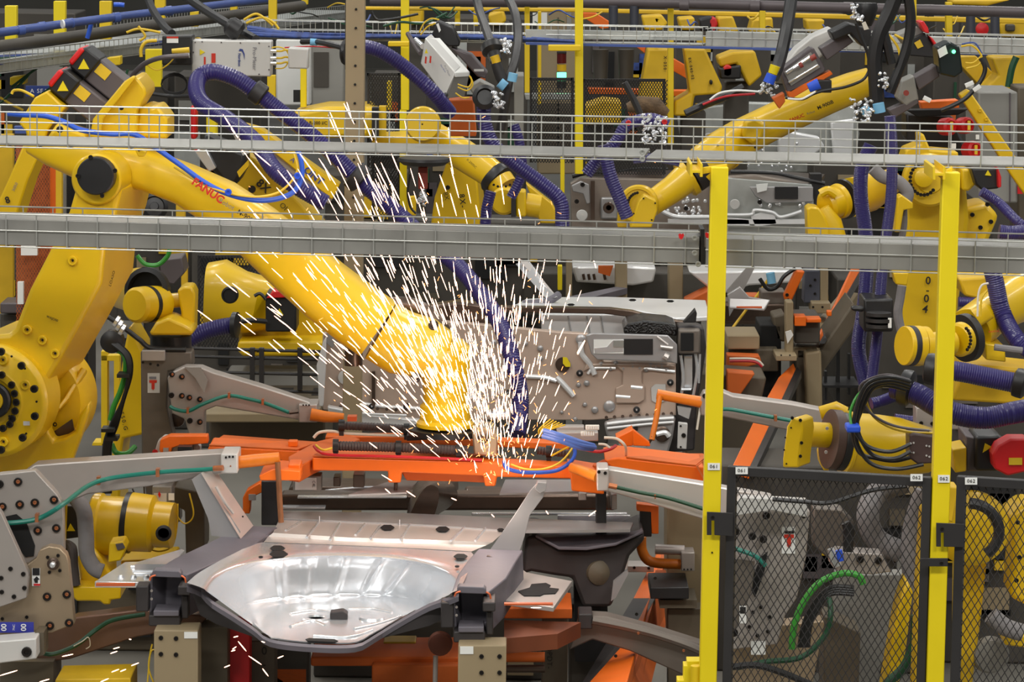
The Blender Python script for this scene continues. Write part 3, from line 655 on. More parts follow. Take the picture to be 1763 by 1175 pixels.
p = B().rect(55, 979, 69, 1010, 10.795, .003).o('warning_sticker', WH, tl); B().rect(56, 979, 68, 991, 10.792, .002).o('black_panel', BK, p); B().poly([(58, 998), (63, 993), (68, 998), (65, 999), (65, 1004), (60, 1004)], 10.792, .002).o('arrow_mark', BK, p); B().rect(58, 1006, 69, 1009, 10.792, .002).o('red_line', RE, p)
p = B().rect(-8, 1072, 58, 1090, 10.75, .003).o('blue_number_strip', mat('sign_blue', (52, 58, 160), .5), tl); text('00', 7, 1081, 10.747, 9, 90, LW, p, bold=.02); text('00', 41, 1081, 10.747, 9, 90, LW, p, bold=.02); text('7NC', 24, 1081, 10.747, 4, 90, LW, p)
q = B().poly([(-40, 1108), (62, 1100), (63, 1135), (-40, 1148)], 10.62, .1); q.o('base_block', GB, tl, .004); bolt(tl, 46, 1123, 10.617, 9)
q = B().poly([(60, 1090), (75, 1090), (76, 1128), (64, 1132)], 10.7, .1); q.rect(0, 1140, 92, 1300, 11.1, .2); q.o('stand_column', BD, tl)
# arms
def arm(nm, label, base, outline, Y, T_, m, dx=0): 
    t = TH(nm, label, 'weld arm', base, 'aluminium welding arms'); B().poly(outline, Y, T_, dx).o('arm_plate', m, t, .005); return t
a1 = arm('welding_arm', 'long upper left aluminium arm ending in a bright orange rod', (60, 830, 11.0), [(40, 815), (60, 801), (110, 797), (250, 788), (396, 779), (408, 782), (408, 813), (385, 816), (255, 838), (150, 852), (112, 868), (96, 850), (60, 811)], 11.5, .09, AL)
B().rect(380, 782, 409, 816, 11.46, .15).o('end_block', GB, a1, .004); bolts(a1, [(389, 788), (395, 787), (401, 787)], 11.457, 2); bolts(a1, [(397, 803)], 11.457, 1.4, BRC)
rd = B().limb([(405, 797, 11.52, 11, 11), (440, 793, 11.52, 11, 11), (481, 789, 11.52, 10, 10)], 20, 2.6).o('orange_rod', OP, a1)
B().T([(478, 796, 11.5), (480, 830, 11.5), (482, 868, 11.5), (484, 900, 11.5)], 5, 10).o('drop_rod', mat('scorched_rod', (142, 92, 58), .5, .2, .3, 12), a1)
B().T([(-20, 902, 10.86), (30, 900, 10.86), (70, 892, 10.86), (110, 868, 10.88), (150, 838, 11.3), (190, 824, 11.46), (270, 814, 11.46), (350, 809, 11.46), (375, 807, 11.46)], 4.2, 8).o('teal_hose', TE, a1)
for x, y in ((63, 893), (169, 829), (271, 815)): B().rect(x - 3, y - 7, x + 3, y + 7, 10.85 if x < 100 else 11.44, .03).o('hose_clip', BRC, a1)
B().T([(368, 807, 11.45), (384, 806, 11.44)], 5, 10).o('hose_fitting', BRC, a1)
a2 = arm('welding_arm', 'lower left dark aluminium arm reaching under the rail end', (150, 1120, 11.1), [(60, 1130), (76, 1110), (78, 1085), (130, 1064), (240, 1050), (360, 1062), (345, 1078), (235, 1098), (120, 1136), (70, 1142)], 11.15, .08, mat('scorched_aluminium', (128, 98, 82), .45, .5, .25, 4))
B().T([(66, 1122, 11.0), (90, 1127, 11.0), (130, 1112, 11.05), (165, 1085, 11.1), (195, 1068, 11.1), (250, 1058, 11.1)], 4.2, 8).o('teal_hose', MATS['dark_green_cable'], a2)
B().T([(110, 1122, 11.04), (140, 1106, 11.04), (152, 1098, 11.05), (155, 1112, 11.06), (148, 1118, 11.06)], 1, 6).o('white_wire', WC, a2)
a3 = TH('welding_arm', 'mid left bolted aluminium arm and upright, an orange rod at its tip', 'weld arm', (288, 890, 12.6), 'aluminium welding arms')
q = B().poly([(242, 605), (330, 606), (332, 632), (290, 640), (288, 700), (306, 790), (310, 900), (258, 900), (244, 800)], 12.6, .1); q.o('upright', AD, a3, .006)
B().rect(244, 604, 284, 622, 12.57, .04).o('cap_block', AL, a3, .003)
bolts(a3, [(246, 624), (259, 627), (272, 629)], 12.56, 2.5)
p = B().rect(254, 643, 275, 677, 12.597, .003).o('maker_sticker', GB, a3)
B().poly([(257, 655), (270, 655), (270, 659), (266, 660), (266, 670), (264, 672), (261, 670), (261, 660), (257, 659)], 12.594, .002).o('orange_mark', LR, p); B().rect(257, 649, 269, 653, 12.594, .002).o('grey_mark', LG, p)
q = B().poly([(288, 650), (300, 640), (318, 632), (346, 633), (368, 642), (450, 666), (530, 692), (545, 704), (545, 728), (516, 724), (372, 700), (352, 708), (352, 752), (326, 752), (318, 722), (296, 712)], 12.5, .08); q.o('arm_plate', AL, a3, .005)
B().slab([W(318, 632, 12.5), W(346, 633, 12.5), W(358, 655, 12.47), (W(352, 676, 12.47)), W(336, 650, 12.47)], (0, -.01, 0)).o('stiffener', AD, a3)
bolts(a3, [(296, 645), (313, 649), (295, 681), (313, 682), (326, 685), (344, 688), (327, 725), (344, 727)], 12.49, 5)
for x, y in ((296, 645), (313, 649), (313, 682), (326, 685), (344, 688), (344, 727)): bolt(a3, x + 1, y, 12.483, 2.3, BRC, 'bolt_head')
B().T([(292, 700, 12.45), (304, 706, 12.45), (325, 708, 12.45), (350, 696, 12.45), (392, 682, 12.46), (430, 688, 12.46), (460, 696, 12.46), (498, 711, 12.46)], 3.2, 8).o('teal_hose', TE, a3)
for x, y in ((323, 708), (394, 682), (452, 693)): B().rect(x - 2, y - 5, x + 2, y + 5, 12.44, .03).o('hose_clip', BRC, a3)
B().rect(514, 697, 546, 728, 12.47, .14).o('end_block', AL, a3, .004); bolts(a3, [(522, 698), (527, 698), (532, 698)], 12.467, 1.5)
B().T([(498, 711, 12.45), (514, 709, 12.45)], 3.4, 8).o('hose_fitting', SD, a3)
B().limb([(535, 714, 12.45, 11, 11), (560, 718, 12.45, 10, 10), (592, 720, 12.45, 8, 8)], 18, 2.4).o('orange_rod', OP, a3)
B().rect(598, 718, 614, 726, 12.3, .05).o('rod_tip', COP, a3)
q = B().L(305, 722, 12.7, (0, -1, 0), [(14, 0), (13, 6), (8, 8), (.1, 8)], 18).o('brown_boss', SD, a3)
# right arms
a4 = TH('welding_arm', 'right pinkish aluminium arm passing behind the 061 post', 'weld arm', (1120, 860, 11.3), 'aluminium welding arms')
B().poly([(1032, 806), (1060, 810), (1215, 835), (1330, 856), (1330, 905), (1212, 895), (1066, 852), (1032, 843)], 11.3, .07).o('arm_plate', ST, a4, .004)
B().rect(1028, 807, 1048, 846, 11.27, .12).o('end_block', ST, a4, .004); bolts(a4, [(1031, 813), (1042, 815)], 11.267, 3)
B().T([(1060, 839, 11.25), (1100, 848, 11.26), (1150, 858, 11.26), (1215, 878, 11.26)], 3.6, 8).o('teal_hose', MATS['dark_green_cable'], a4)
B().T([(1048, 836, 11.25), (1062, 839, 11.25)], 5, 10).o('hose_fitting', BRC, a4); bolts(a4, [(1128, 853), (1128, 858)], 11.25, 1.6, BRC)
a5 = TH('welding_arm', 'right grey aluminium arm with bent orange rod above the gripper frame', 'weld arm', (1300, 720, 12.2), 'aluminium welding arms')
B().poly([(1206, 688), (1212, 676), (1246, 675), (1262, 682), (1365, 696), (1460, 715), (1450, 760), (1360, 742), (1244, 718), (1206, 716)], 12.2, .08).o('arm_plate', AL, a5, .005); bolts(a5, [(1213, 682)], 12.195, 4); bolts(a5, [(1218, 697)], 12.195, 1.4)
B().T([(1245, 705, 12.16), (1262, 706, 12.16), (1310, 715, 12.16), (1380, 728, 12.16)], 3.4, 8).o('teal_hose', TE, a5); B().rect(1333, 716, 1338, 726, 12.14, .03).o('hose_clip', BRC, a5)
B().limb([(1131, 679, 12.22, 9, 9), (1168, 686, 12.22, 9, 9), (1208, 693, 12.22, 10, 10)], 18, 2.6).o('orange_rod', OP, a5)
B().T([(1136, 682, 12.2), (1130, 720, 12.18), (1122, 758, 12.15)], 5, 12).o('drop_rod', OP, a5); B().T([(1123, 752, 12.15), (1117, 763, 12.15)], 3, 8).o('rod_tip', SD, a5)
a6 = TH('welding_arm', 'dark curved arm sweeping down to the right behind the post foot', 'weld arm', (1120, 1110, 11.2), 'aluminium welding arms')
B().poly([(1000, 1060), (1045, 1062), (1120, 1082), (1215, 1112), (1230, 1180), (1180, 1165), (1085, 1122), (1020, 1102), (980, 1120)], 11.2, .08).o('arm_plate', AD, a6, .005)
B().T([(1020, 1068, 11.15), (1080, 1080, 11.15), (1140, 1096, 11.15), (1200, 1118, 11.15), (1230, 1140, 11.15)], 8, 8).o('hose', AD, a6); bolts(a6, [(1099, 1091), (1177, 1121)], 11.12, 2.4, BRC)
B().rect(996, 1058, 1020, 1084, 11.15, .12).o('end_block', RD, a6, .004)
# copper coloured elbow and beige boxes lower right
t = TH('fixture_column', 'beige fixture column with grey cylinder and orange elbow rod, left of the 061 post', 'column', (1190, 1100, 11.9)); t.location.z = 0
q = B().poly([(1148, 860), (1216, 866), (1216, 1240), (1160, 1240), (1148, 1060)], 12.1, .25); q.o('column', BG, t, .006)
B().T([(1104, 925, 12.0), (1106, 950, 12.0), (1122, 968, 12.0), (1172, 972, 12.0)], 9, 14).o('orange_elbow', OP, t)
B().rect(1173, 952, 1196, 984, 11.95, .1).o('elbow_block', AL, t, .003); bolts(t, [(1178, 981), (1184, 981), (1190, 981)], 11.947, 1.5)
B().cyl(W(1128, 946, 12.0), W(1178, 948, 12.0), .018).o('cylinder', AL, t)
q = B().rect(1120, 1012, 1186, 1032, 11.8, .25); q.o('black_bar', BK, t, .003); B().rect(1136, 1034, 1200, 1048, 11.85, .2).o('bar_support', BD, t)
B().rect(1150, 1048, 1216, 1240, 11.9, .1).o('lower_panel', BD, t, .004)
B().rect(1132, 1002, 1170, 1012, 12.0, .2).o('orange_tray', OD, t)
t = TH('sensor_box', 'small grey box with red mark on a beige arm, right of the wheelhouse', 'box', (1100, 985, 12.6)); B().rect(1080, 975, 1126, 986, 12.7, .1).o('beige_arm', AL, t, .003); B().poly([(1079, 965), (1082, 950), (1084, 950), (1080, 980), (1074, 982)], 12.6, .01).o('white_rod', WH, t); bolts(t, [(1092, 978), (1117, 979)], 12.697, 2.5)
# ================================================================ big robot, left
R1 = TH('industrial_robot', 'largest yellow robot, from the left edge reaching down into the sparks', 'robot', (20, 800, 12.0), 'yellow industrial robots'); R1.location.z = 0
fr = (-.12, -1, 0)
B().poly([(92, 744), (124, 722), (128, 742), (112, 752), (94, 756)], 11.86, .01).o('recess_shade', SD, R1); q = B().poly([(-60, 620), (60, 600), (86, 690), (84, 745), (92, 760), (112, 755), (130, 744), (137, 715), (152, 695), (154, 706), (140, 750), (125, 790), (112, 830), (106, 1000), (-60, 1000)], 11.75, .1, .0); q.o('base_casting', Y1, R1, .02)  # dark patch paints the shade down in the casting's recess
B().L(55, 688, 12.0, fr, [(102, -60), (102, 30), (97, 42), (80, 46), (20, 44), (1, 44)], 64).o('rear_ear', Y1, R1)
bolts(R1, [(124, 675), (121, 696), (110, 716), (95, 731)], 11.9, 4)
hub = B().L(-12, 690, 11.6, fr, [(100, -80), (100, 6), (94, 14), (90, 16), (60, 17), (56, 20), (44, 20), (42, 16), (32, 16), (1, 16)], 72).o('shoulder_flange', Y1, R1)
B().L(-12, 690, 11.55, fr, [(32, -4), (32, 4), (29, 7), (20, 7), (19, 2)], 48).o('black_seal', BK, R1)
B().L(-12, 690, 11.54, fr, [(19, -4), (18, 5), (1, 7)], 36).o('hub_cap', Y1, R1)
bolts(R1, [(20, 663), (25, 678), (28, 693), (26, 708), (21, 721), (17, 731), (5, 738), (3, 646)], 11.55, 6.5, ax=fr)
bolts(R1, [(37, 630), (59, 670), (60, 717), (39, 754), (2, 775), (2, 606)], 11.525, 7, ax=fr)
bolts(R1, [(20, 614), (43, 635), (63, 692), (45, 747), (16, 717)], 11.535, 2, ax=fr)
for x, y in ((5, 620), (44, 663), (6, 761)): b = bolt(R1, x, y, 11.556, 9, Y1, 'cast_boss', fr); bolt(R1, x, y, 11.545, 2, BOLT, 'screw', fr)
B().rect(40, 726, 51, 733, 11.54, .004).o('small_plate', GB, R1)
la = B().poly([(-40, 580), (14, 575), (25, 566), (50, 500), (88, 426), (118, 365), (128, 330), (140, 312), (210, 320), (198, 372), (180, 427), (174, 489), (130, 572), (85, 651), (62, 676), (20, 690), (-40, 700)], 11.62, .42, .065); la = la.o('lower_arm', Y1, R1, .016)
for x, y in ((125, 449), (47, 568), (73, 586), (95, 609)): b = bolt(la, x, y, 11.615, 8.5, Y1, 'cast_boss', fr); bolt(la, x, y, 11.605, 2, BOLT, 'screw', fr)
text('WAJD00', 90, 549, 11.614, 4, -22, LB, la, bold=.02); text('LOXSO', 193, 480, 11.75, 6, 66, LB, la, ax=(.8, -.55, 0))
q = B().limb([(143, 640, 11.95, 7, 14), (112, 690, 11.88, 5, 10), (98, 706, 11.84, 4, 8)], 16, 3).o('cast_rib', Y1, R1)
# elbow
q = B().L(168, 308, 11.62, fr, [(44, -70), (44, 8), (41, 12), (1, 12)], 48); q.o('elbow_housing', Y1, R1)
B().poly([(138, 340), (126, 318), (132, 312), (146, 330)], 11.7, .05).o('elbow_lug', Y1, R1, .004)
B().L(165, 303, 11.55, fr, [(33, -16), (33, 3), (31, 5), (1, 6)], 48).o('elbow_cover', BK, R1)
bolts(R1, [(156, 271), (198, 294), (176, 337), (134, 303)], 11.54, 4)
fa = B().limb([(74, 252, 11.98, 16, 60), (110, 262, 11.95, 26, 70), (160, 272, 11.9, 40, 74), (215, 282, 11.88, 38, 70), (262, 296, 11.86, 34, 58), (320, 318, 11.84, 36, 50), (380, 350, 11.82, 42, 50), (440, 396, 11.82, 48, 54), (500, 448, 11.82, 52, 58), (560, 500, 11.84, 54, 60), (612, 540, 11.86, 55, 60), (650, 566, 11.86, 55, 60)], 36, 3.4)
fa = fa.o('forearm', Y1, R1)
text('FANUC', 358, 329, 11.58, 13, -34, LR, fa, bold=.035); text('Robot', 390, 352, 11.58, 8, -30, LG, fa); text('M-900iA', 426, 375, 11.58, 8, -33, LB, fa, bold=.02)
q = B().poly([(232, 258), (240, 255), (252, 262), (248, 270), (238, 270)], 11.66, .04).o('lug', Y1, R1, .003); bolt(R1, 239, 259, 11.655, 1.8)
# drive gearboxes on the elbow
q = B().poly([(155, 240), (158, 215), (212, 148), (228, 133), (236, 134), (250, 152), (252, 164), (236, 190), (236, 240)], 11.8, .3); q.o('gear_housing', Y1, R1, .012)
B().poly([(154, 236), (160, 205), (214, 140), (228, 131), (233, 134), (178, 204), (172, 238)], 11.76, .06).o('cover_plate', Y1, R1, .005)
B().poly([(232, 236), (240, 186), (252, 182), (262, 186), (270, 182), (280, 194), (288, 205), (288, 240)], 11.85, .25).o('gear_casting', Y1, R1, .015); bolt(R1, 209, 186, 11.757, 4); text(',:.', 222, 203, 11.79, 5, 15, LB, R1)
B().poly([(32, 212), (60, 168), (80, 157), (112, 186), (104, 196), (84, 222), (76, 244), (48, 246), (44, 226)], 11.85, .2).o('wrist_drive_cover', Y1, R1, .006)
B().poly([(82, 236), (98, 212), (120, 222), (150, 232), (150, 246), (76, 244)], 11.8, .2).o('elbow_top', Y1, R1, .01)
def motor(par, x0, y0, x1, y1, Y, w, red=True, T_=.16, lab=True, body=None):
    """box motor from connector end (x0,y0) to flange (x1,y1)"""
    d = Vector((x1 - x0, y1 - y0)); L_ = d.length; d.normalize(); n = Vector((-d.y, d.x))
    def pt(u, v): return (x0 + d.x * u + n.x * v, y0 + d.y * u + n.y * v)
    h = w / 2; k = w * .8
    m1 = B().poly([pt(k, -h), pt(L_, -h), pt(L_, h), pt(k, h)], Y, T_).o('motor_body', body or MG, par, .006)
    B().poly([pt(0, -h * .75), pt(w * .12, -h), pt(k + w * .08, -h), pt(k + w * .08, h), pt(w * .12, h), pt(0, h * .75)], Y - .02, T_ + .04).o('motor_head', BK, m1, .008)
    if red: B().poly([pt(-w * .08, -h * .7), pt(w * .14, -h * .8), pt(w * .14, h * .8), pt(-w * .08, h * .7)], Y - .03, T_ + .04).o('encoder_cap', RE, m1, .006)
    if lab:
        B().poly([pt(k + w * .15, -h * .8), pt(k + w * .7, -h * .8), pt(k + w * .7, h * .05), pt(k + w * .15, h * .05)], Y - .003, .003).o('yellow_label', YC, m1)
        a = pt(k - w * .35, h * .1); B().poly([(a[0], a[1] - w * .2), (a[0] + w * .22, a[1] + w * .2), (a[0] - w * .22, a[1] + w * .2)], Y - .024, .004).o('warning_triangle', Y2, m1)
    return m1
motor(R1, 130, 96, 218, 168, 12.0, 44); motor(R1, 94, 134, 172, 196, 11.92, 44)
# dress cables
B().T([(14, 196, 11.7), (40, 198, 11.66), (78, 200, 11.64), (110, 210, 11.62), (140, 224, 11.62), (190, 231, 11.6), (232, 232, 11.6), (270, 256, 11.6), (310, 284, 11.6), (352, 314, 11.6), (392, 334, 11.6), (440, 345, 11.6), (480, 342, 11.6), (508, 328, 11.6), (520, 300, 11.6), (516, 268, 11.6), (506, 250, 11.62)], 4.6, 10).o('blue_cable', BL, R1)
B().T([(300, 288, 11.62), (345, 315, 11.6), (390, 332, 11.59), (440, 339, 11.58), (478, 332, 11.58), (502, 312, 11.58), (512, 290, 11.58), (505, 262, 11.6)], 2, 8).o('yellow_cable', YC, R1)
for x, y in ((393, 331), (512, 303), (103, 223)): bolt(R1, x, y, 11.56, 6, BT if x > 200 else BK, 'cable_tie')
B().T([(20, 162, 11.9), (24, 156, 11.9), (38, 156, 11.88), (58, 166, 11.86)], 2.5, 8).o('orange_lead', YC, R1)
# wrist in the sparks
B().L(690, 590, 11.85, (-.5, -.35, .5), [(96, -8), (96, 22), (88, 30), (70, 30)], 56).o('wrist_ring', mat('scorched_ring', (62, 44, 36), .5, .2, .3, 6), R1) if False else None
rk = s(11.9)
q = B(); q.tube([W(690 + 82 * math.cos(t), 618 - 92 * math.sin(t), 11.98) for t in [math.radians(a) for a in range(18, 200, 13)]], 16 * rk, 12); q.o('wrist_ring', SD, R1)
B().limb([(655, 570, 11.86, 54, 56), (690, 590, 11.86, 56, 56), (735, 600, 11.86, 52, 54), (765, 612, 11.86, 42, 50)], 32, 2.6).o('wrist_body', Y1, R1)
w = B().lathe(W(768, 585, 11.86), (0, 0, -1), [(30 * rk, 0), (44 * rk, 14 * rk), (44 * rk, 60 * rk), (40 * rk, 76 * rk), (38 * rk, 110 * rk), (44 * rk, 116 * rk), (44 * rk, 140 * rk), (50 * rk, 146 * rk), (50 * rk, 152 * rk)], 40).o('wrist_flange', Y1, R1)
B().lathe(W(768, 738, 11.86), (0, 0, -1), [(66 * rk, 0), (66 * rk, 10 * rk), (30 * rk, 12 * rk)], 40).o('tool_flange', BK, R1)
bolts(R1, [(716, 650), (746, 560)], 11.55, 9)
# ================================================================ left middle robots
def robot(label, p):
    t = TH('industrial_robot', label, 'robot', p, 'yellow industrial robots'); t.location.z = 0; return t
R2 = robot('small yellow robot wrist beside the big robot holding an aluminium upright', (225, 700, 13.2))
B().poly([(222, 562), (246, 604), (247, 720), (250, 748), (213, 756), (208, 792), (206, 900), (188, 900), (192, 790), (200, 700), (214, 600)], 13.2, .3).o('lower_arm', Y1, R2, .01)
text('0550.G', 212, 722, 13.19, 7, -76, LB, R2, sp=1.4, bold=.01)
B().limb([(215, 500, 13.3, 30, 34), (235, 500, 13.1, 38, 38), (255, 502, 12.9, 38, 38)], 24, 2.4).o('forearm_end', Y1, R2)
q = B(); q.L(254, 502, 12.8, (-.35, -.93, .1), [(42, -6), (42, 6), (34, 9), (34, -6)], 40); q.o('black_seal', BK, R2)
w = B().L(262, 524, 12.75, (-.55, -.83, .06), [(31, -22), (32, 0), (32, 12)], 40).o('wrist_drum', Y1, R2); B().L(262, 524, 12.75, (-.55, -.83, .06), [(32.5, 10), (32.5, 20)], 40).o('drum_band', BK, w); B().L(262, 524, 12.75, (-.55, -.83, .06), [(32, 20), (31, 42), (26, 48), (1, 49)], 40).o('drum_cap', Y1, w)
B().cyl(W(275, 520, 12.8), W(318, 516, 12.8), 13 * s(12.8)).o('wrist_shaft', Y1, R2)
B().poly([(305, 500), (316, 494), (330, 494), (336, 506), (334, 572), (325, 582), (310, 576), (312, 540)], 12.75, .14).o('wrist_cheek', Y1, R2, .008)
B().poly([(258, 572), (268, 556), (290, 548), (318, 560), (332, 568), (331, 578), (258, 578)], 12.6, .2).o('wrist_foot', Y1, R2, .01)
B().lathe(W(294, 577, 12.75), (0, 0, -1), [(36 * s(12.7), 0), (36 * s(12.7), 22 * s(12.7)), (40 * s(12.7), 23 * s(12.7)), (40 * s(12.7), 30 * s(12.7)), (1e-3, 31 * s(12.7))], 40).o('tool_changer', BK, R2)
B().T([(185, 545, 12.6), (210, 562, 12.6), (240, 585, 12.6), (262, 600, 12.6), (320, 602, 12.6)], 4.5, 10).o('black_rod', BK, R2)
for k in range(3): B().lathe(W(198 + 5 * k, 552 + 7 * k, 12.55), (.8, 0, -.5), [(.022, 0), (.022, .012), (.014, .016)], 14).o('cable_clamp', SV, R2)
t = TH('cable_bundle', 'bundle of green and black cables hanging beside the small robot wrist', 'cable', (200, 700, 12.7))
B().T([(196, 600, 12.7), (214, 612, 12.7), (216, 640, 12.7), (208, 672, 12.7), (196, 700, 12.7), (190, 724, 12.7)], 5, 10).o('green_cable', GN, t)
for k in range(4): B().T([(190 + 3 * k, 590, 12.68), (216 + 2 * k, 612, 12.66), (222 + k, 645, 12.65), (212, 690, 12.66), (192 + k * 3, 732, 12.68), (180 + k * 3, 770, 12.7), (180 + k * 3, 850, 12.7)], 4, 8).o('black_cable', BK, t)
for x, y in ((213, 648), (192, 757), (186, 742)): B().rect(x - 12, y - 3, x + 10, y + 3, 12.62, .08).o('cable_tie', BK, t)
B().lathe(W(193, 588, 12.7), (0, -1, 0), [(.04, -.06), (.042, .02), (.02, .03)], 24).o('black_gland', BK, t)
B().T([(192, 765, 12.75), (200, 780, 12.75), (218, 782, 12.75), (232, 770, 12.8)], 5, 8).o('green_loop', GN, t)
t = TH('opening_guard', 'thin yellow frame with dark opening left of the small robot arm', 'frame', (180, 765, 13.6)); t.location.z = 0
q = B(); q.rect(174, 605, 185, 765, 13.6, .06); q.rect(196, 620, 206, 700, 13.6, .05); q.rect(174, 612, 206, 622, 13.6, .05); q.poly([(160, 762), (176, 762), (176, 768), (158, 768)], 13.6, .1); q.o('frame', YB, t, .002)
# lower left drum robot
R4 = robot('yellow drum wrist robot low down behind the left tool plates', (200, 1020, 12.0))
k = s(12.0)
B().lathe(W(158, 903, 12.0), (1, -.12, -.05), [(52 * k, 0), (56 * k, 4 * k), (56 * k, 16 * k), (52 * k, 20 * k), (53 * k, 60 * k)], 44).o('drum', Y1, R4)
B().lathe(W(217, 900, 11.985), (1, -.12, -.05), [(54 * k, 0), (54 * k, 9 * k)], 44).o('black_band', BK, R4)
B().lathe(W(226, 899, 11.98), (1, -.12, -.05), [(52 * k, 0), (50 * k, 38 * k), (40 * k, 44 * k), (40 * k, 75 * k), (1 * k, 76 * k)], 44).o('drum_rear', Y1, R4)
B().L(282, 918, 11.75, (0, -1, 0), [(14, 0), (14, 6), (10, 7), (9, 0), (.1, 0)], 24).o('port_ring', BK, R4)
B().poly([(188, 935), (212, 932), (218, 944), (208, 966), (186, 970)], 11.65, .1).o('cast_box', Y1, R4, .005); B().poly([(199, 938), (211, 936), (215, 944), (202, 948)], 11.64, .01).o('grey_pad', MG, R4)
B().poly([(107, 872), (128, 872), (137, 880), (137, 926), (107, 930)], 11.9, .2).o('motor', BK, R4, .005); B().poly([(121, 902), (129, 915), (115, 915)], 11.895, .004).o('warning_triangle', Y2, R4)
B().T([(128, 855, 11.8), (144, 880, 11.75), (148, 920, 11.75), (150, 955, 11.75), (162, 978, 11.75), (176, 985, 11.75)], 14, 12).o('grey_sleeve', GT, R4)
B().T([(112, 938, 11.85), (124, 945, 11.8), (126, 975, 11.8), (130, 1008, 11.8)], 9, 10).o('dark_sleeve', mat('dark_fabric', (70, 62, 58), .8, 0, .2, 8), R4)
B().poly([(132, 960), (160, 940), (190, 985), (190, 1012), (140, 1012)], 11.9, .2).o('wrist_yoke', Y1, R4, .01)
B().poly([(124, 1010), (208, 1010), (208, 1032), (190, 1034), (190, 1042), (178, 1042), (172, 1036), (132, 1036), (124, 1028)], 11.8, .3).o('base', Y1, R4, .006)
B().poly([(208, 965), (300, 960), (300, 990), (208, 1000)], 12.1, .2).o('shaded_casting', Y3, R4, .006)
t = TH('junction_box', 'grey junction box lettered C1-L with loose yellow leads', 'box', (277, 895, 12.1))
B().rect(262, 838, 296, 890, 12.05, .1).o('box', GC, t, .004); B().rect(265, 850, 287, 880, 12.045, .006).o('cover', GB, t); text('C1-L', 279, 874, 12.04, 4.5, 0, LB, t); B().poly([(274, 846), (277, 852), (275, 858), (272, 852)], 12.04, .002).o('red_mark', RE, t)
B().rect(290, 850, 300, 862, 12.04, .003).o('white_tag', WH, t); B().rect(262, 892, 300, 897, 12.03, .03).o('brown_bar', OD, t)
for k, P in enumerate(([(228, 842), (240, 870), (246, 900), (244, 920)], [(248, 838), (250, 880), (248, 900)], [(326, 850), (333, 880), (330, 895), (318, 902), (306, 890), (302, 868)], [(300, 868), (302, 900), (300, 930), (280, 942), (258, 940)], [(306, 868), (305, 905), (296, 940), (276, 950), (256, 946)], [(244, 920), (250, 935), (258, 942)], [(262, 1110), (258, 1130), (254, 1175)], [(278, 1128), (262, 1120), (256, 1150), (266, 1180)])):
    B().T([(x, y, 12.0 if y < 1000 else 10.85) for x, y in P], 1.5, 6).o('yellow_lead' if k > 1 else 'black_lead', YC if k > 1 else BK, t)
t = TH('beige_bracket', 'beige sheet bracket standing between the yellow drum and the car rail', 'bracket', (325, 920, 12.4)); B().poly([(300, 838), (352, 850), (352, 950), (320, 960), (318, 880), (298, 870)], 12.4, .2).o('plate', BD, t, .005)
# middle background robot with black motor
R3 = robot('yellow robot seen from behind with black warning motor, left of the sparks', (450, 620, 15.5))
B().limb([(356, 505, 15.3, 52, 60), (376, 506, 15.3, 60, 64), (420, 520, 15.3, 52, 60), (470, 522, 15.4, 42, 50)], 32, 3).o('counterweight_arm', Y1, R3)
B().L(396, 508, 14.75, (0, -1, 0), [(15, -4), (15, 3), (12, 5), (11, 0), (.1, 0)], 28).o('black_port', BK, R3)
B().poly([(455, 480), (510, 488), (552, 520), (556, 592), (410, 592), (412, 560)], 15.3, .4).o('turret', Y1, R3, .015)
B().poly([(410, 588), (560, 588), (562, 604), (552, 614), (418, 614), (408, 604)], 15.1, .5).o('base_ring', Y1, R3, .01)
bolts(R3, [(430, 604), (437, 604), (444, 604), (514, 604), (521, 604), (528, 604)], 15.09, 3)
m1 = B().rect(457, 506, 510, 572, 15.0, .2).o('motor_head', BK, R3, .008); B().poly([(470, 502), (505, 500), (511, 512), (458, 514)], 14.98, .2).o('red_cap', RE, m1, .004); B().poly([(481, 531), (488, 543), (475, 543)], 14.99, .004).o('warning_triangle', Y2, m1)
B().T([(438, 510, 15.0), (448, 506, 15.0), (458, 516, 15.0)], 3, 8).o('black_lead', BK, R3); B().T([(405, 556, 14.9), (430, 552, 14.9), (458, 554, 14.95)], 4.5, 8).o('black_lead', BK, R3)
t = cable('purple_hose', [(322, 586, 14.6), (350, 572, 14.6), (378, 564, 14.6), (404, 560, 14.6)], 15, PU, 'short thick purple hose between the wrist and the rear yellow robot', 'hose', None, 4.5, 16, .07)
B().L(404, 560, 14.6, (1, -.2, 0), [(23, -3), (23, 5), (10, 7)], 24).o('hose_collar', BK, t)
t = TH('safety_rail', 'black guard rail with posts behind the aluminium arm', 'rail', (450, 660, 14.4)); t.location.z = 0
q = B()
for y in (602, 616, 642, 672): q.tube([W(330, y - 2, 14.4), W(560, y + 4, 14.4)], 3 * s(14.4), 6)
q.o('rails', BM, t)
for x in (434, 450, 516): B().rect(x - 4, 600, x + 4, 672, 14.38, .03).o('rail_post', BM, t)
t = TH('machine_bed', 'long beige grey machine bed behind the mid left arm', 'machine base', (460, 760, 14.5)); t.location.z = 0
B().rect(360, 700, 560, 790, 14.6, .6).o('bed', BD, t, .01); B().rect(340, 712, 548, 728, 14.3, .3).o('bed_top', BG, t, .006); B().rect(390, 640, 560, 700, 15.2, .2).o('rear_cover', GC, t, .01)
for x0 in (398, 470, 536): B().rect(x0, 680, x0 + 30, 700, 14.9, .2).o('cover_panel', BM, t)
t = TH('clamp_head', 'orange hooked clamp on a grey plate left of the gripper frame', 'clamp', (310, 780, 12.1))
B().poly([(262, 792), (272, 760), (282, 752), (330, 754), (345, 770), (345, 800), (262, 800)], 12.15, .05).o('grey_plate', GB, t, .003)
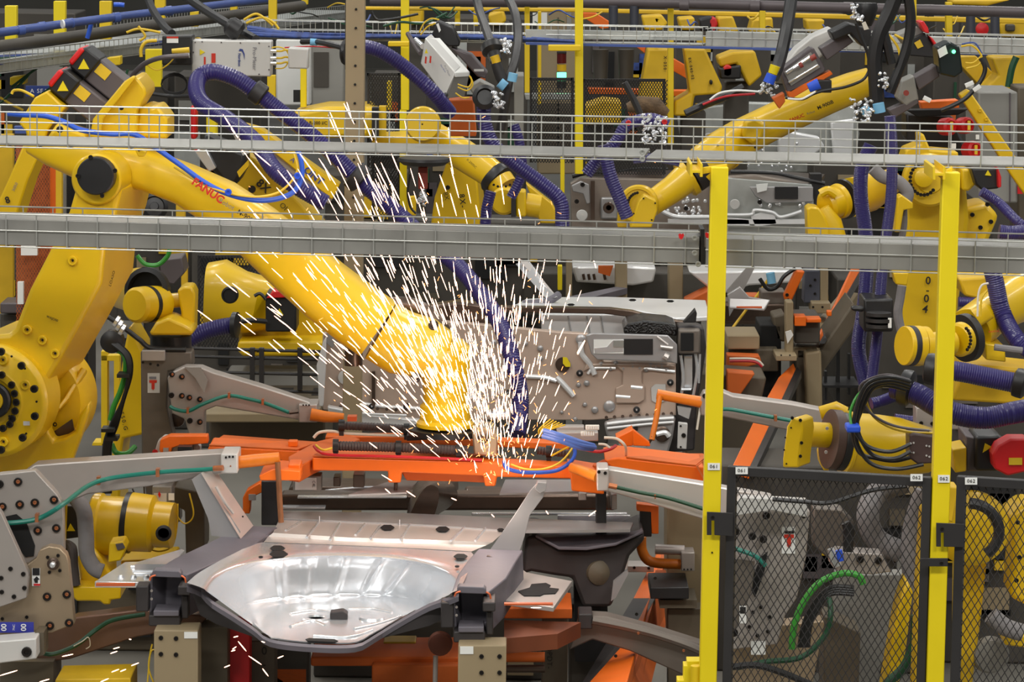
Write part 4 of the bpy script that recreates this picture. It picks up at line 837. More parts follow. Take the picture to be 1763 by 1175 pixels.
B().poly([(274, 775), (276, 758), (292, 751), (357, 751), (358, 764), (308, 768), (296, 772), (294, 784), (280, 786)], 12.1, .06).o('orange_hook', OR, t, .003); B().rect(281, 772, 290, 781, 12.09, .012).o('pivot_square', AL, t)
B().L(267, 779, 12.14, (0, -1, 0), [(5, 0), (5, 1), (4, 1), (3.9, .4)], 18).o('red_ring', RE, t); B().rect(306, 770, 330, 790, 12.05, .08).o('black_jaw', BK, t)
# ================================================================ forearm '8X' robot behind the big one
R5 = robot('yellow robot behind the big forearm, marked 8X, carrying a black motor', (440, 360, 13.6))
B().poly([(380, 300), (400, 255), (440, 272), (520, 352), (575, 420), (470, 420), (390, 345)], 13.3, .3).o('upper_arm', Y1, R5, .012)
text('8X', 453, 321, 13.29, 14, -42, LB, R5, bold=.02); text('OI', 488, 356, 13.29, 9, -42, LB, R5); B().L(434, 326, 13.28, (0, -1, 0), [(6.5, -1), (6.5, 1), (.1, 1)], 20).o('black_plug', BK, R5)
B().poly([(350, 230), (372, 242), (424, 262), (424, 290), (408, 320), (385, 318), (362, 290), (352, 262)], 13.0, .2).o('motor', BK, R5, .02); B().poly([(335, 262), (352, 250), (372, 290), (360, 296)], 12.95, .1).o('bright_cap', SV, R5, .004); B().poly([(408, 296), (427, 276), (428, 286), (412, 306)], 12.9, .05).o('yellow_clip', Y1, R5)
B().poly([(332, 258), (356, 256), (362, 268), (345, 270)], 13.05, .05).o('red_cap', RE, R5)
tb = TH('linear_unit', 'yellow and grey linear unit lettered ONT sloping behind the sparks', 'actuator', (520, 310, 13.2))
B().poly([(400, 214), (416, 212), (582, 330), (566, 352), (470, 276)], 13.15, .1).o('grey_body', GB, tb, .004); B().poly([(412, 212), (450, 222), (585, 318), (572, 344), (470, 262)], 13.1, .1).o('yellow_cover', Y1, tb, .004)
text('ONT', 540, 303, 13.09, 12, -38, LBL, tb, bold=.03); text('A', 504, 276, 13.09, 9, -38, LBL, tb)
B().poly([(386, 198), (392, 192), (402, 200), (428, 264), (418, 268)], 12.9, .02).o('silver_flap', GB, tb)
# blue yellow pipe-clamp etc: pro meter dispenser
t = TH('dispenser_unit', 'flat light grey metering box with a black swoosh logo, upper left', 'box', (400, 150, 14.2))
B().poly([(330, 69), (467, 71), (466, 132), (330, 130)], 14.2, .12).o('housing', GB, t, .005)
text('Pro-Meter', 438, 101, 14.195, 6.5, -90, LG, t); text('Nordson', 412, 103, 14.195, 4.2, -90, LBL, t, bold=.03)
B().poly([(411, 88), (413, 84), (418, 85), (421, 93), (421, 103), (419, 94), (416, 88)], 14.196, .003).o('swoosh_logo', LBL, t)
B().poly([(344, 85), (353, 90), (344, 95)], 14.196, .003).o('warning_triangle', Y2, t); B().rect(364, 92, 371, 108, 14.196, .003).o('orange_label', LR, t); B().rect(351, 98, 354, 114, 14.196, .003).o('orange_label', LR, t)
for x, y in ((336, 73), (348, 72), (381, 73), (414, 74), (446, 74), (463, 80), (333, 90), (334, 124), (463, 120), (446, 128)): bolt(t, x, y, 14.197, 1.2, MG)
q = B().rect(279, 62, 330, 112, 14.15, .14).o('connector_block', BK, t, .005); B().rect(287, 63, 307, 74, 14.145, .003).o('white_label', WH, q); B().rect(287, 63, 307, 66, 14.143, .003).o('orange_stripe', LR, q)
for y, m_ in ((86, YC), (95, SV)): B().limb([(296, y + 2, 14.1, 4, 4), (326, y, 14.1, 5, 5)], 12, 2).o('plug', m_, q)
for y in (88, 100, 109):
    B().cyl(W(466, y, 14.2), W(476, y, 14.2), 3.5 * s(14.2)).o('gland', SV, t); B().T([(475, y, 14.2), (484, y, 14.2), (492, y - 2, 14.2), (500, y, 14.2)], 2, 6).o('yellow_lead', YC, t)
B().T([(468, 82, 14.2), (480, 81, 14.2), (492, 86, 14.2), (498, 100, 14.2), (490, 116, 14.2), (474, 118, 14.2)], 1.3, 6).o('yellow_lead', YC, t)
B().poly([(496, 82), (531, 84), (530, 119), (496, 118)], 14.15, .1).o('control_box', GB, t, .006)
B().T([(325, 96, 14.05), (280, 99, 14.05), (252, 108, 14.1), (235, 122, 14.15), (228, 130, 14.2)], 4.5, 10).o('grey_cable', MG, t)
B().T([(270, 70, 14.1), (252, 72, 14.1), (243, 84, 14.1), (243, 98, 14.1)], 3, 8).o('yellow_cable', YC, t)
B().T([(250, 110, 14.1), (270, 121, 14.1), (288, 112, 14.1), (300, 100, 14.1)], 1.3, 6).o('yellow_lead', YC, t)
q = B()
for a in range(3): q.tube([W(300 + 22 * math.cos(b_), 145 + (15 + a * 2) * math.sin(b_), 14.3) for b_ in [i * math.pi / 8 for i in range(17)]], 1.6 * s(14.3), 6, smooth=False)
solo(q, 'coiled_cable', BK, 'coil of black cable hanging left of the purple loop', 'cable')
cable('black_cable', [(250, 160, 14.2), (300, 166, 14.2), (345, 164, 14.1)], 3.5, BK, 'black cable running under the coiled cable to the purple loop')
cable('black_hose', [(250, -20, 15), (262, 15, 14.8), (282, 45, 14.5), (296, 58, 14.3)], 7, BK, 'left thick black hose dropping from the top edge to the metering box', 'hose')
cable('black_hose', [(310, -12, 15), (350, 15, 14.8), (390, 40, 14.5), (440, 68, 14.3)], 8, BK, 'thick black hose crossing from the top edge over the metering box', 'hose')
B().L(410, 56, 14.4, (.8, 0, -.6), [(14, -14), (17, -10), (17, 8), (12, 12)], 24).o('hose_boot', BK, None) if False else None
solo(B().L(402, 48, 14.3, (.8, 0, -.55), [(10, -14), (17, -8), (18, 10), (12, 16)], 24), 'hose_clamp', BK, 'black clamp boot gripping the thick hose above the metering box', 'clamp')
# ================================================================ purple hoses
def hose(pts, r, label, rib=6.0, n=14): return cable('purple_hose', pts, r, PU, label, 'hose', 'purple hoses', rib * .75, n, .07)
h1 = hose([(560, 350, 12.6), (480, 300, 12.6), (440, 245, 12.7), (390, 205, 12.8), (350, 180, 12.9), (338, 155, 13.0), (344, 132, 13.1), (368, 124, 13.1), (405, 135, 13.1), (440, 158, 13.1), (480, 190, 13.1), (530, 228, 13.1), (580, 272, 13.1), (620, 312, 13.1), (690, 372, 13.1), (740, 420, 13.0), (790, 460, 12.9), (830, 510, 12.8), (862, 560, 12.7), (885, 630, 12.6), (896, 690, 12.6), (890, 750, 12.5)], 15, 'longest purple ribbed hose looping at upper left and falling through the sparks')
for p, ax, r in (((444, 160, 13.1), (.8, 0, -.6), 20), ((615, 305, 13.1), (.75, 0, -.65), 26)):
    B().L(*p, ax, [(r * .8, -12), (r, -9), (r, 9), (r * .8, 12)], 24).o('hose_clamp', BM, h1)
h2 = hose([(600, 78, 13.9), (650, 86, 13.9), (700, 118, 13.9), (745, 158, 13.9), (775, 195, 14.0)], 13, 'purple ribbed hose arching down from behind the beige column')
B().L(760, 172, 13.95, (.75, 0, -.65), [(14, -4), (16, 0), (14, 4)], 20).o('hose_clamp', BK, h2)
h3 = hose([(834, 168, 14.0), (834, 210, 14.0), (850, 250, 14.0), (890, 285, 14.0), (935, 318, 14.0), (964, 345, 14.0), (968, 385, 14.0), (966, 440, 14.0)], 13, 'purple hose hanging from the black ring, bending right at mid height')
B().L(835, 168, 13.95, (0, -1, .3), [(20, -3), (22, 4), (15, 8), (13, 2)], 28).o('black_ring', BK, h3)
hose([(885, 215, 14.6), (895, 250, 14.6), (898, 300, 14.6), (880, 340, 14.6)], 9, 'dark purple hose passing behind the bent hose')
hose([(845, 330, 14.5), (838, 360, 14.5), (835, 395, 14.5)], 10, 'short purple hose stub just above the wireway left of the wrist')
hose([(1010, 300, 15.0), (1030, 275, 15.0), (1060, 245, 15.0), (1080, 215, 15.0), (1120, 205, 15.0), (1150, 215, 15.0)], 11, 'purple hose arching left above the mid right wrist')
hose([(1040, 250, 14.9), (1050, 300, 14.9), (1068, 345, 14.9), (1080, 375, 14.9)], 12, 'purple hose dropping behind the yellow wrist above the wireway')
hose([(1090, 275, 15.1), (1130, 272, 15.1), (1170, 280, 15.1)], 8, 'purple hose lying level above the grey body panel')
h4 = hose([(1500, 250, 13.6), (1484, 290, 13.6), (1482, 340, 13.6), (1490, 400, 13.6), (1492, 470, 13.6), (1486, 540, 13.6), (1478, 600, 13.6), (1490, 660, 13.6)], 13, 'left one of the two purple hoses falling beside the 062 post', 3.0)
h5 = hose([(1532, 200, 13.5), (1536, 260, 13.5), (1534, 340, 13.5), (1524, 420, 13.5), (1516, 500, 13.5), (1510, 580, 13.5), (1500, 660, 13.5)], 10, 'right one of the two purple hoses falling beside the 062 post', 3.0)
q = B().rect(1487, 515, 1538, 572, 13.35, .2); q.poly([(1466, 528), (1488, 528), (1488, 538), (1466, 536)], 13.3, .05); solo(q, 'hose_bracket', BK, 'black bracket clamping the two falling purple hoses', 'bracket', bev=.01)
q = B()
for x, y, w in ((1513, 541, 22), (1514, 551, 24), (1513, 561, 22)): q.L(x, y, 13.3, (0, 0, 1), [(w, -3), (w, 3)], 20)
solo(q, 'hose_clamp', BM, 'ribbed black collar on the front of the hose bracket', 'clamp')
solo(B().rect(1529, 548, 1535, 565, 13.26, .004), 'white_tag', WH, 'white tag on the black hose bracket', 'tag')
h6 = hose([(1540, 668, 11.3), (1580, 680, 11.25), (1630, 708, 11.2), (1690, 720, 11.2), (1740, 712, 11.2), (1800, 700, 11.25)], 20, 'thick purple ribbed hose sweeping right behind the 062 post', 5.2, 18)
h7 = hose([(1600, 635, 11.9), (1650, 640, 11.9), (1700, 650, 11.9), (1760, 662, 11.9), (1800, 668, 11.9)], 18, 'purple ribbed hose above the thick one, ending in a black collar', 5.4, 18)
for h, p, ax, r in ((h6, (1560, 668, 11.28), (1, -.35, -.2), 32), (h7, (1604, 636, 11.88), (1, -.3, -.1), 28), (h7, (1756, 660, 11.8), (1, -.3, -.2), 26)):
    B().L(*p, ax, [(r * .7, -12), (r * .95, -9), (r, -2), (r, 8), (r * .8, 12), (r * .6, 13)], 32).o('black_collar', BK, h)
h8 = hose([(1700, 440, 12.6), (1712, 480, 12.6), (1726, 540, 12.6), (1755, 590, 12.5), (1800, 620, 12.5)], 16, 'purple hose curving down at the right edge below the wireway', 5, 16)
hose([(1690, 330, 13.8), (1720, 350, 13.8), (1750, 380, 13.7), (1790, 410, 13.7)], 9, 'thin purple hose sloping down at the right edge above the wireway', 5)
hose([(1650, 520, 13.4), (1690, 520, 13.4), (1720, 512, 13.4)], 9, 'dark purple hose level with the wrist behind the 062 post', 5)
hose([(1500, 695, 13.0), (1520, 690, 13.0), (1550, 678, 12.9)], 10, 'short purple hose stub below the cable loop', 5)
hose([(1540, 720, 12.6), (1570, 724, 12.6), (1600, 726, 12.6), (1640, 728, 12.6)], 8, 'level purple hose just above the lower right drum', 5)
hose([(1720, 400, 13.0), (1745, 402, 13.0), (1790, 396, 13.0)], 14, 'purple hose resting behind the wireway end at the right edge', 5)
# ================================================================ second underbody behind the sparks
b2 = TH('car_underbody', 'second bare car underbody standing behind the sparks, its dash panel facing the camera', 'car body', (880, 760, 14.2))
YD = 14.2
q = B().poly([(556, 575), (620, 552), (700, 548), (840, 560), (960, 572), (1012, 575), (1022, 600), (1040, 622), (1164, 626), (1164, 716), (1100, 718), (1020, 724), (960, 724), (700, 722), (556, 706), (552, 640)], YD, .05); q.o('dash_panel', BR, b2, .004)
# raised beads on the dash panel
q = B()
q.slab([W(1003, 640, 14.19), W(1020, 632, 14.19), W(1062, 632, 14.19), W(1072, 640, 14.19), W(1072, 662, 14.19), W(1060, 668, 14.19), W(1060, 694, 14.19), W(1100, 694, 14.19), W(1110, 688, 14.19), (W(1110, 664, 14.19)), W(1105, 660, 14.19), W(1105, 640, 14.19), W(1112, 632, 14.19), W(1162, 633, 14.19), W(1162, 628, 14.19), W(1010, 626, 14.19)], (0, -.012, 0))
q.o('stiffening_bead', BR, b2, .004)
q = B()
for P, r in (([(1012, 644), (1024, 634), (1060, 634)], 3), ([(1108, 634), (1162, 640)], 3), ([(1060, 682), (1085, 684)], 4), ([(1086, 666), (1106, 668)], 4.5), ([(1000, 590), (1002, 610), (1016, 628), (1024, 645)], 5), ([(958, 650), (970, 662), (988, 682)], 5), ([(900, 648), (935, 650), (958, 656)], 4), ([(600, 690), (660, 700), (740, 704)], 3)):
    q.T([(x, y, 14.185) for x, y in P], r, 10)
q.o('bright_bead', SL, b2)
q = B()
for x, y, r in ((1000, 585, 9), (1049, 700, 10), (1024, 706, 6), (1010, 660, 5), (996, 663, 4), (1007, 697, 4), (990, 722, 4), (967, 710, 3), (880, 600, 5), (905, 592, 4), (930, 600, 5), (895, 618, 4), (930, 618, 5), (850, 590, 5), (820, 600, 4)):
    q.L(x, y, 14.19, (0, -1, 0), [(r, -1), (r, 1), (r * .75, 2.5), (r * .4, 3), (.1, 3)], 20)
for k, (x, y) in enumerate(((1035, 628), (1051, 634), (1060, 626), (1073, 634), (1089, 631), (1101, 633), (1113, 636), (1120, 630), (1129, 632), (1139, 631), (1147, 635))):
    q.L(x, y, 14.19, (0, -1, 0), [(5, 0), (5, 1), (2.5, 2), (2, 7), (.1, 7)], 12)
q.o('spot_welds_and_studs', SG, b2)
for x, y, r in ((998, 643, 6), (1154, 659, 6), (1096, 706, 6), (873, 677, 6), (700, 700, 6), (640, 700, 5)):
    g = B().L(x, y, 14.18, (0, -1, 0), [(r, 0), (r, 1), (r * .5, 1.5), (r * .4, 0)], 16).o('rubber_grommet', BK, b2); B().L(x, y, 14.17, (0, -1, 0), [(r * .35, -1), (r * .3, 1), (.1, 1)], 10).o('centre_pin', SV, g)
q = B()
for x in range(1044, 1160, 14): q.L(x, 719 - (x - 1044) * .06, 14.17, (0, -1, 0), [(3, 0), (3, 2), (.1, 2.2)], 10)
for x in range(570, 700, 16): q.L(x, 700 + (x - 570) * .05, 14.17, (0, -1, 0), [(3, 0), (3, 2), (.1, 2.2)], 10)
q.o('weld_nuts', SD, b2)
w_ = B().L(595, 650, 14.18, (0, -1, 0), [(13, 0), (13, 2), (10, 3), (.1, 3)], 24).o('white_plug', GB, b2); B().L(608, 677, 14.18, (0, -1, 0), [(4, 0), (4, 2), (.1, 2)], 12).o('white_plug', GB, b2)
B().poly([(1121, 668), (1128, 662), (1146, 662), (1146, 690), (1132, 696), (1122, 690)], 14.19, .004).o('bare_patch', GB, b2)
# yellow hole
B().L(969, 628, 14.19, (0, -1, 0), [(13, 0), (13, 1), (.1, 1.2)], 28).o('dark_hole', SD, b2); B().poly([(969, 615), (976, 616), (982, 626), (982, 632), (974, 632), (969, 626)], 14.17, .003).o('yellow_cap', Y2, b2)
# upper reinforcement with window
q = B(); Yr = 14.1
q.poly([(1008, 578), (1020, 574), (1130, 577), (1150, 578), (1166, 594), (1166, 627), (1155, 624), (1028, 620), (1018, 610)], Yr, .02); q.o('cowl_reinforcement', SG, b2, .004)
B().rect(1022, 585, 1075, 609, Yr - .004, .003).o('light_window', WH, b2); B().poly([(1023, 600), (1045, 598), (1056, 586), (1073, 586), (1073, 606), (1024, 608)], Yr - .006, .003).o('sheet_behind', SV, b2)
B().rect(1074, 584, 1124, 611, Yr - .005, .003).o('dark_window', BK, b2); B().rect(1056, 587, 1074, 598, Yr - .01, .004).o('grey_block', GC, b2)
q = B(); q.T([(1131, 580, 14.08), (1150, 594, 14.08)], 2); q.T([(1137, 597, 14.08), (1158, 600, 14.08)], 3); q.T([(1143, 612, 14.08), (1150, 616, 14.08)], 6); q.o('pressings', ST, b2)
# inner silver tub, dark flange and deck
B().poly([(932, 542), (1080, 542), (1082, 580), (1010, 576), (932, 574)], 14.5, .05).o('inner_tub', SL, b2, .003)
q = B()
for x in (980, 1012, 1036): q.T([(x - 2, 544, 14.49), (x + 3, 575, 14.49)], 2, 8)
q.o('tub_pressings', SV, b2)
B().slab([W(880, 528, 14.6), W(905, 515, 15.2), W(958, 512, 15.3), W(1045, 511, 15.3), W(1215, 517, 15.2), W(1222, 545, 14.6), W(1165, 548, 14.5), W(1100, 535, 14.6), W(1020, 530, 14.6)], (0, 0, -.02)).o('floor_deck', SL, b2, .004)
q = B(); q.poly([(838, 528), (930, 529), (1050, 531), (1090, 536), (1140, 550), (1195, 556), (1195, 562), (1130, 558), (1080, 546), (1040, 541), (838, 538)], 14.4, .05); q.o('dark_flange', SD, b2, .004)
for x, y, w in ((983, 525, 7), (1089, 517, 7), (1154, 519, 7)): B().poly([(x - w, y), (x - w * .5, y - 2), (x + w * .5, y - 2), (x + w, y), (x + w * .5, y + 2), (x - w * .5, y + 2)], 14.5, .002).o('hole', VO, b2)
q = B(); q.slab([W(888, 455, 15.1), W(910, 448, 15.1), W(952, 505, 15.0), W(960, 512, 14.9), W(940, 514, 14.9)], (0, .01, 0)); q.o('upright_bracket', SG, b2); B().slab([W(892, 446, 15.08), W(908, 450, 15.08), W(958, 510, 14.98), W(950, 512, 14.98)], (0, .004, 0)).o('bracket_face', ST, b2)
B().T([(900, 524, 14.9), (940, 520, 14.9), (962, 508, 14.95)], 7, 10).o('grey_rail', RC, b2)
q = B().poly([(1074, 566), (1080, 558), (1110, 552), (1150, 556), (1165, 562), (1166, 580), (1150, 578), (1074, 576)], 14.15, .25)
q.o('plastic_wrapped_inlet', mat('glossy_black_film', (18, 15, 14), .14, 0, .4, 30, bump=.8), b2, .008)
# right pillar
q = B(); q.poly([(1166, 562), (1196, 560), (1212, 566), (1216, 600), (1210, 640), (1200, 700), (1196, 776), (1150, 780), (1156, 720), (1168, 690), (1168, 600)], 14.25, .12); q.o('front_pillar', RD, b2, .008)
q = B(); q.T([(1172, 612, 14.15), (1176, 650, 14.15), (1172, 690, 14.15)], 2.6); q.T([(1197, 606, 14.15), (1200, 640, 14.15), (1192, 690, 14.15)], 2.6); q.T([(1205, 610, 14.15), (1203, 660, 14.15)], 2); q.rect(1178, 614, 1192, 670, 14.18, .03); q.poly([(1166, 700), (1190, 704), (1186, 722), (1168, 714)], 14.1, .02); q.T([(1173, 671, 14.14), (1190, 671, 14.14)], 2.4); q.o('bright_pillar_pressing', SV, b2)
q = B(); q.rect(1168, 568, 1206, 610, 14.12, .06); q.o('latch_box', AD, b2, .008); B().rect(1172, 574, 1194, 604, 14.11, .012).o('box_opening', VO, b2)
q = B(); q.poly([(1176, 556), (1190, 540), (1197, 532), (1200, 540), (1198, 556)], 14.2, .05); q.o('black_clip', BK, b2, .004)
B().poly([(1168, 728), (1184, 730), (1182, 774), (1166, 773)], 14.05, .03).o('hole_plate', GB, b2, .003); bolts(b2, [(1177, 750)], 14.045, 4); bolts(b2, [(1172, 734), (1172, 770)], 14.045, 1.8)
# lower sill and left edge
q = B(); q.poly([(1040, 730), (1060, 724), (1100, 720), (1160, 717), (1163, 722), (1158, 755), (1150, 782), (1120, 784), (1090, 780), (1080, 760), (1045, 752)], 14.12, .06); q.o('front_sill', SG, b2, .008)
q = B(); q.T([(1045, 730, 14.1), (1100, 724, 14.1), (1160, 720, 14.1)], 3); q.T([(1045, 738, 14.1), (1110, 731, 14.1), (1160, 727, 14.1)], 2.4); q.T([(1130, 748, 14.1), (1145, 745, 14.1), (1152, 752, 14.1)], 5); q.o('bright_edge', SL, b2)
B().L(1140, 748, 14.1, (0, -1, 0), [(14, 0), (12, 1), (.1, 1)], 24).o('sill_recess', SD, b2); B().rect(1091, 735, 1098, 742, 14.1, .004).o('square_hole', VO, b2)
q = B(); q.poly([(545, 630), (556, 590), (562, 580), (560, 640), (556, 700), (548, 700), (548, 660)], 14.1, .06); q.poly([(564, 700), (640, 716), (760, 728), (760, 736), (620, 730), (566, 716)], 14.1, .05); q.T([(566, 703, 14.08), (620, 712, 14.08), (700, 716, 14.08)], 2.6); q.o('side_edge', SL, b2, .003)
B().poly([(560, 590), (566, 560), (580, 548), (640, 545), (640, 556), (590, 562), (572, 600)], 14.12, .04).o('corner_gusset', SG, b2, .003)
q = B(); q.poly([(700, 548), (720, 530), (790, 520), (850, 528), (850, 560), (840, 562)], 14.3, .1); q.o('dark_upper_casting', SD, b2, .01)
q = B(); q.rect(640, 640, 646, 700, 14.17, .02); q.rect(770, 640, 776, 706, 14.17, .02); q.o('dark_ribs', SD, b2)
# ================================================================ third underbody further back
b3 = TH('car_underbody', 'third car underbody further back with bronze and grey dash panel above the wireway', 'car body', (1180, 420, 18.5))
q = B().poly([(982, 316), (1000, 306), (1150, 310), (1300, 302), (1398, 318), (1402, 360), (1404, 420), (1120, 430), (984, 430)], 18.6, .08); q.o('dash_panel', mat('taupe_panel', (150, 138, 128), .4, .5, .12, 3), b3, .005)
B().poly([(1222, 304), (1398, 318), (1402, 360), (1404, 430), (1222, 430)], 18.57, .03).o('silver_panel', GV, b3, .004); B().poly([(1292, 372), (1310, 366), (1334, 370), (1338, 386), (1300, 392)], 18.5, .02).o('pale_pressing', SL, b3, .004); B().poly([(1222, 372), (1290, 378), (1292, 390), (1222, 392)], 18.5, .02).o('pale_pressing', SL, b3, .004)
q = B(); q.poly([(984, 320), (1000, 312), (1014, 318), (1016, 350), (1010, 352), (1004, 334), (986, 330)], 18.5, .03); q.poly([(1290, 322), (1400, 322), (1400, 348), (1320, 350), (1300, 338)], 18.5, .03); q.o('reinforcement', SG, b3, .004)
B().rect(1334, 322, 1374, 343, 18.48, .01).o('dark_window', BK, b3); B().poly([(1302, 318), (1322, 316), (1320, 328), (1304, 332)], 18.48, .01).o('bright_window', WH, b3)
B().rect(1017, 312, 1024, 378, 18.55, .03).o('dark_slot', SD, b3); B().rect(1034, 340, 1064, 378, 18.56, .03).o('pressed_square', SG, b3, .01)
B().L(1048, 358, 18.5, (0, -1, 0), [(10, 0), (9, 2), (5, 2), (4, 0), (.1, 0)], 20).o('grommet', SD, b3); bolts(b3, [(1003, 318), (993, 347), (1181, 359), (1308, 348), (1313, 322)], 18.5, 4)
B().L(1002, 371, 18.5, (0, -1, 0), [(10, 0), (9, 2), (.1, 3)], 20).o('oval_plug', GB, b3)
q = B(); rnd = random.Random(5)
for x0, x1, y0, y1, n in ((1150, 1206, 342, 366, 16), (1163, 1220, 336, 370, 10), (1308, 1400, 345, 356, 12), (1163, 1220, 350, 376, 8)):
    for _ in range(n): q.L(rnd.uniform(x0, x1), rnd.uniform(y0, y1), 18.52, (0, -1, 0), [(3.4, 0), (3, 2.5), (1.4, 3), (.1, 3)], 10)
q.o('weld_studs', SV, b3)
q = B(); q.T([(1134, 360, 18.45), (1148, 368, 18.45), (1170, 374, 18.45), (1230, 374, 18.45)], 4); q.T([(1225, 370, 18.5), (1290, 370, 18.5), (1300, 362, 18.5), (1330, 366, 18.5), (1345, 374, 18.5), (1380, 364, 18.5)], 3); q.rect(1150, 378, 1395, 386, 18.5, .03); q.o('bright_bead', SL, b3)
B().L(1265, 352, 18.5, (0, -1, 0), [(9, 0), (9, 1), (8, 2), (.1, 2)], 20).o('oval_plug', GB, b3)
B().slab([W(985, 312, 18.7), W(1000, 298, 19.4), W(1250, 290, 19.6), W(1420, 300, 19.4), W(1405, 318, 18.7)], (0, 0, -.02)).o('floor_deck', SD, b3)
q = B(); q.T([(1258, 296, 18.6), (1330, 298, 18.6), (1370, 306, 18.6), (1420, 316, 18.6)], 3.5); q.T([(1062, 296, 18.6), (1100, 290, 18.6), (1150, 291, 18.6)], 2); q.rect(1395, 300, 1415, 350, 18.6, .1); q.T([(985, 304, 18.6), (1020, 296, 18.6), (1060, 300, 18.6)], 4); q.o('black_trim', BK, b3)
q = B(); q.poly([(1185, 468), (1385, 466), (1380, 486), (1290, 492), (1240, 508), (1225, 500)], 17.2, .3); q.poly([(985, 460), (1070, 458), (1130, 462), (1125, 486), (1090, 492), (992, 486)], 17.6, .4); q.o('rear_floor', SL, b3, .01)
q = B()
for x in (1004, 1013, 1022, 1040): q.T([(x, 472, 17.58), (x + 2, 482, 17.58)], 2.5)
q.o('pressed_slots', SD, b3); B().poly([(1030, 458), (1056, 458), (1050, 476), (1030, 470)], 17.5, .02).o('rust_patch', OD, b3)
q = B(); q.poly([(1252, 508), (1274, 494), (1290, 512), (1325, 518), (1318, 534), (1258, 530)], 15.2, .03); q.slab([W(1256, 514, 15.1), W(1326, 516, 15.1), W(1316, 532, 15.0), W(1256, 528, 15.0)], (0, 0, -.01)); q.o('side_plate', SG, b2, .003)
B().top([(1268, 520), (1280, 517), (1300, 516), (1312, 520), (1300, 524), (1276, 524)], G(1290, 520, 1).z if False else .0, .001) if False else None
B().rect(1268, 528, 1312, 531, 15.0, .01).o('copper_strip', COP, b2)
# fourth body bits high right
b4 = TH('car_underbody', 'furthest car underbody, pale pressed panels showing through the wire tray at upper right', 'car body', (1320, 280, 21.5))
B().poly([(1165, 190), (1280, 176), (1470, 182), (1480, 230), (1470, 296), (1180, 300)], 21.6, .1).o('dash_panel', GV, b4, .01)
q = B(); q.poly([(1340, 240), (1356, 226), (1410, 236), (1420, 252), (1400, 268), (1340, 264)], 21.4, .1); q.poly([(1430, 210), (1470, 205), (1468, 290), (1436, 290)], 21.5, .05); q.poly([(1170, 195), (1180, 190), (1215, 240), (1208, 256)], 21.4, .04); q.o('pale_pressings', SL, b4, .01)
q = B()
for _ in range(46): q.L(rnd.uniform(1225, 1400), rnd.uniform(240, 296), 21.38, (0, -1, 0), [(3, 0), (2.6, 2.5), (.1, 3)], 8)
q.o('weld_studs', SV, b4)
B().L(1220, 238, 21.4, (0, -1, 0), [(9, 0), (8, 3), (.1, 3)], 18).o('oval_plug', GB, b4)
# ================================================================ robots, upper middle and right
R6 = robot('long yellow forearm sloping down left from the upper right, dark band near its wrist', (1280, 320, 16.3))
B().limb([(1500, 138, 16.4, 22, 40), (1470, 150, 16.4, 26, 40), (1420, 170, 16.35, 28, 40), (1340, 205, 16.3, 30, 40), (1280, 235, 16.2, 32, 40), (1240, 262, 16.1, 36, 40)], 30, 3.2).o('forearm', Y1, R6)
B().limb([(1248, 255, 16.1, 34, 36), (1216, 282, 16.0, 36, 36), (1205, 292, 16.0, 34, 34)], 26, 2.4).o('forearm_end', Y1, R6)
d6 = (-.8, -.15, -.55)
k = s(16.0)
B().lathe(W(1212, 286, 16.0), d6, [(34 * k, -2 * k), (34 * k, 26 * k)], 36).o('dark_band', BM, R6)
B().lathe(W(1186, 304, 15.98), d6, [(35 * k, -2 * k), (35 * k, 8 * k), (30 * k, 12 * k)], 36).o('yellow_ring', Y1, R6)
B().limb([(1180, 308, 15.95, 26, 26), (1160, 325, 15.9, 24, 24), (1130, 345, 15.8, 22, 22), (1115, 355, 15.8, 22, 22)], 28, 2.2).o('wrist_neck', Y1, R6)
B().L(1100, 352, 15.75, (-.2, -1, .1), [(34, -12), (34, 8), (31, 11), (26, 11), (25, 8), (1, 8)], 44).o('wrist_drum', Y1, R6)
for i in range(11):
    a = math.radians(98 + i * 12); bolt(R6, 1100 + 19 * math.cos(a), 352 - 20 * math.sin(a), 15.71, 2.6)
B().poly([(1066, 352), (1072, 334), (1080, 360), (1082, 392), (1063, 392)], 15.8, .14).o('wrist_cheek', Y1, R6, .006)
B().poly([(1084, 392), (1100, 346), (1110, 336), (1130, 346), (1132, 362), (1122, 392)], 15.6, .1).o('wrist_yoke', Y1, R6, .006); bolts(R6, [(1108, 342), (1128, 350), (1091, 368), (1122, 379)], 15.59, 1.6)
B().poly([(1282, 208), (1300, 202), (1320, 215), (1312, 240), (1296, 250), (1278, 236)], 16.0, .1).o('cast_lug', Y1, R6, .015); bolts(R6, [(1300, 254), (1236, 250)], 15.95, 2)
text('FANUC', 1372, 203, 16.05, 5.5, 22, LR, R6, bold=.03); text('Robot', 1396, 194, 16.05, 4, 20, LG, R6); text('M-900iB', 1421, 181, 16.05, 6, 24, LB, R6, bold=.03)
R7 = robot('yellow robot with round bolted shoulder just left of the 062 post top, marked 0-04', (1600, 560, 14.8))
B().poly([(1556, 300), (1660, 290), (1668, 380), (1640, 600), (1548, 600), (1545, 470), (1558, 400)], 14.9, .3, .03).o('lower_arm', Y1, R7, .02)
B().L(1600, 310, 14.75, (0, -1, .05), [(46, -20), (46, 5), (42, 10), (24, 10), (22, 14), (1, 14)], 48).o('shoulder_flange', Y1, R7); B().L(1590, 306, 14.68, (0, -1, 0), [(17, -5), (16, 6), (8, 9), (.1, 9)], 32).o('hub_dome', Y1, R7)
for i in range(20):
    a = math.radians(70 + i * 14.5)
    if 90 < (70 + i * 14.5) < 330: bolt(R7, 1590 + 23 * math.cos(a), 309 - 27 * math.sin(a), 14.68, 3.2)
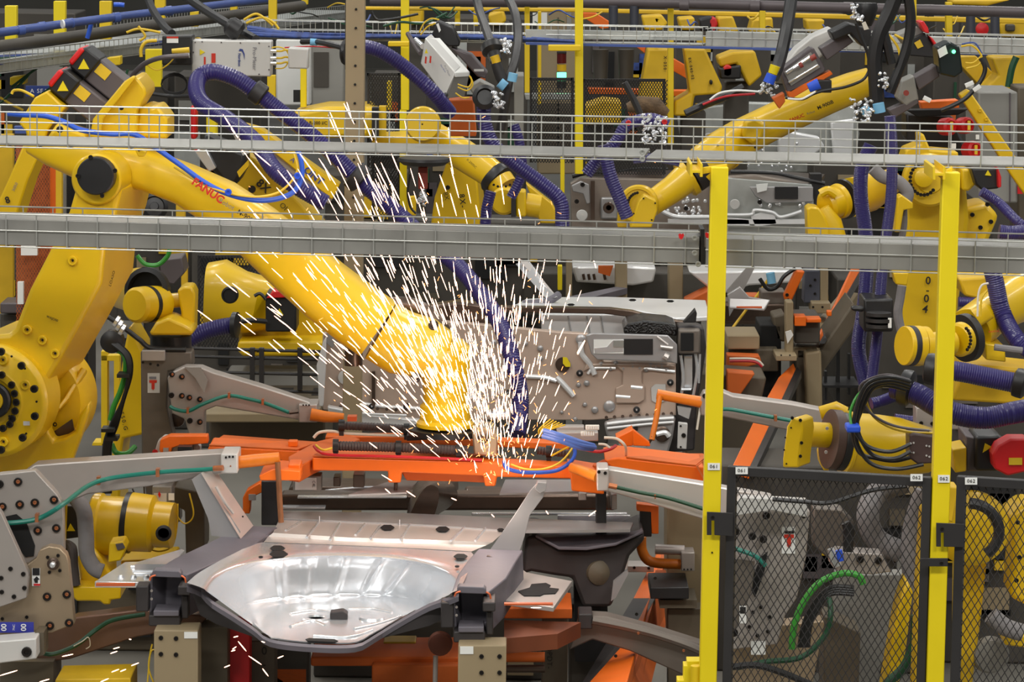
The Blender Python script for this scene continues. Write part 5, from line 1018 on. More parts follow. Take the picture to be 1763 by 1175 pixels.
text('0', 1598, 484, 14.88, 13, 0, LB, R7, bold=.02); text('-', 1597, 500, 14.88, 12, 0, LB, R7, bold=.02); text('0', 1595, 515, 14.88, 13, 0, LB, R7, bold=.02); text('4', 1593, 533, 14.88, 13, -8, LB, R7, bold=.02)
B().poly([(1655, 290), (1674, 292), (1680, 318), (1668, 330), (1656, 328)], 14.7, .2).o('cast_lug', Y1, R7, .01); B().poly([(1560, 258), (1585, 248), (1584, 232), (1590, 230), (1602, 258), (1650, 262), (1650, 275), (1555, 275)], 14.9, .2).o('top_casting', Y1, R7, .01)
m1 = B().poly([(1672, 290), (1718, 290), (1723, 310), (1720, 325), (1690, 328), (1680, 318)], 14.6, .25).o('motor_head', BK, R7, .008); B().poly([(1701, 293), (1707, 303), (1696, 302)], 14.59, .004).o('warning_triangle', Y2, m1); B().poly([(1718, 288), (1724, 305), (1724, 322), (1719, 324)], 14.55, .2).o('red_cap', RE, m1, .003)
B().poly([(1655, 360), (1700, 350), (1720, 372), (1700, 420), (1650, 420)], 15.0, .3).o('shoulder_gearbox', Y1, R7, .02); bolts(R7, [(1674, 370), (1658, 398), (1688, 392), (1706, 382), (1700, 352)], 14.98, 4)
B().T([(1503, 290, 14.5), (1520, 305, 14.5), (1545, 312, 14.5), (1562, 330, 14.5), (1560, 345, 14.5)], 11, 12).o('grey_fabric_sleeve', GT, R7)
B().T([(1556, 350, 14.4), (1556, 390, 14.4), (1548, 430, 14.4)], 6, 10).o('grey_fabric_sleeve', GT, R7)
B().poly([(1546, 340), (1552, 336), (1572, 350), (1572, 360), (1556, 362), (1550, 400), (1540, 400)], 14.3, .1).o('side_bracket', Y1, R7, .005)
B().poly([(1538, 470), (1565, 470), (1562, 492), (1542, 490)], 14.5, .1).o('small_cover', Y1, R7, .005); B().T([(1553, 492, 14.45), (1550, 512, 14.45), (1546, 540, 14.45), (1552, 572, 14.45)], 8, 10).o('grey_fabric_sleeve', GT, R7)
R7b = robot('pale yellow robot wrist above the wireway between the two yellow posts', (1440, 420, 15.2))
B().limb([(1535, 312, 15.4, 22, 24), (1495, 332, 15.3, 33, 30), (1466, 340, 15.2, 34, 32)], 28, 2.2).o('forearm_end', Y1, R7b)
B().L(1452, 343, 15.1, (-.75, -.6, -.15), [(35, -4), (35, 2)], 36).o('black_seal', BK, R7b)
B().L(1446, 346, 15.05, (-.75, -.6, -.2), [(31, 0), (30, 8), (27, 10), (26, 30), (20, 36), (1, 37)], 36).o('wrist_drum', Y1, R7b)
B().poly([(1389, 360), (1396, 356), (1410, 358), (1420, 372), (1428, 392), (1430, 430), (1392, 430)], 14.9, .15).o('wrist_yoke', Y1, R7b, .008); B().T([(1412, 334, 14.95), (1426, 328, 14.95), (1440, 336, 14.95)], 8, 10).o('cast_rim', Y1, R7b)
B().limb([(1415, 360, 14.95, 14, 14), (1430, 385, 14.95, 20, 18), (1440, 420, 14.95, 20, 18)], 20, 2.6).o('lower_casting', Y1, R7b)
R9 = robot('yellow robot wrist crossing behind the 062 post, big black ring to its right', (1620, 700, 12.5))
k = s(12.4)
B().limb([(1790, 500, 13.0, 44, 40), (1740, 520, 12.9, 40, 40), (1700, 545, 12.7, 36, 40), (1670, 570, 12.6, 40, 40)], 30, 2.4).o('forearm', Y1, R9)
B().L(1662, 582, 12.5, (-.8, -.55, -.12), [(42, -8), (42, 6)], 44).o('black_ring', BM, R9); B().L(1652, 585, 12.42, (-.7, -.7, -.12), [(30, -8), (30, 4), (26, 7), (1, 7)], 36).o('ring_face', Y1, R9)
for i in range(8):
    a = math.radians(60 - i * 16); bolt(R9, 1656 + 19 * math.cos(a) * .8, 585 - 22 * math.sin(a), 12.34, 3, ax=(-.7, -.7, 0))
B().cyl(W(1640, 590, 12.4), W(1596, 594, 12.35), 21 * k).o('wrist_shaft', Y1, R9)
ax9 = (-.95, -.4, .05)
for nm, h0, h1, r, mm in (('drum_section', 0, 11, 34, Y1), ('thin_gap', 11, 13, 32, BK), ('drum_section', 13, 26, 35, Y1), ('dark_band', 26, 36, 35, BM), ('drum_cap', 36, 44, 34, Y1)):
    B().lathe(W(1594, 596, 12.35), ax9, [(r * k, h0 * k), (r * k, h1 * k - .002), (r * k * .97, h1 * k)], 40).o(nm, mm, R9)
B().limb([(1680, 548, 12.5, 16, 14), (1702, 534, 12.5, 16, 14)], 16, 3.5).o('cast_box', Y1, R9); text('FANUC', 1712, 571, 12.3, 4, 8, LR, R9)
B().poly([(1697, 592), (1730, 596), (1732, 624), (1697, 620)], 12.5, .2).o('yellow_bracket', Y1, R9, .005); B().T([(1712, 598, 12.4), (1760, 604, 12.4)], 6, 10).o('grey_fabric_sleeve', GT, R9)
B().poly([(1660, 625), (1800, 640), (1800, 700), (1640, 690)], 12.8, .3).o('rear_casting', Y3, R9, .01)
B().poly([(1650, 480), (1800, 470), (1800, 530), (1700, 520), (1660, 510)], 13.4, .3).o('upper_casting', Y3, R9, .01)
for P in ([(1683, 545), (1684, 510), (1690, 492), (1702, 488)], [(1688, 545), (1690, 515), (1700, 500)]): B().T([(x, y, 12.4) for x, y in P], 2, 6).o('silver_lead' if P[0][0] < 1685 else 'orange_lead', WC if P[0][0] < 1685 else YC, R9)
R8 = robot('large yellow drum robot with flat bolted end plate, just above the black gate', (1480, 800, 11.3))
k = s(11.2)
B().limb([(1352 + 25, 763, 11.0, 28, 40), (1352 + 26, 763.1, 11.0, 28, 40)], 8, 3) if False else None
B().poly([(1352, 752), (1354, 735), (1362, 722), (1368, 719), (1380, 724), (1382, 742), (1376, 790), (1375, 806), (1347, 806), (1347, 790)], 10.95, .08, .045).o('end_plate', Y1, R8, .006); bolts(R8, [(1364, 720), (1378, 724), (1380, 763), (1378, 786)], 10.945, 3); bolts(R8, [(1362, 737), (1352, 754), (1350, 775), (1354, 799)], 10.945, 1.6)
B().cyl(W(1385, 748, 11.1), W(1430, 750, 11.15), 22 * k).o('shaft', Y1, R8); B().limb([(1412, 712, 11.3, 12, 12), (1440, 705, 11.3, 14, 12), (1455, 712, 11.3, 12, 12)], 16, 2.6).o('cast_lug', Y1, R8)
a8 = (1, .25, -.12)
B().lathe(W(1424, 756, 11.15), a8, [(44 * k, 0), (52 * k, 3 * k), (52 * k, 20 * k), (50 * k, 22 * k)], 48).o('brown_ring', mat('brown_band', (84, 64, 56), .5, .1, .2, 5), R8)
B().lathe(W(1442, 760, 11.15), a8, [(50 * k, 0), (51 * k, 2 * k), (51 * k, 12 * k)], 48).o('dark_ring', BK, R8)
B().lathe(W(1452, 762, 11.16), a8, [(52 * k, 0), (56 * k, 2 * k), (56 * k, 7 * k), (53 * k, 9 * k), (54 * k, 60 * k), (52 * k, 100 * k), (40 * k, 160 * k)], 56).o('drum', Y1, R8)
bolts(R8, [(1424, 738), (1422, 779)], 10.95, 3, AL); text('FANUC', 1520, 778, 10.9, 4, -4, LR, R8)
B().poly([(1410, 780), (1424, 778), (1430, 800), (1424, 820), (1412, 800)], 11.2, .1).o('lower_lug', Y1, R8, .006)
for j, P in enumerate(([(1568, 658), (1530, 650), (1495, 660), (1478, 690), (1470, 730), (1480, 755), (1500, 772), (1535, 778), (1568, 765)], [(1568, 664), (1535, 656), (1500, 664), (1484, 692), (1476, 730), (1484, 760), (1505, 785), (1540, 790), (1568, 778)], [(1566, 668), (1532, 660), (1504, 668), (1488, 696), (1474, 735), (1478, 770), (1502, 800), (1545, 808), (1590, 800)], [(1560, 672), (1520, 664), (1490, 680), (1474, 720), (1468, 745), (1480, 780), (1510, 790), (1540, 794), (1568, 788)])):
    B().T([(x, y, 10.85 + .02 * j) for x, y in P], 3.6, 8).o('black_cable', BK, R8)
for j, P in enumerate(([(1566, 655), (1530, 646), (1500, 652), (1480, 668), (1490, 700), (1510, 720), (1545, 735), (1600, 742)], [(1560, 662), (1520, 656), (1490, 672), (1500, 712), (1530, 735), (1570, 745), (1612, 746)])):
    B().T([(x, y, 10.9 + .02 * j) for x, y in P], 2.4, 8).o('brown_cable', (MG, YC)[j], R8)
B().T([(1466, 735, 10.84), (1464, 710, 10.86), (1474, 685, 10.88), (1490, 668, 10.9)], 2.5, 8).o('green_cable', GN, R8)
B().rect(1458, 734, 1482, 746, 10.8, .08).o('blue_tie', BT, R8, .006)
q = B().poly([(1566, 750), (1572, 746), (1612, 752), (1612, 798), (1580, 800), (1566, 790)], 10.9, .12); q.o('junction_block', mat('brown_block', (70, 52, 50), .5, 0, .1, 5), R8, .006); bolts(R8, [(1568, 764), (1573, 763), (1568, 780), (1573, 780), (1595, 768), (1600, 769), (1595, 785), (1600, 787)], 10.895, 1.7, GB)
q = B().rect(1577, 702, 1660, 740, 12.3, .1); t = solo(q, 'grey_plate', AL, 'grey bolted plate under the thick purple hose beside the 062 post', 'plate', bev=.004); bolts(t, [(1586, 729), (1605, 730)], 12.295, 3.5)
t = TH('servo_motor', 'black motor with red octagonal cap at the right edge above the gate', 'motor', (1740, 800, 11.2)); B().poly([(1680, 752), (1720, 750), (1740, 770), (1740, 812), (1680, 812)], 11.3, .2).o('motor_head', BK, t, .01); B().poly([(1662, 750), (1690, 756), (1690, 812), (1664, 812)], 11.35, .2).o('motor_body', MG, t, .006)
B().poly([(1709, 784), (1718, 768), (1740, 756), (1770, 756), (1780, 790), (1770, 812), (1735, 820), (1712, 808)], 11.2, .1).o('red_cap', RE, t, .006); B().rect(1737, 789, 1760, 801, 11.195, .003).o('yellow_label', YC, t); B().poly([(1696, 764), (1708, 770), (1692, 780)], 11.29, .004).o('warning_triangle', Y2, t)
B().poly([(1640, 775), (1664, 770), (1664, 812), (1644, 815)], 11.3, .15).o('yellow_foot', Y1, t, .005)
# ================================================================ tooling behind the gate
tg = TH('weld_tool_stand', 'bolted aluminium weld tool plates seen through the gate mesh, orange mark on its sticker', 'tool stand', (1340, 1100, 11.0)); tg.location.z = 0
B().poly([(1256, 868), (1280, 862), (1330, 870), (1395, 880), (1388, 960), (1372, 1030), (1352, 1060), (1338, 1110), (1256, 1120)], 11.1, .06).o('main_plate', AL, tg, .004)
B().poly([(1262, 870), (1275, 856), (1390, 862), (1390, 892), (1330, 880), (1262, 890)], 10.95, .05).o('bright_top_block', GB, tg, .004)
B().poly([(1256, 960), (1300, 965), (1296, 1010), (1280, 1060), (1256, 1100)], 10.9, .05).o('front_plate', AD, tg, .004)
B().poly([(1290, 1010), (1310, 960), (1322, 950), (1316, 985), (1300, 1030)], 11.08, .004).o('cut_out', VO, tg)
bolts(tg, [(1319, 888), (1295, 924), (1314, 929), (1289, 974), (1266, 916), (1265, 966), (1264, 1090)], 11.05, 7); bolts(tg, [(1338, 878), (1358, 884), (1384, 890), (1310, 1046), (1325, 1063), (1290, 1080), (1296, 1055), (1322, 1088), (1304, 1095)], 11.09, 3.5)
p = B().rect(1346, 908, 1369, 954, 11.095, .003).o('maker_sticker', WH, tg); B().poly([(1350, 921), (1367, 921), (1367, 927), (1362, 927), (1362, 940), (1358, 944), (1355, 940), (1355, 927), (1350, 927)], 11.092, .002).o('orange_mark', LR, p); B().rect(1351, 915, 1367, 919, 11.092, .002).o('dark_line', BK, p)
p = B().rect(1273, 1044, 1285, 1074, 10.89, .003).o('warning_sticker', WH, tg); B().rect(1274, 1046, 1284, 1057, 10.888, .002).o('black_panel', BK, p)
B().rect(1293, 1105, 1318, 1128, 11.05, .003).o('paper_label', WH, tg)
B().poly([(1256, 1085), (1420, 1070), (1400, 1175), (1256, 1200)], 11.2, .1).o('gold_plate', AG, tg, .004)
q = B().poly([(1400, 875), (1450, 878), (1470, 900), (1475, 950), (1440, 975), (1400, 940)], 11.6, .1); q.o('rear_plate', AD, tg, .006)
B().poly([(1440, 950), (1520, 955), (1535, 985), (1500, 990), (1440, 985)], 11.4, .1).o('grey_bracket', AL, tg, .004); bolts(tg, [(1481, 964), (1512, 966)], 11.39, 6.5)
t = TH('grey_robot_cover', 'grey fabric covers over a robot arm, right half behind the gate mesh', 'cover', (1530, 1000, 11.6))
B().T([(1560, 830, 11.7), (1510, 850, 11.7), (1494, 890, 11.6), (1510, 930, 11.6), (1550, 950, 11.6)], 20, 14).o('sleeve', GT, t); B().T([(1590, 845, 11.5), (1568, 920, 11.5), (1570, 1000, 11.5), (1582, 1060, 11.5)], 16, 14).o('sleeve', GT, t)
B().poly([(1522, 870), (1548, 862), (1560, 895), (1535, 905)], 11.4, .05).o('white_label', GB, t) if False else None
t = TH('cable_bundle', 'arched green and black cable bundle behind the gate mesh', 'cable', (1420, 1100, 10.9))
B().T([(1363, 1118, 10.9), (1368, 1075, 10.9), (1385, 1035, 10.9), (1412, 1003, 10.9), (1450, 988, 10.9), (1478, 992, 10.9), (1486, 1006, 10.9)], 6, 12).o('green_cable', GN, t)
for j in range(4): B().T([(1376 + j * 5, 1115, 10.95), (1384 + j * 4, 1075, 10.95), (1400 + j * 3, 1040 + j * 3, 10.95), (1430, 1012 + j * 4, 10.95), (1470, 1012 + j * 4, 10.95)], 4, 8).o('black_cable', BK, t)
B().T([(1270, 1150, 10.85), (1320, 1140, 10.85), (1380, 1132, 10.85), (1420, 1095, 10.85), (1430, 1060, 10.85), (1428, 1030, 10.88)], 5, 10).o('dark_green_cable', MATS['dark_green_cable'], t)
B().T([(1255, 1150, 10.8), (1300, 1146, 10.8), (1350, 1160, 10.8), (1420, 1190, 10.8)], 6, 10).o('black_cable', BK, t)
B().T([(1265, 945, 10.85), (1300, 958, 10.85), (1318, 975, 10.85)], 4, 8).o('teal_cable', TE, t)
t = TH('silver_clamp', 'shiny clamp with blue cap in the middle of the gate mesh', 'clamp', (1440, 970, 11.2)); B().limb([(1430, 945, 11.2, 6, 6), (1436, 962, 11.2, 11, 9), (1442, 975, 11.2, 8, 8)], 16, 2.4).o('body', SV, t); B().limb([(1444, 948, 11.15, 6, 6), (1448, 966, 11.15, 6, 6)], 12, 2.4).o('blue_cap', BT, t); B().limb([(1456, 900, 11.3, 8, 8), (1462, 912, 11.3, 11, 8), (1460, 950, 11.3, 9, 8)], 14, 3).o('black_socket', BK, t)
t = TH('yellow_arm_strip', 'yellow sloping robot leg low behind the gate mesh beside a dark green hose', 'robot', (1550, 1150, 11.3)); B().poly([(1548, 1040), (1562, 1000), (1572, 1020), (1560, 1120), (1545, 1200), (1520, 1200), (1540, 1080)], 11.3, .15).o('leg', Y1, t, .01)
B().T([(1577, 1060, 11.2), (1574, 1110, 11.2), (1556, 1150, 11.2), (1530, 1175, 11.2), (1520, 1190, 11.2)], 9, 12).o('green_hose', MATS['dark_green_cable'], t)
cable('black_cable', [(1330, 860, 10.6), (1380, 864, 10.6), (1430, 866, 10.6), (1500, 845, 10.6), (1560, 838, 10.6)], 4, BK, 'black cable sagging just below the top bar of the gate')
t = TH('cable_tray_floor', 'grey floor grating panel behind the gate', 'panel', (1470, 1100, 12.4)); t.location.z = 0
B().poly([(1440, 990), (1560, 990), (1540, 1080), (1500, 1200), (1420, 1200)], 12.2, .1).o('grey_panel', GC, t, .004); B().poly([(1418, 1060), (1482, 1090), (1478, 1200), (1418, 1200)], 11.9, .2).o('brown_box', BD, t, .006)
R10 = robot('yellow robot behind the right edge gate panel, wide black arc on its housing', (1710, 1100, 11.4))
B().L(1672, 910, 11.3, (-.1, -1, 0), [(66, -10), (66, 4), (60, 8), (48, 14), (1, 18)], 44).o('housing', Y1, R10); q = B(); q.tube([W(1668 + 52 * math.cos(a), 915 - 48 * math.sin(a), 11.1) for a in [math.radians(v) for v in range(-55, 96, 12)]], 10 * s(11), 10); q.o('black_arc', BK, R10)
B().poly([(1652, 960), (1700, 960), (1690, 1060), (1672, 1200), (1650, 1200)], 11.5, .2).o('lower_arm', Y1, R10, .01)
B().poly([(1735, 890), (1763, 868), (1800, 870), (1800, 1060), (1740, 1030), (1745, 960)], 11.4, .2).o('right_casting', Y1, R10, .015); B().poly([(1728, 1090), (1800, 1100), (1800, 1120), (1730, 1112)], 11.3, .2).o('foot', Y1, R10, .006)
B().T([(1706, 1060, 11.2), (1730, 1080, 11.2), (1760, 1090, 11.2)], 16, 12).o('grey_sleeve', GT, R10); bolts(R10, [(1752, 900), (1755, 960), (1750, 1000), (1645, 1000), (1648, 930)], 11.1, 4)
solo(B().L(1706, 1130, 11.5, (0, -1, 0), [(30, 0), (34, -10), (28, 4), (1, 5)], 28), 'grey_drum', GC, 'grey drum low behind the right edge gate panel', 'drum')
q = B().poly([(1606, 836), (1650, 840), (1640, 900), (1606, 890)], 10.6, .1); solo(q, 'yellow_plate', Y3, 'yellow plate directly behind the 062 post below its number', 'plate', bev=.004)
# leg behind 062 post
solo(B().poly([(1588, 880), (1602, 872), (1604, 1200), (1572, 1200), (1580, 1000)], 11.0, .1), 'yellow_upright', Y3, 'yellow upright standing behind the 062 post, lettered 3', 'post', bev=.005)
# ================================================================ machines, middle distance right
def machine(name, label, cat, p, group=None):
    t = TH(name, label, cat, p, group); t.location.z = 0; return t
t = machine('line_base', 'beige steel conveyor base running away on the right, orange rail on top', 'machine base', (1360, 700, 15.5))
q = B(); q.poly([(1370, 600), (1414, 600), (1470, 520), (1476, 560), (1418, 640), (1412, 700), (1380, 760), (1372, 780)], 15.6, .4); q.o('frame', BD, t, .01)
q = B(); q.slab([W(1366, 598, 15.6), W(1412, 600, 15.6), W(1478, 505, 17.5), W(1450, 500, 17.5)], (0, 0, -.05)); q.o('frame_top', BG, t, .004)
B().slab([W(1404, 590, 15.6), W(1412, 590, 15.6), W(1480, 468, 17.6), W(1478, 440, 17.8), (W(1440, 520, 16.6))], (0, .06, 0)).o('orange_rail', OR, t, .004)
B().slab([W(1412, 592, 15.5), W(1420, 592, 15.5), W(1484, 480, 17.5), W(1480, 468, 17.6)], (0, .04, 0)).o('black_strip', BK, t)
B().poly([(1386, 608), (1414, 604), (1416, 700), (1390, 720)], 15.5, .3).o('leg', BG, t, .01)
t = machine('tooling_block', 'dark block with orange corner on the beige conveyor base', 'block', (1390, 590, 15.4)); B().rect(1368, 545, 1412, 592, 15.5, .25).o('block', GK, t, .008); q = B(); q.rect(1368, 545, 1388, 562, 15.4, .1); q.rect(1388, 549, 1414, 556, 15.42, .1); q.rect(1424, 536, 1432, 545, 15.6, .05); q.o('orange_corner', OR, t, .004)
t = machine('tool_column', 'slate blue slotted column beside a beige one, right of the orange arm', 'column', (1400, 520, 16.5)); B().poly([(1386, 466), (1412, 466), (1412, 522), (1384, 522)], 16.5, .15).o('slate_plate', mat('slate_plate', (78, 80, 92), .5, .3, .15, 4), t, .005); B().rect(1412, 462, 1426, 534, 16.5, .12).o('beige_column', BG, t, .005); B().rect(1398, 522, 1430, 540, 16.4, .2).o('foot', BG, t, .004); bolts(t, [(1400, 529), (1416, 529)], 16.39, 2); bolts(t, [(1395, 492), (1403, 482), (1403, 506)], 16.49, 2.4)
t = machine('orange_lever', 'orange lever arm with two pivot bolts in the gap below the right wireway', 'arm', (1360, 518, 16.0)); B().poly([(1370, 466), (1386, 468), (1366, 512), (1362, 520), (1352, 520), (1349, 510)], 15.9, .06).o('arm', OR, t, .006); bolts(t, [(1355, 508), (1357, 517)], 15.89, 3); B().rect(1310, 502, 1352, 524, 16.0, .15).o('grey_clamp', AD, t, .006)
t = machine('small_column', 'slim beige column with white tag left of the tooling block', 'column', (1360, 640, 15.3)); B().rect(1353, 520, 1366, 620, 15.4, .1).o('column', BG, t, .005); B().poly([(1352, 572), (1362, 569), (1366, 577), (1356, 592)], 15.38, .01).o('white_tag', WH, t); B().poly([(1330, 545), (1352, 540), (1352, 590), (1336, 586)], 15.6, .2).o('cast_box', BD, t, .01); B().rect(1336, 612, 1372, 622, 15.3, .2).o('foot', BG, t, .004)
t = machine('fixture_table', 'beige fixture table under the silver side plate between the posts', 'table', (1290, 600, 15.4)); B().rect(1252, 578, 1308, 602, 15.4, .3).o('table', BG, t, .006); B().rect(1252, 602, 1340, 640, 15.5, .3).o('under_box', BD, t, .006); B().rect(1308, 560, 1345, 720, 15.6, .3).o('dark_leg', VO, t, .006)
q = B(); q.poly([(1252, 612), (1308, 614), (1312, 626), (1252, 640)], 15.3, .1); q.o('orange_shelf', OD, t, .004); B().T([(1256, 622, 15.2), (1290, 622, 15.2), (1304, 625, 15.2), (1312, 632, 15.2)], 2.6, 8).o('red_hose', RR, t); B().T([(1256, 618, 15.2), (1292, 618, 15.2), (1306, 622, 15.2), (1314, 630, 15.2)], 2, 8).o('white_hose', WC, t); bolts(t, [(1345, 612), (1360, 612)], 15.2, 1.5)
t = machine('guide_rail', 'orange guide rail running away diagonally behind the grey right arm', 'rail', (1330, 720, 14.6)); B().slab([W(1262, 800, 13.2), W(1290, 808, 13.2), W(1372, 640, 15.4), W(1366, 625, 15.6), W(1340, 650, 15.2), W(1300, 720, 14.0)], (0, 0, -.04)).o('rail', OR, t, .004); B().slab([W(1290, 806, 13.2), W(1302, 806, 13.2), W(1380, 640, 15.4), W(1372, 632, 15.5)], (0, 0, -.03)).o('black_strip', BK, t)
t = machine('line_base', 'dark beige conveyor base left of the diagonal orange rail', 'machine base', (1270, 700, 14.6)); B().poly([(1180, 640), (1320, 650), (1300, 740), (1250, 840), (1180, 840)], 14.9, .3).o('base', BD, t, .01); B().poly([(1252, 640), (1300, 644), (1268, 690), (1252, 700)], 14.8, .1).o('orange_panel', OD, t, .006); B().T([(1200, 740, 13.5), (1206, 700, 13.5)], 2, 8).o('white_hose', WC, t)
t = machine('rear_line_base', 'beige machine uprights and dark orange decks behind the second body', 'machine base', (1100, 520, 17.2))
q = B()
for x0, x1 in ((1152, 1176), (1060, 1080), (975, 985)): q.rect(x0, 440, x1, 540, 17.4, .2)
q.o('uprights', BG, t, .006) ; q = B(); q.poly([(1180, 520), (1230, 495), (1230, 545), (1180, 540)], 17.1, .2); q.rect(1278, 510, 1308, 530, 16.6, .15); q.o('orange_blocks', OD, t, .006)
B().rect(900, 470, 1240, 545, 18.0, .3).o('dark_backing', GK, t, .01); B().slab([W(960, 515, 16.6), W(1060, 494, 17.4), W(1080, 496, 17.4), W(990, 520, 16.6)], (0, 0, -.03)).o('grey_strut', RC, t)
B().rect(1240, 520, 1368, 560, 16.6, .2).o('dark_casting', SD, t, .02)
B().T([(1330, 470, 16.2), (1310, 500, 16.2), (1280, 540, 16.0), (1250, 580, 15.6)], 2.5, 8).o('yellow_strap', Y3, t)
q = B(); q.poly([(1252, 500), (1285, 462), (1300, 460), (1270, 520), (1256, 545)], 16.3, .02); solo(q, 'silver_strip', SG, 'silver folded strip leaning just right of the 061 post', 'strip')
cable('black_cable', [(1370, 462, 15.9), (1350, 476, 15.9), (1338, 494, 15.9), (1322, 498, 15.9), (1308, 480, 15.9)], 3.5, BK, 'black cable with light blue tape beside the orange lever')
solo(B().cyl(W(1326, 470, 15.85), W(1329, 488, 15.85), .02), 'blue_taped_plug', CY, 'light blue taped plug beside the orange lever', 'plug')
t = machine('black_jig', 'dark jig with stool shaped frame on the floor behind the purple hoses', 'jig', (1440, 690, 17.0)); q = B(); q.rect(1418, 664, 1480, 668, 17.0, .3); q.rect(1440, 600, 1446, 690, 17.1, .05); q.rect(1460, 610, 1464, 680, 17.2, .05); q.rect(1420, 640, 1424, 690, 17.1, .05); q.o('frame', BK, t)
t = machine('dark_cabinet', 'dark cabinet behind the falling purple hoses', 'cabinet', (1500, 600, 18.5)); B().rect(1440, 480, 1560, 700, 18.4, .5).o('body', GK, t, .01)
# ================================================================ dispensing equipment, upper middle and right
t = TH('dispenser_unit', 'tilted light grey metering box with yellow leads, right of the beige column', 'box', (780, 160, 14.4))
B().slab([W(724, 110, 14.3), W(732, 65, 14.3), W(784, 124, 14.1), W(766, 168, 14.1), ], (.02, .16, .01)).o('front_face', GB, t, .005)
B().slab([W(732, 65, 14.3), W(757, 65, 14.5), W(809, 124, 14.3), W(784, 125, 14.1)], (0, 0, -.02)).o('top_face', WH, t, .003)
B().slab([W(784, 125, 14.1), W(809, 124, 14.3), W(800, 166, 14.3), W(768, 170, 14.1)], (-.01, .02, 0)).o('end_face', GC, t, .003)
B().poly([(735, 92), (731, 83), (737, 92)], 14.2, .003) if False else None
for x, y in ((733, 103), (741, 102)): B().poly([(x - 2, y + 6), (x - 1, y - 6), (x + 2, y - 5), (x + 1, y + 7)], 14.2, .004).o('orange_label', LR, t)
B().poly([(734, 84), (737, 92), (731, 92)], 14.2, .004).o('warning_triangle', Y2, t); text('Nordson', 763, 118, 14.1, 3, -55, LBL, t); text('Pro-Meter', 770, 122, 14.1, 3.4, -62, LG, t)
q = B().poly([(745, 56), (752, 36), (780, 48), (792, 72), (791, 80), (772, 80), (744, 62)], 14.6, .18); q.o('connector_block', BK, t, .006); B().poly([(751, 42), (755, 40), (759, 52), (756, 56)], 14.55, .004).o('white_label', WH, t)
B().poly([(776, 82), (812, 94), (840, 126), (836, 136), (822, 132)], 14.6, .15).o('grey_motor', MG, t, .006); B().rect(816, 119, 833, 123, 14.55, .003).o('small_label', GB, t)
B().poly([(806, 150), (826, 138), (852, 152), (846, 168), (818, 168)], 14.3, .15).o('grey_bracket', GC, t, .006)
for P in ([(722, 56), (730, 40), (742, 32), (756, 34)], [(724, 60), (736, 46), (750, 40)], [(788, 145), (806, 150), (812, 140), (808, 130)], [(788, 150), (804, 156), (814, 146), (810, 132)], [(784, 160), (796, 168), (808, 168)]): B().T([(x, y, 14.0) for x, y in P], 1.4, 6).o('yellow_lead', YC, t)
B().T([(702, 58, 14.5), (714, 78, 14.4), (724, 92, 14.3)], 4, 10).o('grey_plug', MG, t); B().limb([(716, 68, 14.4, 4, 4), (728, 80, 14.3, 5, 5)], 12, 2).o('silver_gland', SV, t)
solo(B().poly([(772, 172), (815, 172), (820, 235), (775, 235)], 14.6, .2), 'dispenser_bracket', OD, 'rust red bracket plate beneath the tilted metering box', 'bracket', bev=.005)
t = TH('hose_swivel', 'black hose swivel with bright ring and yellow taped nozzle above the bent purple hose', 'fitting', (855, 130, 14.1))
B().L(848, 82, 14.2, (.2, -.6, -.7), [(14, -10), (20, -4), (20, 8), (12, 14), (10, 30)], 28).o('swivel', BK, t); B().limb([(851, 96, 14.1, 8, 8), (855, 108, 14.1, 8, 8)], 16, 2).o('yellow_tape', Y3, t); B().limb([(853, 108, 14.1, 9, 8), (862, 132, 14.1, 10, 8), (868, 145, 14.1, 9, 8)], 16, 2).o('nozzle', BM, t); B().limb([(860, 142, 14.05, 9, 8), (870, 150, 14.05, 9, 8)], 14, 2.4).o('light_blue_tape', CY, t)
rnd = random.Random(3)
def shiny(cx, cy, Y, rx, ry, n, par):
    q = B()
    for _ in range(int(n * 1.8)):
        x = cx + rnd.uniform(-rx, rx); y = cy + rnd.uniform(-ry, ry); r = rnd.uniform(1.2, 3.4)
        q.L(x, y, Y + rnd.uniform(-.05, .05), (rnd.uniform(-1, 1), -1, rnd.uniform(-.6, .9)), [(r, -r), (r, r), (r * .6, r * 1.2), (r * .6, r * 2)], 8)
    return q.o('silver_fittings', SV, par)
shiny(872, 80, 14.1, 9, 12, 14, t); shiny(858, 172, 13.9, 9, 14, 16, t)
cable('black_hose', [(818, -14, 15), (826, 20, 14.8), (836, 48, 14.5), (846, 78, 14.25)], 8, BM, 'left of the two black hoses dropping to the swivel above the metering box', 'hose')
cable('black_hose', [(868, -14, 15), (886, 20, 14.6), (892, 60, 14.4), (888, 100, 14.2), (876, 140, 14.1), (866, 200, 14.1), (860, 230, 14.1)], 8, BM, 'longer black hose curving past the swivel down to the wire tray', 'hose')
solo(B().limb([(884, 126, 14.0, 8, 8), (881, 140, 14.0, 8, 8)], 14, 2.4), 'light_blue_wrap', CY, 'light blue tape wrapped round the longer black hose', 'tape')
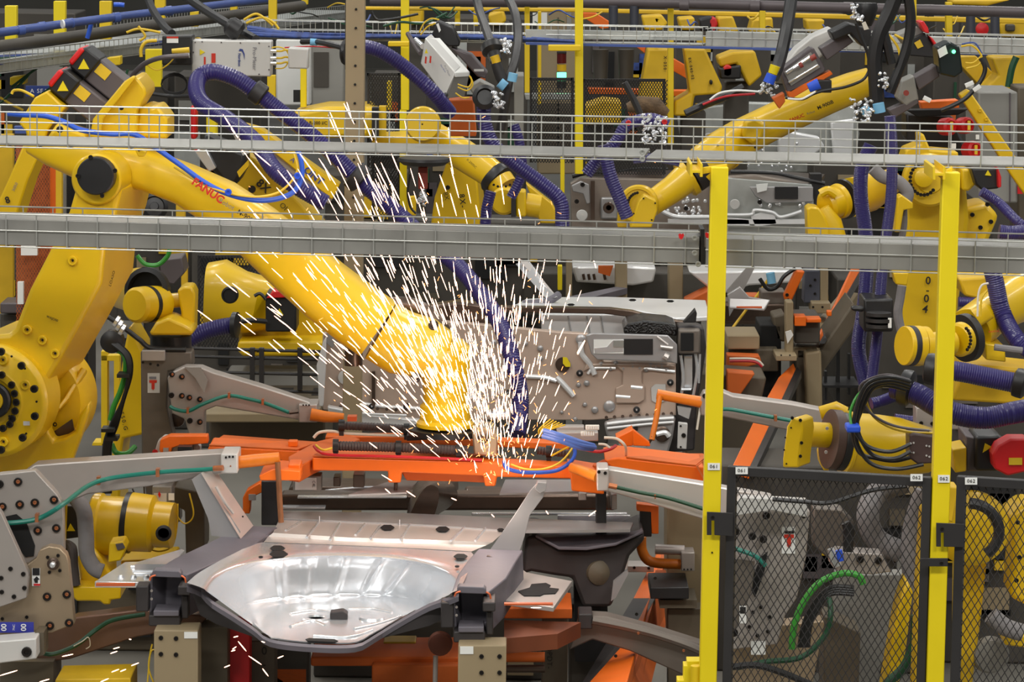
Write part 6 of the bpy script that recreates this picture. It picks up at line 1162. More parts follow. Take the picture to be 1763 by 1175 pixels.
# right dispensers
t = TH('dispensing_gun', 'long grey dispensing gun with glass window lying along the pale robot forearm', 'dispenser', (1400, 180, 15.6))
B().poly([(1345, 118), (1372, 84), (1400, 62), (1432, 48), (1445, 66), (1420, 92), (1360, 150)], 15.9, .2).o('white_cover', GB, t, .008)
B().poly([(1343, 122), (1397, 82), (1402, 84), (1421, 118), (1420, 124), (1362, 160), (1355, 158)], 15.6, .15).o('window_frame', MG, t, .005)
B().poly([(1350, 124), (1396, 90), (1412, 116), (1362, 148)], 15.59, .01).o('window', GC, t); q = B(); q.T([(1354, 126, 15.56), (1395, 98, 15.56)], 3); q.T([(1358, 142, 15.56), (1408, 112, 15.56)], 2); q.o('guide_rods', SV, t)
B().L(1379, 112, 15.54, (.8, -.1, .5), [(5, -3), (5, 3)], 14).o('red_coupling', mat('dull_red', (150, 60, 50), .5), t); B().L(1400, 99, 15.54, (.8, -.1, .5), [(5, -5), (5, 5)], 14).o('red_coupling', MATS['dull_red'], t)
m1 = B().poly([(1412, 84), (1456, 56), (1470, 72), (1424, 104)], 15.6, .15).o('motor_body', MG, t, .005); B().poly([(1430, 56), (1462, 40), (1500, 50), (1500, 80), (1484, 80), (1465, 58), (1436, 70)], 15.55, .2).o('motor_head', BK, t, .006)
B().poly([(1355, 158), (1430, 122), (1434, 128), (1360, 172)], 15.6, .1).o('orange_strip', OR, t, .003); B().poly([(1330, 170), (1350, 160), (1352, 175), (1342, 188)], 15.6, .1).o('orange_bracket', OD, t, .003)
B().limb([(1392, 152, 15.45, 8, 8), (1410, 144, 15.45, 10, 8)], 14, 3).o('blue_valve', BT, t); B().rect(1408, 138, 1432, 160, 15.55, .1).o('black_box', BK, t, .005)
B().T([(1352, 168, 15.4), (1380, 171, 15.4), (1400, 162, 15.4), (1420, 156, 15.4), (1455, 150, 15.4), (1485, 138, 15.4), (1496, 122, 15.4)], 2.5, 8).o('black_lead', BK, t); B().T([(1356, 170, 15.38), (1378, 171, 15.38), (1392, 165, 15.38), (1404, 158, 15.38)], 1.8, 8).o('white_lead', WH, t)
shiny(1322, 152, 15.4, 16, 14, 16, t)
cable('black_hose', [(1364, -14, 15.8), (1356, 40, 15.6), (1346, 90, 15.5), (1338, 118, 15.4), (1332, 132, 15.35)], 11, BK, 'black hose dropping steeply from the top edge to the dispensing gun', 'hose')
t = TH('hose_coupling', 'yellow taped and bright blue hose coupling left of the dispensing gun', 'fitting', (1326, 140, 15.2)); B().limb([(1335, 113, 15.3, 9, 9), (1330, 127, 15.3, 8, 8)], 16, 2.2).o('yellow_tape', Y2, t); B().limb([(1329, 128, 15.25, 9, 9), (1323, 143, 15.25, 10, 9)], 16, 2.2).o('blue_ring', BT, t)
cable('black_hose', [(1180, 196, 15.6), (1210, 182, 15.6), (1245, 168, 15.5), (1280, 150, 15.5)], 7, BK, 'black hose trailing left from the blue coupling', 'hose')
cable('white_hose', [(1222, 172, 15.4), (1240, 160, 15.4), (1270, 156, 15.4), (1306, 158, 15.4)], 1.8, WH, 'thin white line arching left of the blue coupling', 'hose')
cable('red_hose', [(1210, 180, 15.45), (1250, 166, 15.45), (1300, 162, 15.45)], 2, RR, 'thin red line under the white one left of the blue coupling', 'hose')
t = TH('dispensing_gun', 'second dispensing gun with black motor and green light at the upper right', 'dispenser', (1600, 150, 15.2))
B().poly([(1552, 140), (1574, 130), (1582, 172), (1560, 184), (1545, 170)], 15.2, .15).o('gun_body', GC, t, .006); B().L(1560, 160, 15.15, (0, -1, 0), [(5, 0), (5, 3)], 12).o('red_coupling', MATS['dull_red'], t)
m1 = B().poly([(1574, 134), (1612, 112), (1618, 132), (1582, 156)], 15.2, .15).o('motor_body', MG, t, .005); B().poly([(1614, 82), (1636, 72), (1652, 80), (1658, 124), (1644, 134), (1618, 128)], 15.1, .2).o('motor_head', mat('bottle_black', (20, 30, 30), .3), t, .008)
B().poly([(1614, 86), (1628, 78), (1632, 92), (1618, 100)], 15.09, .004).o('white_label', WH, t); B().L(1642, 89, 15.07, (0, -1, 0), [(3.4, 0), (3, 2), (.1, 2)], 12).o('green_light', GRN, t)
B().poly([(1530, 190), (1580, 168), (1582, 178), (1540, 204)], 15.2, .12).o('gun_rail', MG, t, .004); B().poly([(1584, 176), (1650, 172), (1652, 188), (1588, 190)], 15.5, .1).o('orange_bracket', OR, t, .004); B().poly([(1560, 190), (1668, 188), (1650, 198), (1580, 202)], 15.4, .1).o('dark_plate', VO, t, .004)
for P, r, mm in (([(1655, 80), (1672, 78), (1685, 88), (1690, 100), (1684, 112), (1664, 118)], 2, YC), ([(1656, 76), (1678, 74), (1690, 92)], 1.5, BN), ([(1662, 108), (1676, 108), (1690, 96)], 1.6, YC)): B().T([(x, y, 15.0) for x, y in P], r, 6).o('looped_lead', mm, t)
B().T([(1688, 100, 15.0), (1696, 118, 15.0), (1688, 140, 15.0), (1664, 168, 15.0), (1640, 182, 15.0), (1620, 190, 15.0)], 4, 10).o('black_cable', BK, t)
for a, b_ in (((1662, 148), (1676, 142)), ((1676, 156), (1688, 148)), ((1590, 168), (1602, 174))): B().limb([(a[0], a[1], 14.95, 4, 2), (b_[0], b_[1], 14.95, 4, 2)], 8, 4).o('white_tag', WH, t)
t2 = TH('servo_motor', 'grey motor with two red caps behind the black hoses at upper right', 'motor', (1580, 90, 16.2))
B().poly([(1545, 60), (1580, 46), (1590, 56), (1560, 80)], 16.2, .2).o('motor_body', GC, t2, .006); B().poly([(1570, 66), (1592, 56), (1612, 84), (1612, 100), (1566, 96)], 16.15, .2).o('motor_head', BK, t2, .006)
B().poly([(1582, 38), (1590, 36), (1598, 48), (1600, 58), (1592, 56)], 16.1, .15).o('red_cap', RE, t2, .004); B().poly([(1600, 62), (1606, 66), (1616, 80), (1612, 84)], 16.1, .15).o('red_cap', RE, t2, .004); B().poly([(1574, 74), (1584, 68), (1590, 80), (1580, 84)], 16.14, .004).o('yellow_label', YC, t2)
for P, r, l in (([(1545, -14), (1532, 20), (1514, 60), (1506, 100), (1508, 140), (1510, 178)], 13, 'thickest black hose bowing left from the top edge at the right'), ([(1562, -14), (1568, 30), (1564, 70), (1552, 110), (1540, 140), (1532, 160)], 9, 'black hose to the right of the thickest one'), ([(1520, 50), (1528, 80), (1535, 110)], 8, 'short black hose between the two long ones')):
    cable('black_hose', [(x, y, 14.9) for x, y in P], r, BK, l, 'hose')
t = TH('hose_coupling', 'two light blue taped hose ends with silver clamps at upper right', 'fitting', (1510, 190, 14.8)); B().limb([(1512, 178, 14.8, 10, 10), (1515, 194, 14.8, 10, 10)], 16, 2.2).o('light_blue_tape', CY, t); B().limb([(1487, 184, 14.8, 8, 8), (1494, 196, 14.8, 9, 9)], 16, 2.2).o('light_blue_tape', CY, t); shiny(1482, 190, 14.7, 20, 20, 22, t); shiny(1520, 140, 14.8, 8, 16, 8, t)
t = TH('hose_swivel', 'black cylindrical swivel cut by the top edge above the dispensing gun', 'fitting', (1490, 30, 15.3)); B().lathe(W(1490, 5, 15.3), (0, 0, -1), [(.05, 0), (.055, .02), (.05, .05), (.04, .08), (.03, .1)], 24).o('swivel', BK, t); shiny(1474, 22, 15.2, 10, 14, 12, t); B().poly([(1484, 40), (1490, 37), (1496, 50), (1488, 52)], 15.1, .01).o('cream_tag', WC, t)
cable('black_cable', [(1474, 40, 15.2), (1484, 68, 15.2), (1494, 92, 15.2), (1498, 120, 15.2)], 3, BK, 'thin black cable hanging in front of the gun motor')
t = TH('servo_motor', 'three red motor caps clustered behind the wire tray at right', 'motor', (1660, 260, 15.4))
for x, y, w in ((1634, 218, 15), (1664, 216, 14), (1676, 258, 15)):
    m1 = B().L(x, y, 15.3, (.5, -.85, .1), [(w, -16), (w * 1.05, -2), (w, 4), (w * .7, 7), (w * .65, 4), (.1, 4)], 20).o('red_cap', RE, t); B().rect(x + 2, y - 8, x + 7, y + 8, 15.2, .004).o('yellow_label', YC, m1)
B().poly([(1560, 195), (1640, 200), (1660, 250), (1690, 275), (1600, 275), (1560, 240)], 15.6, .2).o('black_bodies', BK, t, .01); B().rect(1638, 247, 1646, 256, 15.2, .003).o('white_tag', WH, t); B().rect(1680, 232, 1686, 240, 15.2, .003).o('white_tag', WH, t)
t = TH('mixer_unit', 'cluster of bright silver valves in front of the brown cloth, centre right', 'valve', (1120, 230, 14.9)); shiny(1125, 222, 14.8, 22, 24, 44, t); bolts(t, [(1082, 212), (1144, 210)], 14.7, 5, RE, 'red_knob')
solo(B().limb([(1080, 186, 15.6, 8, 16), (1100, 180, 15.6, 15, 20), (1130, 182, 15.6, 15, 20), (1148, 196, 15.6, 8, 14)], 20, 2.2), 'brown_cover', CL, 'bunched brown cloth cover behind the silver valves', 'cloth')
cable('black_hose', [(1075, 142, 15.2), (1090, 170, 15.2), (1102, 196, 15.2)], 6, BM, 'short black hose leaning into the brown cloth cover', 'hose')
t = TH('red_gun_block', 'small rust red gun block hanging from a black ring plate, centre', 'dispenser', (728, 330, 15.0)); B().lathe(W(730, 272, 15.0), (0, 0, -1), [(.11, 0), (.115, .012), (.09, .03), (.05, .035)], 32).o('ring_plate', BK, t); B().rect(720, 288, 736, 326, 15.0, .06).o('red_block', mat('rust_red', (140, 50, 36), .5), t, .004); shiny(728, 340, 14.95, 6, 14, 10, t)
cable('black_cable', [(706, 300, 15.0), (702, 330, 15.0), (706, 355, 15.0), (716, 368, 15.0)], 2, BK, 'thin black lead looping left of the rust red gun block')
# ================================================================ upper middle robot
R11 = robot('yellow robot in the centre reaching right, round shoulder cap behind the wire tray', (730, 300, 16.2))
B().poly([(500, 196), (560, 184), (640, 184), (640, 236), (520, 240)], 16.8, .4).o('rear_casting', Y1, R11, .02); text('R-200 I/C', 548, 212, 16.79, 5.5, 0, LB, R11, bold=.02)
B().limb([(632, 210, 16.3, 27, 30), (650, 210, 16.3, 27, 30)], 24, 4).o('yellow_block', Y1, R11); B().rect(640, 186, 652, 236, 16.1, .1).o('black_band', BK, R11); B().rect(652, 184, 664, 236, 16.15, .1).o('yellow_band', Y1, R11)
B().L(728, 214, 16.0, (0, -1, .1), [(31, -30), (31, 6), (28, 12), (1, 12)], 40).o('round_cap', Y1, R11); bolt(R11, 727, 214, 15.84, 1.5)
B().limb([(745, 235, 16.2, 26, 26), (790, 262, 16.1, 27, 26), (830, 288, 16.0, 26, 26), (852, 304, 15.95, 24, 24)], 28, 2.6).o('forearm', Y1, R11); text('R-2000iC', 812, 282, 15.85, 4, -42, LB, R11)
k = s(15.9)
B().lathe(W(850, 304, 15.9), (.72, -.3, -.62), [(26 * k, -6 * k), (30 * k, 0), (30 * k, 10 * k)], 32).o('black_ring', BK, R11); B().lathe(W(860, 312, 15.88), (.6, -.4, -.7), [(25 * k, 0), (24 * k, 16 * k)], 30).o('ring_face', Y1, R11)
for i in range(6): bolt(R11, 850 + i * 7, 322 - (i - 2) ** 2 * .9, 15.6, 2.2)
B().L(868, 346, 15.75, (-.1, -1, 0), [(24, -20), (24, 6), (20, 10), (1, 10)], 32).o('wrist_drum', Y1, R11); q = B().rect(880, 326, 888, 374, 15.6, .1); q.o('drum_band', BK, R11); B().rect(888, 328, 906, 374, 15.62, .1).o('drum_end', Y1, R11, .01); B().cyl(W(905, 352, 15.7), W(930, 356, 15.7), 20 * k).o('shaft', Y1, R11); B().poly([(640, 236), (760, 232), (770, 250), (640, 252)], 16.3, .3).o('shaded_block', Y1, R11, .01)
B().poly([(770, 276), (820, 290), (830, 400), (740, 400), (748, 340)], 16.6, .3, .02).o('lower_arm', Y1, R11, .01); text('8X-', 796, 346, 16.58, 9, -82, LB, R11, bold=.02, sp=1.3); text('8X', 768, 338, 16.58, 8, -76, LB, R11); bolt(R11, 771, 323, 16.58, 4)
B().poly([(905, 315), (950, 350), (968, 385), (930, 385), (918, 350)], 15.9, .1).o('sloping_strip', Y1, R11, .006)
B().poly([(700, 340), (716, 338), (716, 372), (702, 370)], 15.5, .05).o('small_bracket', Y1, R11, .004)
# robot link at the far left
R12 = robot('yellow sloping robot link at the left edge, marked 8, beside the orange mesh', (30, 400, 13.6)); B().poly([(-30, 395), (0, 340), (18, 300), (40, 248), (74, 250), (48, 310), (20, 400)], 13.5, .15, .02).o('link', Y1, R12, .008); text('8', 13, 345, 13.49, 11, 20, LB, R12, bold=.03); text('X050', 26, 322, 13.49, 5, 66, LG, R12)
# ================================================================ far left
t = machine('mesh_screen', 'orange framed screen of brown mesh beside the left edge robot link', 'screen', (70, 560, 14.6)); a = W(30, 560, 14.6); c = W(96, 252, 14.6)
B().rect(28, 245, 90, 560, 14.7, .02).o('backing_panel', mat('brown_mesh', (150, 88, 50), .6, 0, .4, 60), t); B().rect(86, 250, 97, 560, 14.6, .05).o('edge_strip', OR, t, .003)
u = Vector((1, 0, 0)); o_ = W(28, 560, 14.58); B().wires(o_, u, Vector((0, 0, 1)), W(88, 560, 14.58).x - o_.x, c.z - o_.z, .012, .02, .001).o('mesh', OM, t)
solo(B().rect(36, 418, 64, 440, 14.5, .03), 'white_board', WH, 'upper white board in front of the mesh screen just below the wireway', 'board'); solo(B().rect(30, 486, 40, 524, 14.5, .03), 'white_board', WH, 'narrow lower white board in front of the mesh screen', 'board')
for x0, x1, y0, y1, Y, l in ((-5, 22, 232, 540, 14.9, 'yellow guard post at the left edge beside the orange mesh'), (96, 106, 260, 540, 14.5, 'slim yellow post right of the orange mesh screen'), (303, 318, 300, 420, 15.4, 'slim yellow post behind the big forearm above the wireway'), (312, 322, 430, 560, 15.4, 'slim yellow post below the wireway right of the big lower arm'), (270, 276, 280, 360, 15.6, 'thin yellow post in the gap under the big forearm')):
    solo(B().rect(x0, y0, x1, y1, Y, .05), 'guard_post', Y3, l, 'post', 'rear guard posts')
t = machine('grey_door_frame', 'grey framed black door opening between mesh screen and elbow cover', 'door frame', (120, 430, 15.2)); B().rect(106, 262, 112, 480, 15.2, .05).o('jamb', GC, t); B().rect(112, 262, 150, 480, 15.4, .05).o('opening', VO, t)
t = machine('grey_locker', 'low grey locker and dark boxes behind the lower left robot arm', 'cabinet', (20, 590, 15)); B().rect(0, 522, 38, 540, 14.6, .2).o('top', MG, t, .006); B().rect(0, 540, 30, 580, 14.7, .2).o('body', GK, t, .006)
cable('green_cable', [(236, 440, 14), (250, 455, 14), (272, 456, 14), (288, 442, 14), (292, 430, 14)], 4, GN, 'green cable loop under the wireway beside the dark box')
solo(B().poly([(276, 448), (312, 444), (318, 470), (300, 490), (276, 486)], 14.4, .2), 'dark_box', MG, 'dark grey box under the wireway right of the green loop', 'box', bev=.005)
t = TH('round_gland', 'black ribbed round gland just above the wireway under the big forearm', 'fitting', (266, 350, 14.2)); B().L(266, 356, 14.2, (0, -1, .2), [(23, -4), (24, 2), (18, 6), (16, 2), (8, 3), (7, 8), (.1, 8)], 28).o('gland', BK, t)
solo(B().poly([(152, 296), (205, 268), (206, 290), (150, 320)], 14.9, .02), 'blue_strap', BN, 'blue strap behind the black elbow cover', 'strap') if False else None
# ================================================================ overhead services at the back
tD = tray((-40, 132, 15.0), (300, 86, 18.5), .34, .09, 'long wire tray full of blue cables receding from the left edge', GV, cw=.09, lh=.06, group='overhead cable trays')
cb = TH('cable_bundle', 'blue and teal cables lying in the receding tray at upper left', 'cable', (60, 100, 15.6))
for k in range(9): B().tube([W(-40, 128, 15.02) + Vector((0, .03 + .032 * k, .03 + .012 * (k % 3))), W(120, 107, 16.6) + Vector((0, .03 + .032 * k + rnd.uniform(-.01, .01), .03)), W(300, 84, 18.5) + Vector((0, .03 + .032 * k, .04))], .012, 6).o('cable', (CB, CB, MATS['dark_green_cable'], CB)[k % 4], cb)
tD2 = tray((300, 70, 19.0), (620, 30, 26), .5, .1, 'wire tray receding behind the metering box at the top', GV, cw=.09, lh=.05, group='overhead cable trays')
tC = tray((425, 66, 17.6), (1210, 80, 17.0), .12, .09, 'level wire tray across the back, left length with blue cables', GV, cw=.066, lh=.012, group='overhead cable trays')
tC2 = tray((1214, 81, 17.0), (1800, 96, 16.6), .12, .09, 'level wire tray across the back, right length', GV, cw=.066, lh=.075, group='overhead cable trays')
cb = TH('cable_bundle', 'dark blue cables lying in the level back tray', 'cable', (700, 66, 17.5))
for k in range(8): B().tube([W(425, 60, 17.55) + Vector((0, .012 * k, .012 * (k % 4))), W(560, 61 + rnd.uniform(-4, 4), 17.45) + Vector((0, .012 * k, 0)), W(700, 64 + rnd.uniform(-4, 4), 17.35) + Vector((0, .012 * k, 0)), W(860, 66 + rnd.uniform(-4, 4), 17.25) + Vector((0, .01 * k, 0)), W(1000, 72 + k % 3, 17.1) + Vector((0, .01 * k, 0))], .009, 6).o('cable', (MATS['cable_blue_dull'], BN)[k % 2], cb)
B().poly([(905, 52), (1210, 56), (1210, 70), (905, 66)], 17.2, .1).o('grey_trough', GV, cb)
solo(B().poly([(905, 73), (1210, 80), (1700, 92), (1700, 96), (1210, 84), (905, 77)], 16.85, .04), 'blue_conduit', BN, 'thin blue conduit under the level back tray', 'pipe')
pb1 = solo(B().T([(-30, 60, 14.8), (60, 48, 15.4), (210, 28, 16.4), (320, 15, 17.2), (480, -4, 18.6)], 7, 14), 'blue_pipe', BN, 'blue pipe sloping up across the upper left corner', 'pipe')
for x, y, Y in ((36, 52, 15.2), (72, 46, 15.5), (120, 40, 15.8), (200, 30, 16.3), (290, 19, 17.0)): B().L(x, y, Y, (1, .6, .12), [(8.6, -6), (8.6, 6)], 16).o('pipe_collar', BN, pb1)
for x in (88, 108): B().L(x, 57 - x * .143, 15.6, (1, .6, .12), [(7.6, -1.5), (7.6, 1.5)], 16).o('white_mark', WH, pb1)
solo(B().T([(-30, 84, 15.6), (110, 66, 16.4), (260, 44, 17.4), (360, 32, 18.2), (520, 10, 19.4)], 10, 14), 'black_pipe', GK, 'thick dark pipe below the blue one at upper left', 'pipe')
pk = solo(B().T([(640, 2, 19.2), (1100, 5, 18.6), (1480, 14, 18.1), (1800, 22, 17.6)], 9, 14), 'dark_pipe', MG, 'long dark pipe along the top edge, centre to right', 'pipe')
for x, y in ((1178, 8), (1300, 10), (1460, 14), (1600, 18)): B().L(x, y, 18.3, (1, -.1, 0), [(10.5, -8), (10.5, 8)], 16).o('pipe_collar', MG, pk)
for x, y1 in ((1056, 60), (1092, 60), (1671, 66), (1713, 66)): solo(B().cyl(W(x, 10 if x < 1200 else 22, 18.6), W(x, y1, 18.6), 8 * s(18.6)), 'drop_pipe', mat('drop_pipe_blue', (58, 60, 70), .5) if 'drop_pipe_blue' not in MATS else MATS['drop_pipe_blue'], 'dark drop pipe below the long top pipe at x %s' % x if False else {1056: 'left dark drop pipe of the centre pair under the long top pipe', 1092: 'right dark drop pipe of the centre pair under the long top pipe', 1671: 'left dark drop pipe of the far right pair', 1713: 'right dark drop pipe of the far right pair'}[x], 'pipe', 'drop pipes')
for x in (1046, 1090): solo(B().limb([(x - 12, 85, 20, 14, 14), (x - 12, 140, 20, 12, 12)], 20, 2), 'dark_cylinder', GK, 'dark cylinder hanging under the back tray, %s of two' % ('left' if x < 1060 else 'right'), 'cylinder')
yr = solo(B().poly([(620, 12), (1000, 15), (1480, 26), (1800, 34), (1800, 42), (1480, 34), (1000, 21), (620, 17)], 19.8, .1), 'overhead_rail', Y3, 'pale yellow overhead rail under the long dark pipe', 'rail', bev=.005)
for x in range(640, 1760, 42): B().rect(x, 12 + (x - 620) * .018, x + 2, 20 + (x - 620) * .019, 19.78, .02).o('rail_joint', MG, yr) if x % 84 == 0 else None
# yellow posts and portal frames at the back
posts = [(8, 28, 10, 88, 16.0, 'leftmost yellow portal post at the upper left edge'), (92, 112, 2, 76, 16.6, 'second yellow portal post from the left at the top'), (171, 191, 2, 68, 17.2, 'third yellow portal post from the left at the top'), (266, 284, -6, 34, 18.0, 'yellow post behind the left black hose'), (327, 341, 20, 46, 18.4, 'short yellow post behind the crossing black hose'), (396, 408, -6, 26, 19.0, 'narrow yellow post above the thick hose clamp'), (462, 476, -6, 40, 18.0, 'yellow post above the grey metering box'), (519, 530, -6, 8, 20, 'yellow post tip at the top left of the beige column'),
    (690, 704, -10, 190, 16.9, 'bright yellow post behind the tilted metering box'), (990, 1004, -10, 300, 16.8, 'tall bright yellow post right of the signal light'), (1150, 1160, 14, 250, 18.6, 'slim yellow post left of the upright marked 02'), (783, 792, 8, 44, 20, 'yellow post stub left of the two black hoses'), (815, 823, 14, 45, 20.2, 'yellow post stub between the black hoses'), (903, 912, 10, 160, 19, 'yellow post just left of the slim dark strip, centre'), (926, 932, 20, 180, 19.2, 'thin yellow post left of the beige machine'), (1308, 1318, 18, 56, 19, 'yellow post above the back tray behind the pale forearm'), (1573, 1578, -6, 40, 17.6, 'yellow post behind the black hoses at the right'), (1629, 1640, 4, 64, 18.4, 'yellow post left of the far right drop pipes'), (517, 527, 118, 185, 17, 'yellow post standing in front of the white sheet'), (460, 474, 130, 182, 17.2, 'yellow post under the metering box at its right end'), (250, 278, 85, 150, 17, 'broad yellow post behind the looped yellow cable'), (666, 674, 140, 190, 18, 'mesh covered yellow post behind the purple arch'), (688, 700, 190, 380, 16.9, 'yellow post under the wire tray beside the rust red block'), (965, 972, 270, 400, 17, 'thin yellow post right of the bent purple hose'), (960, 968, 458, 500, 16.9, 'short yellow post below the wireway beside the silver bracket'), (1040, 1050, 274, 300, 18.9, 'yellow post stub left of the purple arch base')]
for x0, x1, y0, y1, Y, l in posts:
    t = solo(B().rect(x0, y0, x1, y1, Y, .06), 'guard_post', YB if Y > 17 else Y2, l, 'post', 'rear guard posts', bev=.003)
t = machine('portal_beam', 'yellow horizontal portal beam along the upper left top edge', 'beam', (90, 8, 16.8)); B().rect(-10, 6, 182, 14, 16.9, .1).o('beam', YB, t, .004); B().poly([(-10, 16), (28, 10), (28, 18), (-10, 26)], 16.2, .1).o('corbel', YB, t, .004); t.location.z = W(90, 8, 16.8).z
for k, (x, y, w) in enumerate(((30, 133, 26), (118, 118, 26), (195, 100, 24), (60, 120, 0))):
    if w: solo(B().poly([(x - w / 2, y), (x + w / 2, y - 3), (x + w / 2, y + 12), (x - w / 2, y + 14)], 16.6, .1), 'tray_bracket', YB, ('first', 'second', 'third')[k] + ' yellow bracket from the left under the receding tray', 'bracket', 'yellow tray brackets', bev=.004)
solo(B().rect(944, 78, 1000, 88, 16.7, .08), 'tray_bracket', YB, 'yellow bracket under the back tray above the signal light', 'bracket', 'yellow tray brackets', bev=.004)
solo(B().rect(668, 72, 704, 80, 16.7, .08), 'tray_bracket', YB, 'yellow bracket under the back tray left of the tilted box', 'bracket', 'yellow tray brackets', bev=.004)
# beige column
col = machine('perforated_column', 'tall beige column with a row of round holes, upper centre left', 'column', (612, 400, 13.4)); p0 = W(612, -40, 13.4); B().box((p0.x, 13.45, p0.z / 2 + .2), .072, .1, p0.z + .4).o('column', BG, col, .003)
q = B()
for i in range(14): q.L(613 - i * .45, 16 + i * 32.4 - 0, 13.395, (0, -1, 0), [(2.2, -1), (2.2, .6), (.1, .6)], 12)
q.o('bolt_holes', VO, col); B().rect(594, -10, 598, 120, 13.5, .04).o('dark_edge_strip', GK, col)
cb2 = cable('black_cable', [(520, 72, 14.6), (545, 72, 14.5), (575, 78, 14.3), (596, 84, 14.2)], 5, BK, 'black taped cable reaching the beige column from the left'); B().limb([(534, 72, 14.5, 6, 6), (546, 73, 14.5, 6, 6)], 14, 2.2).o('light_blue_tape', CY, cb2)
solo(B().L(594, 90, 14.1, (1, -.3, 0), [(20, -3), (22, 0), (20, 4), (10, 6)], 24), 'black_flange', BK, 'black round flange at the left side of the beige column', 'flange')
cable('red_hose', [(490, 82, 14.4), (540, 80, 14.4), (594, 84, 14.3)], 1.2, RR, 'thin red line running to the beige column')
# big things behind
def slabthing(x0, y0, x1, y1, Y, m_, nm, label, cat, parts=()):
    t = TH(nm, label, cat, ((x0 + x1) / 2, y1, Y)); B().rect(x0, y0, x1, y1, Y, .5).o('body', m_, t, .01)
    for n_, r, mm in parts: B().rect(*r, Y - .01, .012).o(n_, mm, t)
    return t
slabthing(536, 75, 592, 200, 19, GC, 'control_cabinet', 'grey cabinet left of the beige column with cable tray shadow', 'cabinet', [('tray_shadow', (540, 90, 566, 150), GK), ('dark_box', (505, 155, 518, 176), BK)])  # dark rectangle paints the cable tray's shadow onto the cabinet
slabthing(475, 68, 534, 182, 20, WH, 'white_sheet', 'white sheet panel behind the control box', 'panel')
bm = slabthing(925, 18, 1002, 300, 22, BG, 'beige_machine', 'beige machine with signal light in front, centre', 'machine', [('grey_strip', (976, 20, 984, 60), GC), ('white_panel', (917, 22, 942, 42), WH), ('seam', (960, 30, 962, 270), BD), ('lower_panel', (926, 178, 990, 260), BD)])
t = TH('signal_light', 'stack signal light with red, yellow and lit green segments', 'signal light', (967, 165, 20.5))
for nm, y0, y1, mm in (('red_segment', 92, 109, mat('dark_red_lens', (90, 14, 14), .3)), ('yellow_segment', 111, 122, Y3), ('green_segment', 125, 138, GRN), ('base', 139, 152, BK), ('pole', 152, 168, GC)):
    a = W(967, y0, 20.5); b_ = W(967, y1, 20.5); B().cyl(b_, a, (8 if nm != 'pole' else 2) * s(20.5)).o(nm, mm, t)
B().box(W(967, 90, 20.5), .056, .056, .01).o('cap', BK, t)
solo(B().poly([(903, 162), (1000, 162), (1000, 172), (905, 172)], 20.2, .1), 'strut_rail', GV, 'slotted galvanised strut under the signal light', 'rail', bev=.003)
solo(B().rect(885, 130, 902, 270, 17.5, .3), 'grey_cabinet', GC, 'narrow grey cabinet beside the bent purple hose', 'cabinet', bev=.005)
for P, Y, l in (([(1004, 22), (1025, 22), (1050, 38), (1050, 48), (1036, 50), (1004, 30)], 22, 'orange sloping beam right of the tall yellow post'), ([(1092, 78), (1112, 80), (1110, 92)], 22.2, 'orange beam end under the back tray'), ([(1158, 100), (1184, 115), (1190, 140), (1158, 122)], 21.5, 'orange beam between the two marked uprights'), ([(1012, 152), (1100, 154), (1100, 163), (1014, 162)], 21, 'level orange beam behind the black mesh panel'), ([(1160, 156), (1188, 156), (1188, 166), (1160, 166)], 21, 'short orange beam right of the black mesh panel')):
    solo(B().poly(P, Y, .12), 'orange_beam', OR, l, 'beam', 'orange beams at the back', bev=.004)
def bgrobot(P, Y, label, txt=None, extra=()):
    t = robot(label, (P[0][0], P[0][1] + 60, Y)); B().poly(P, Y, .3).o('arm', Y3, t, .012)
    zb = min(W(x, y, Y).z for x, y in P); xm = sum(W(x, y, Y).x for x, y in P) / len(P)
    if zb > .3: B().box((xm, Y + .2, (zb + .02) / 2), .14, .14, zb + .02).o('pedestal', GK, t, .01)
    for n_, PP, mm in extra: B().poly(PP, Y - .05, .2).o(n_, mm, t, .01)
    if txt: text(txt[0], txt[1], txt[2], Y - .01, txt[3], txt[4], LB, t, bold=.02, sp=1.4)
    return t
bgrobot([(1116, 84), (1152, 84), (1150, 200), (1096, 205), (1104, 150)], 19.5, 'worn yellow robot upright marked X-050 at the back', ('X·050·', 1145, 110, 5, -90), [('hood', [(1105, 28), (1140, 26), (1150, 40), (1140, 52), (1110, 52)], Y3), ('joint', [(1124, 30), (1136, 28), (1140, 38), (1128, 42)], YB)])
bgrobot([(1178, 84), (1214, 84), (1244, 150), (1240, 162), (1196, 165), (1190, 200), (1160, 200), (1162, 175), (1188, 160)], 19.6, 'worn yellow robot upright sloping left of the dispensing gun', ('8X·040·02', 1190, 118, 4.5, -80), [('bolt_hole', [(1222, 138), (1227, 138), (1227, 146), (1222, 146)], BK)])
bgrobot([(1236, 100), (1262, 90), (1300, 88), (1312, 130), (1290, 150), (1268, 110), (1240, 116)], 19.9, 'yellow robot elbow with red motor behind the blue coupling', None, [('black_motor', [(1238, 118), (1276, 112), (1276, 136), (1240, 136)], BK), ('red_cap', [(1244, 118), (1252, 111), (1262, 116), (1262, 130), (1252, 135), (1244, 130)], RE)])
bgrobot([(1236, 30), (1262, 28), (1272, 56), (1236, 56)], 21.5, 'small yellow robot with red motor above the back tray, centre right', None, [('black_motor', [(1204, 34), (1226, 28), (1228, 54), (1206, 54)], BK), ('red_cap', [(1220, 32), (1232, 30), (1236, 42), (1230, 54), (1220, 50)], RE)])
bgrobot([(1168, 32), (1196, 30), (1196, 52), (1172, 52)], 22, 'yellow robot housing beside the slim post above the back tray')
bgrobot([(1296, 34), (1330, 30), (1332, 56), (1290, 56)], 22, 'yellow casting behind the steep black hose')
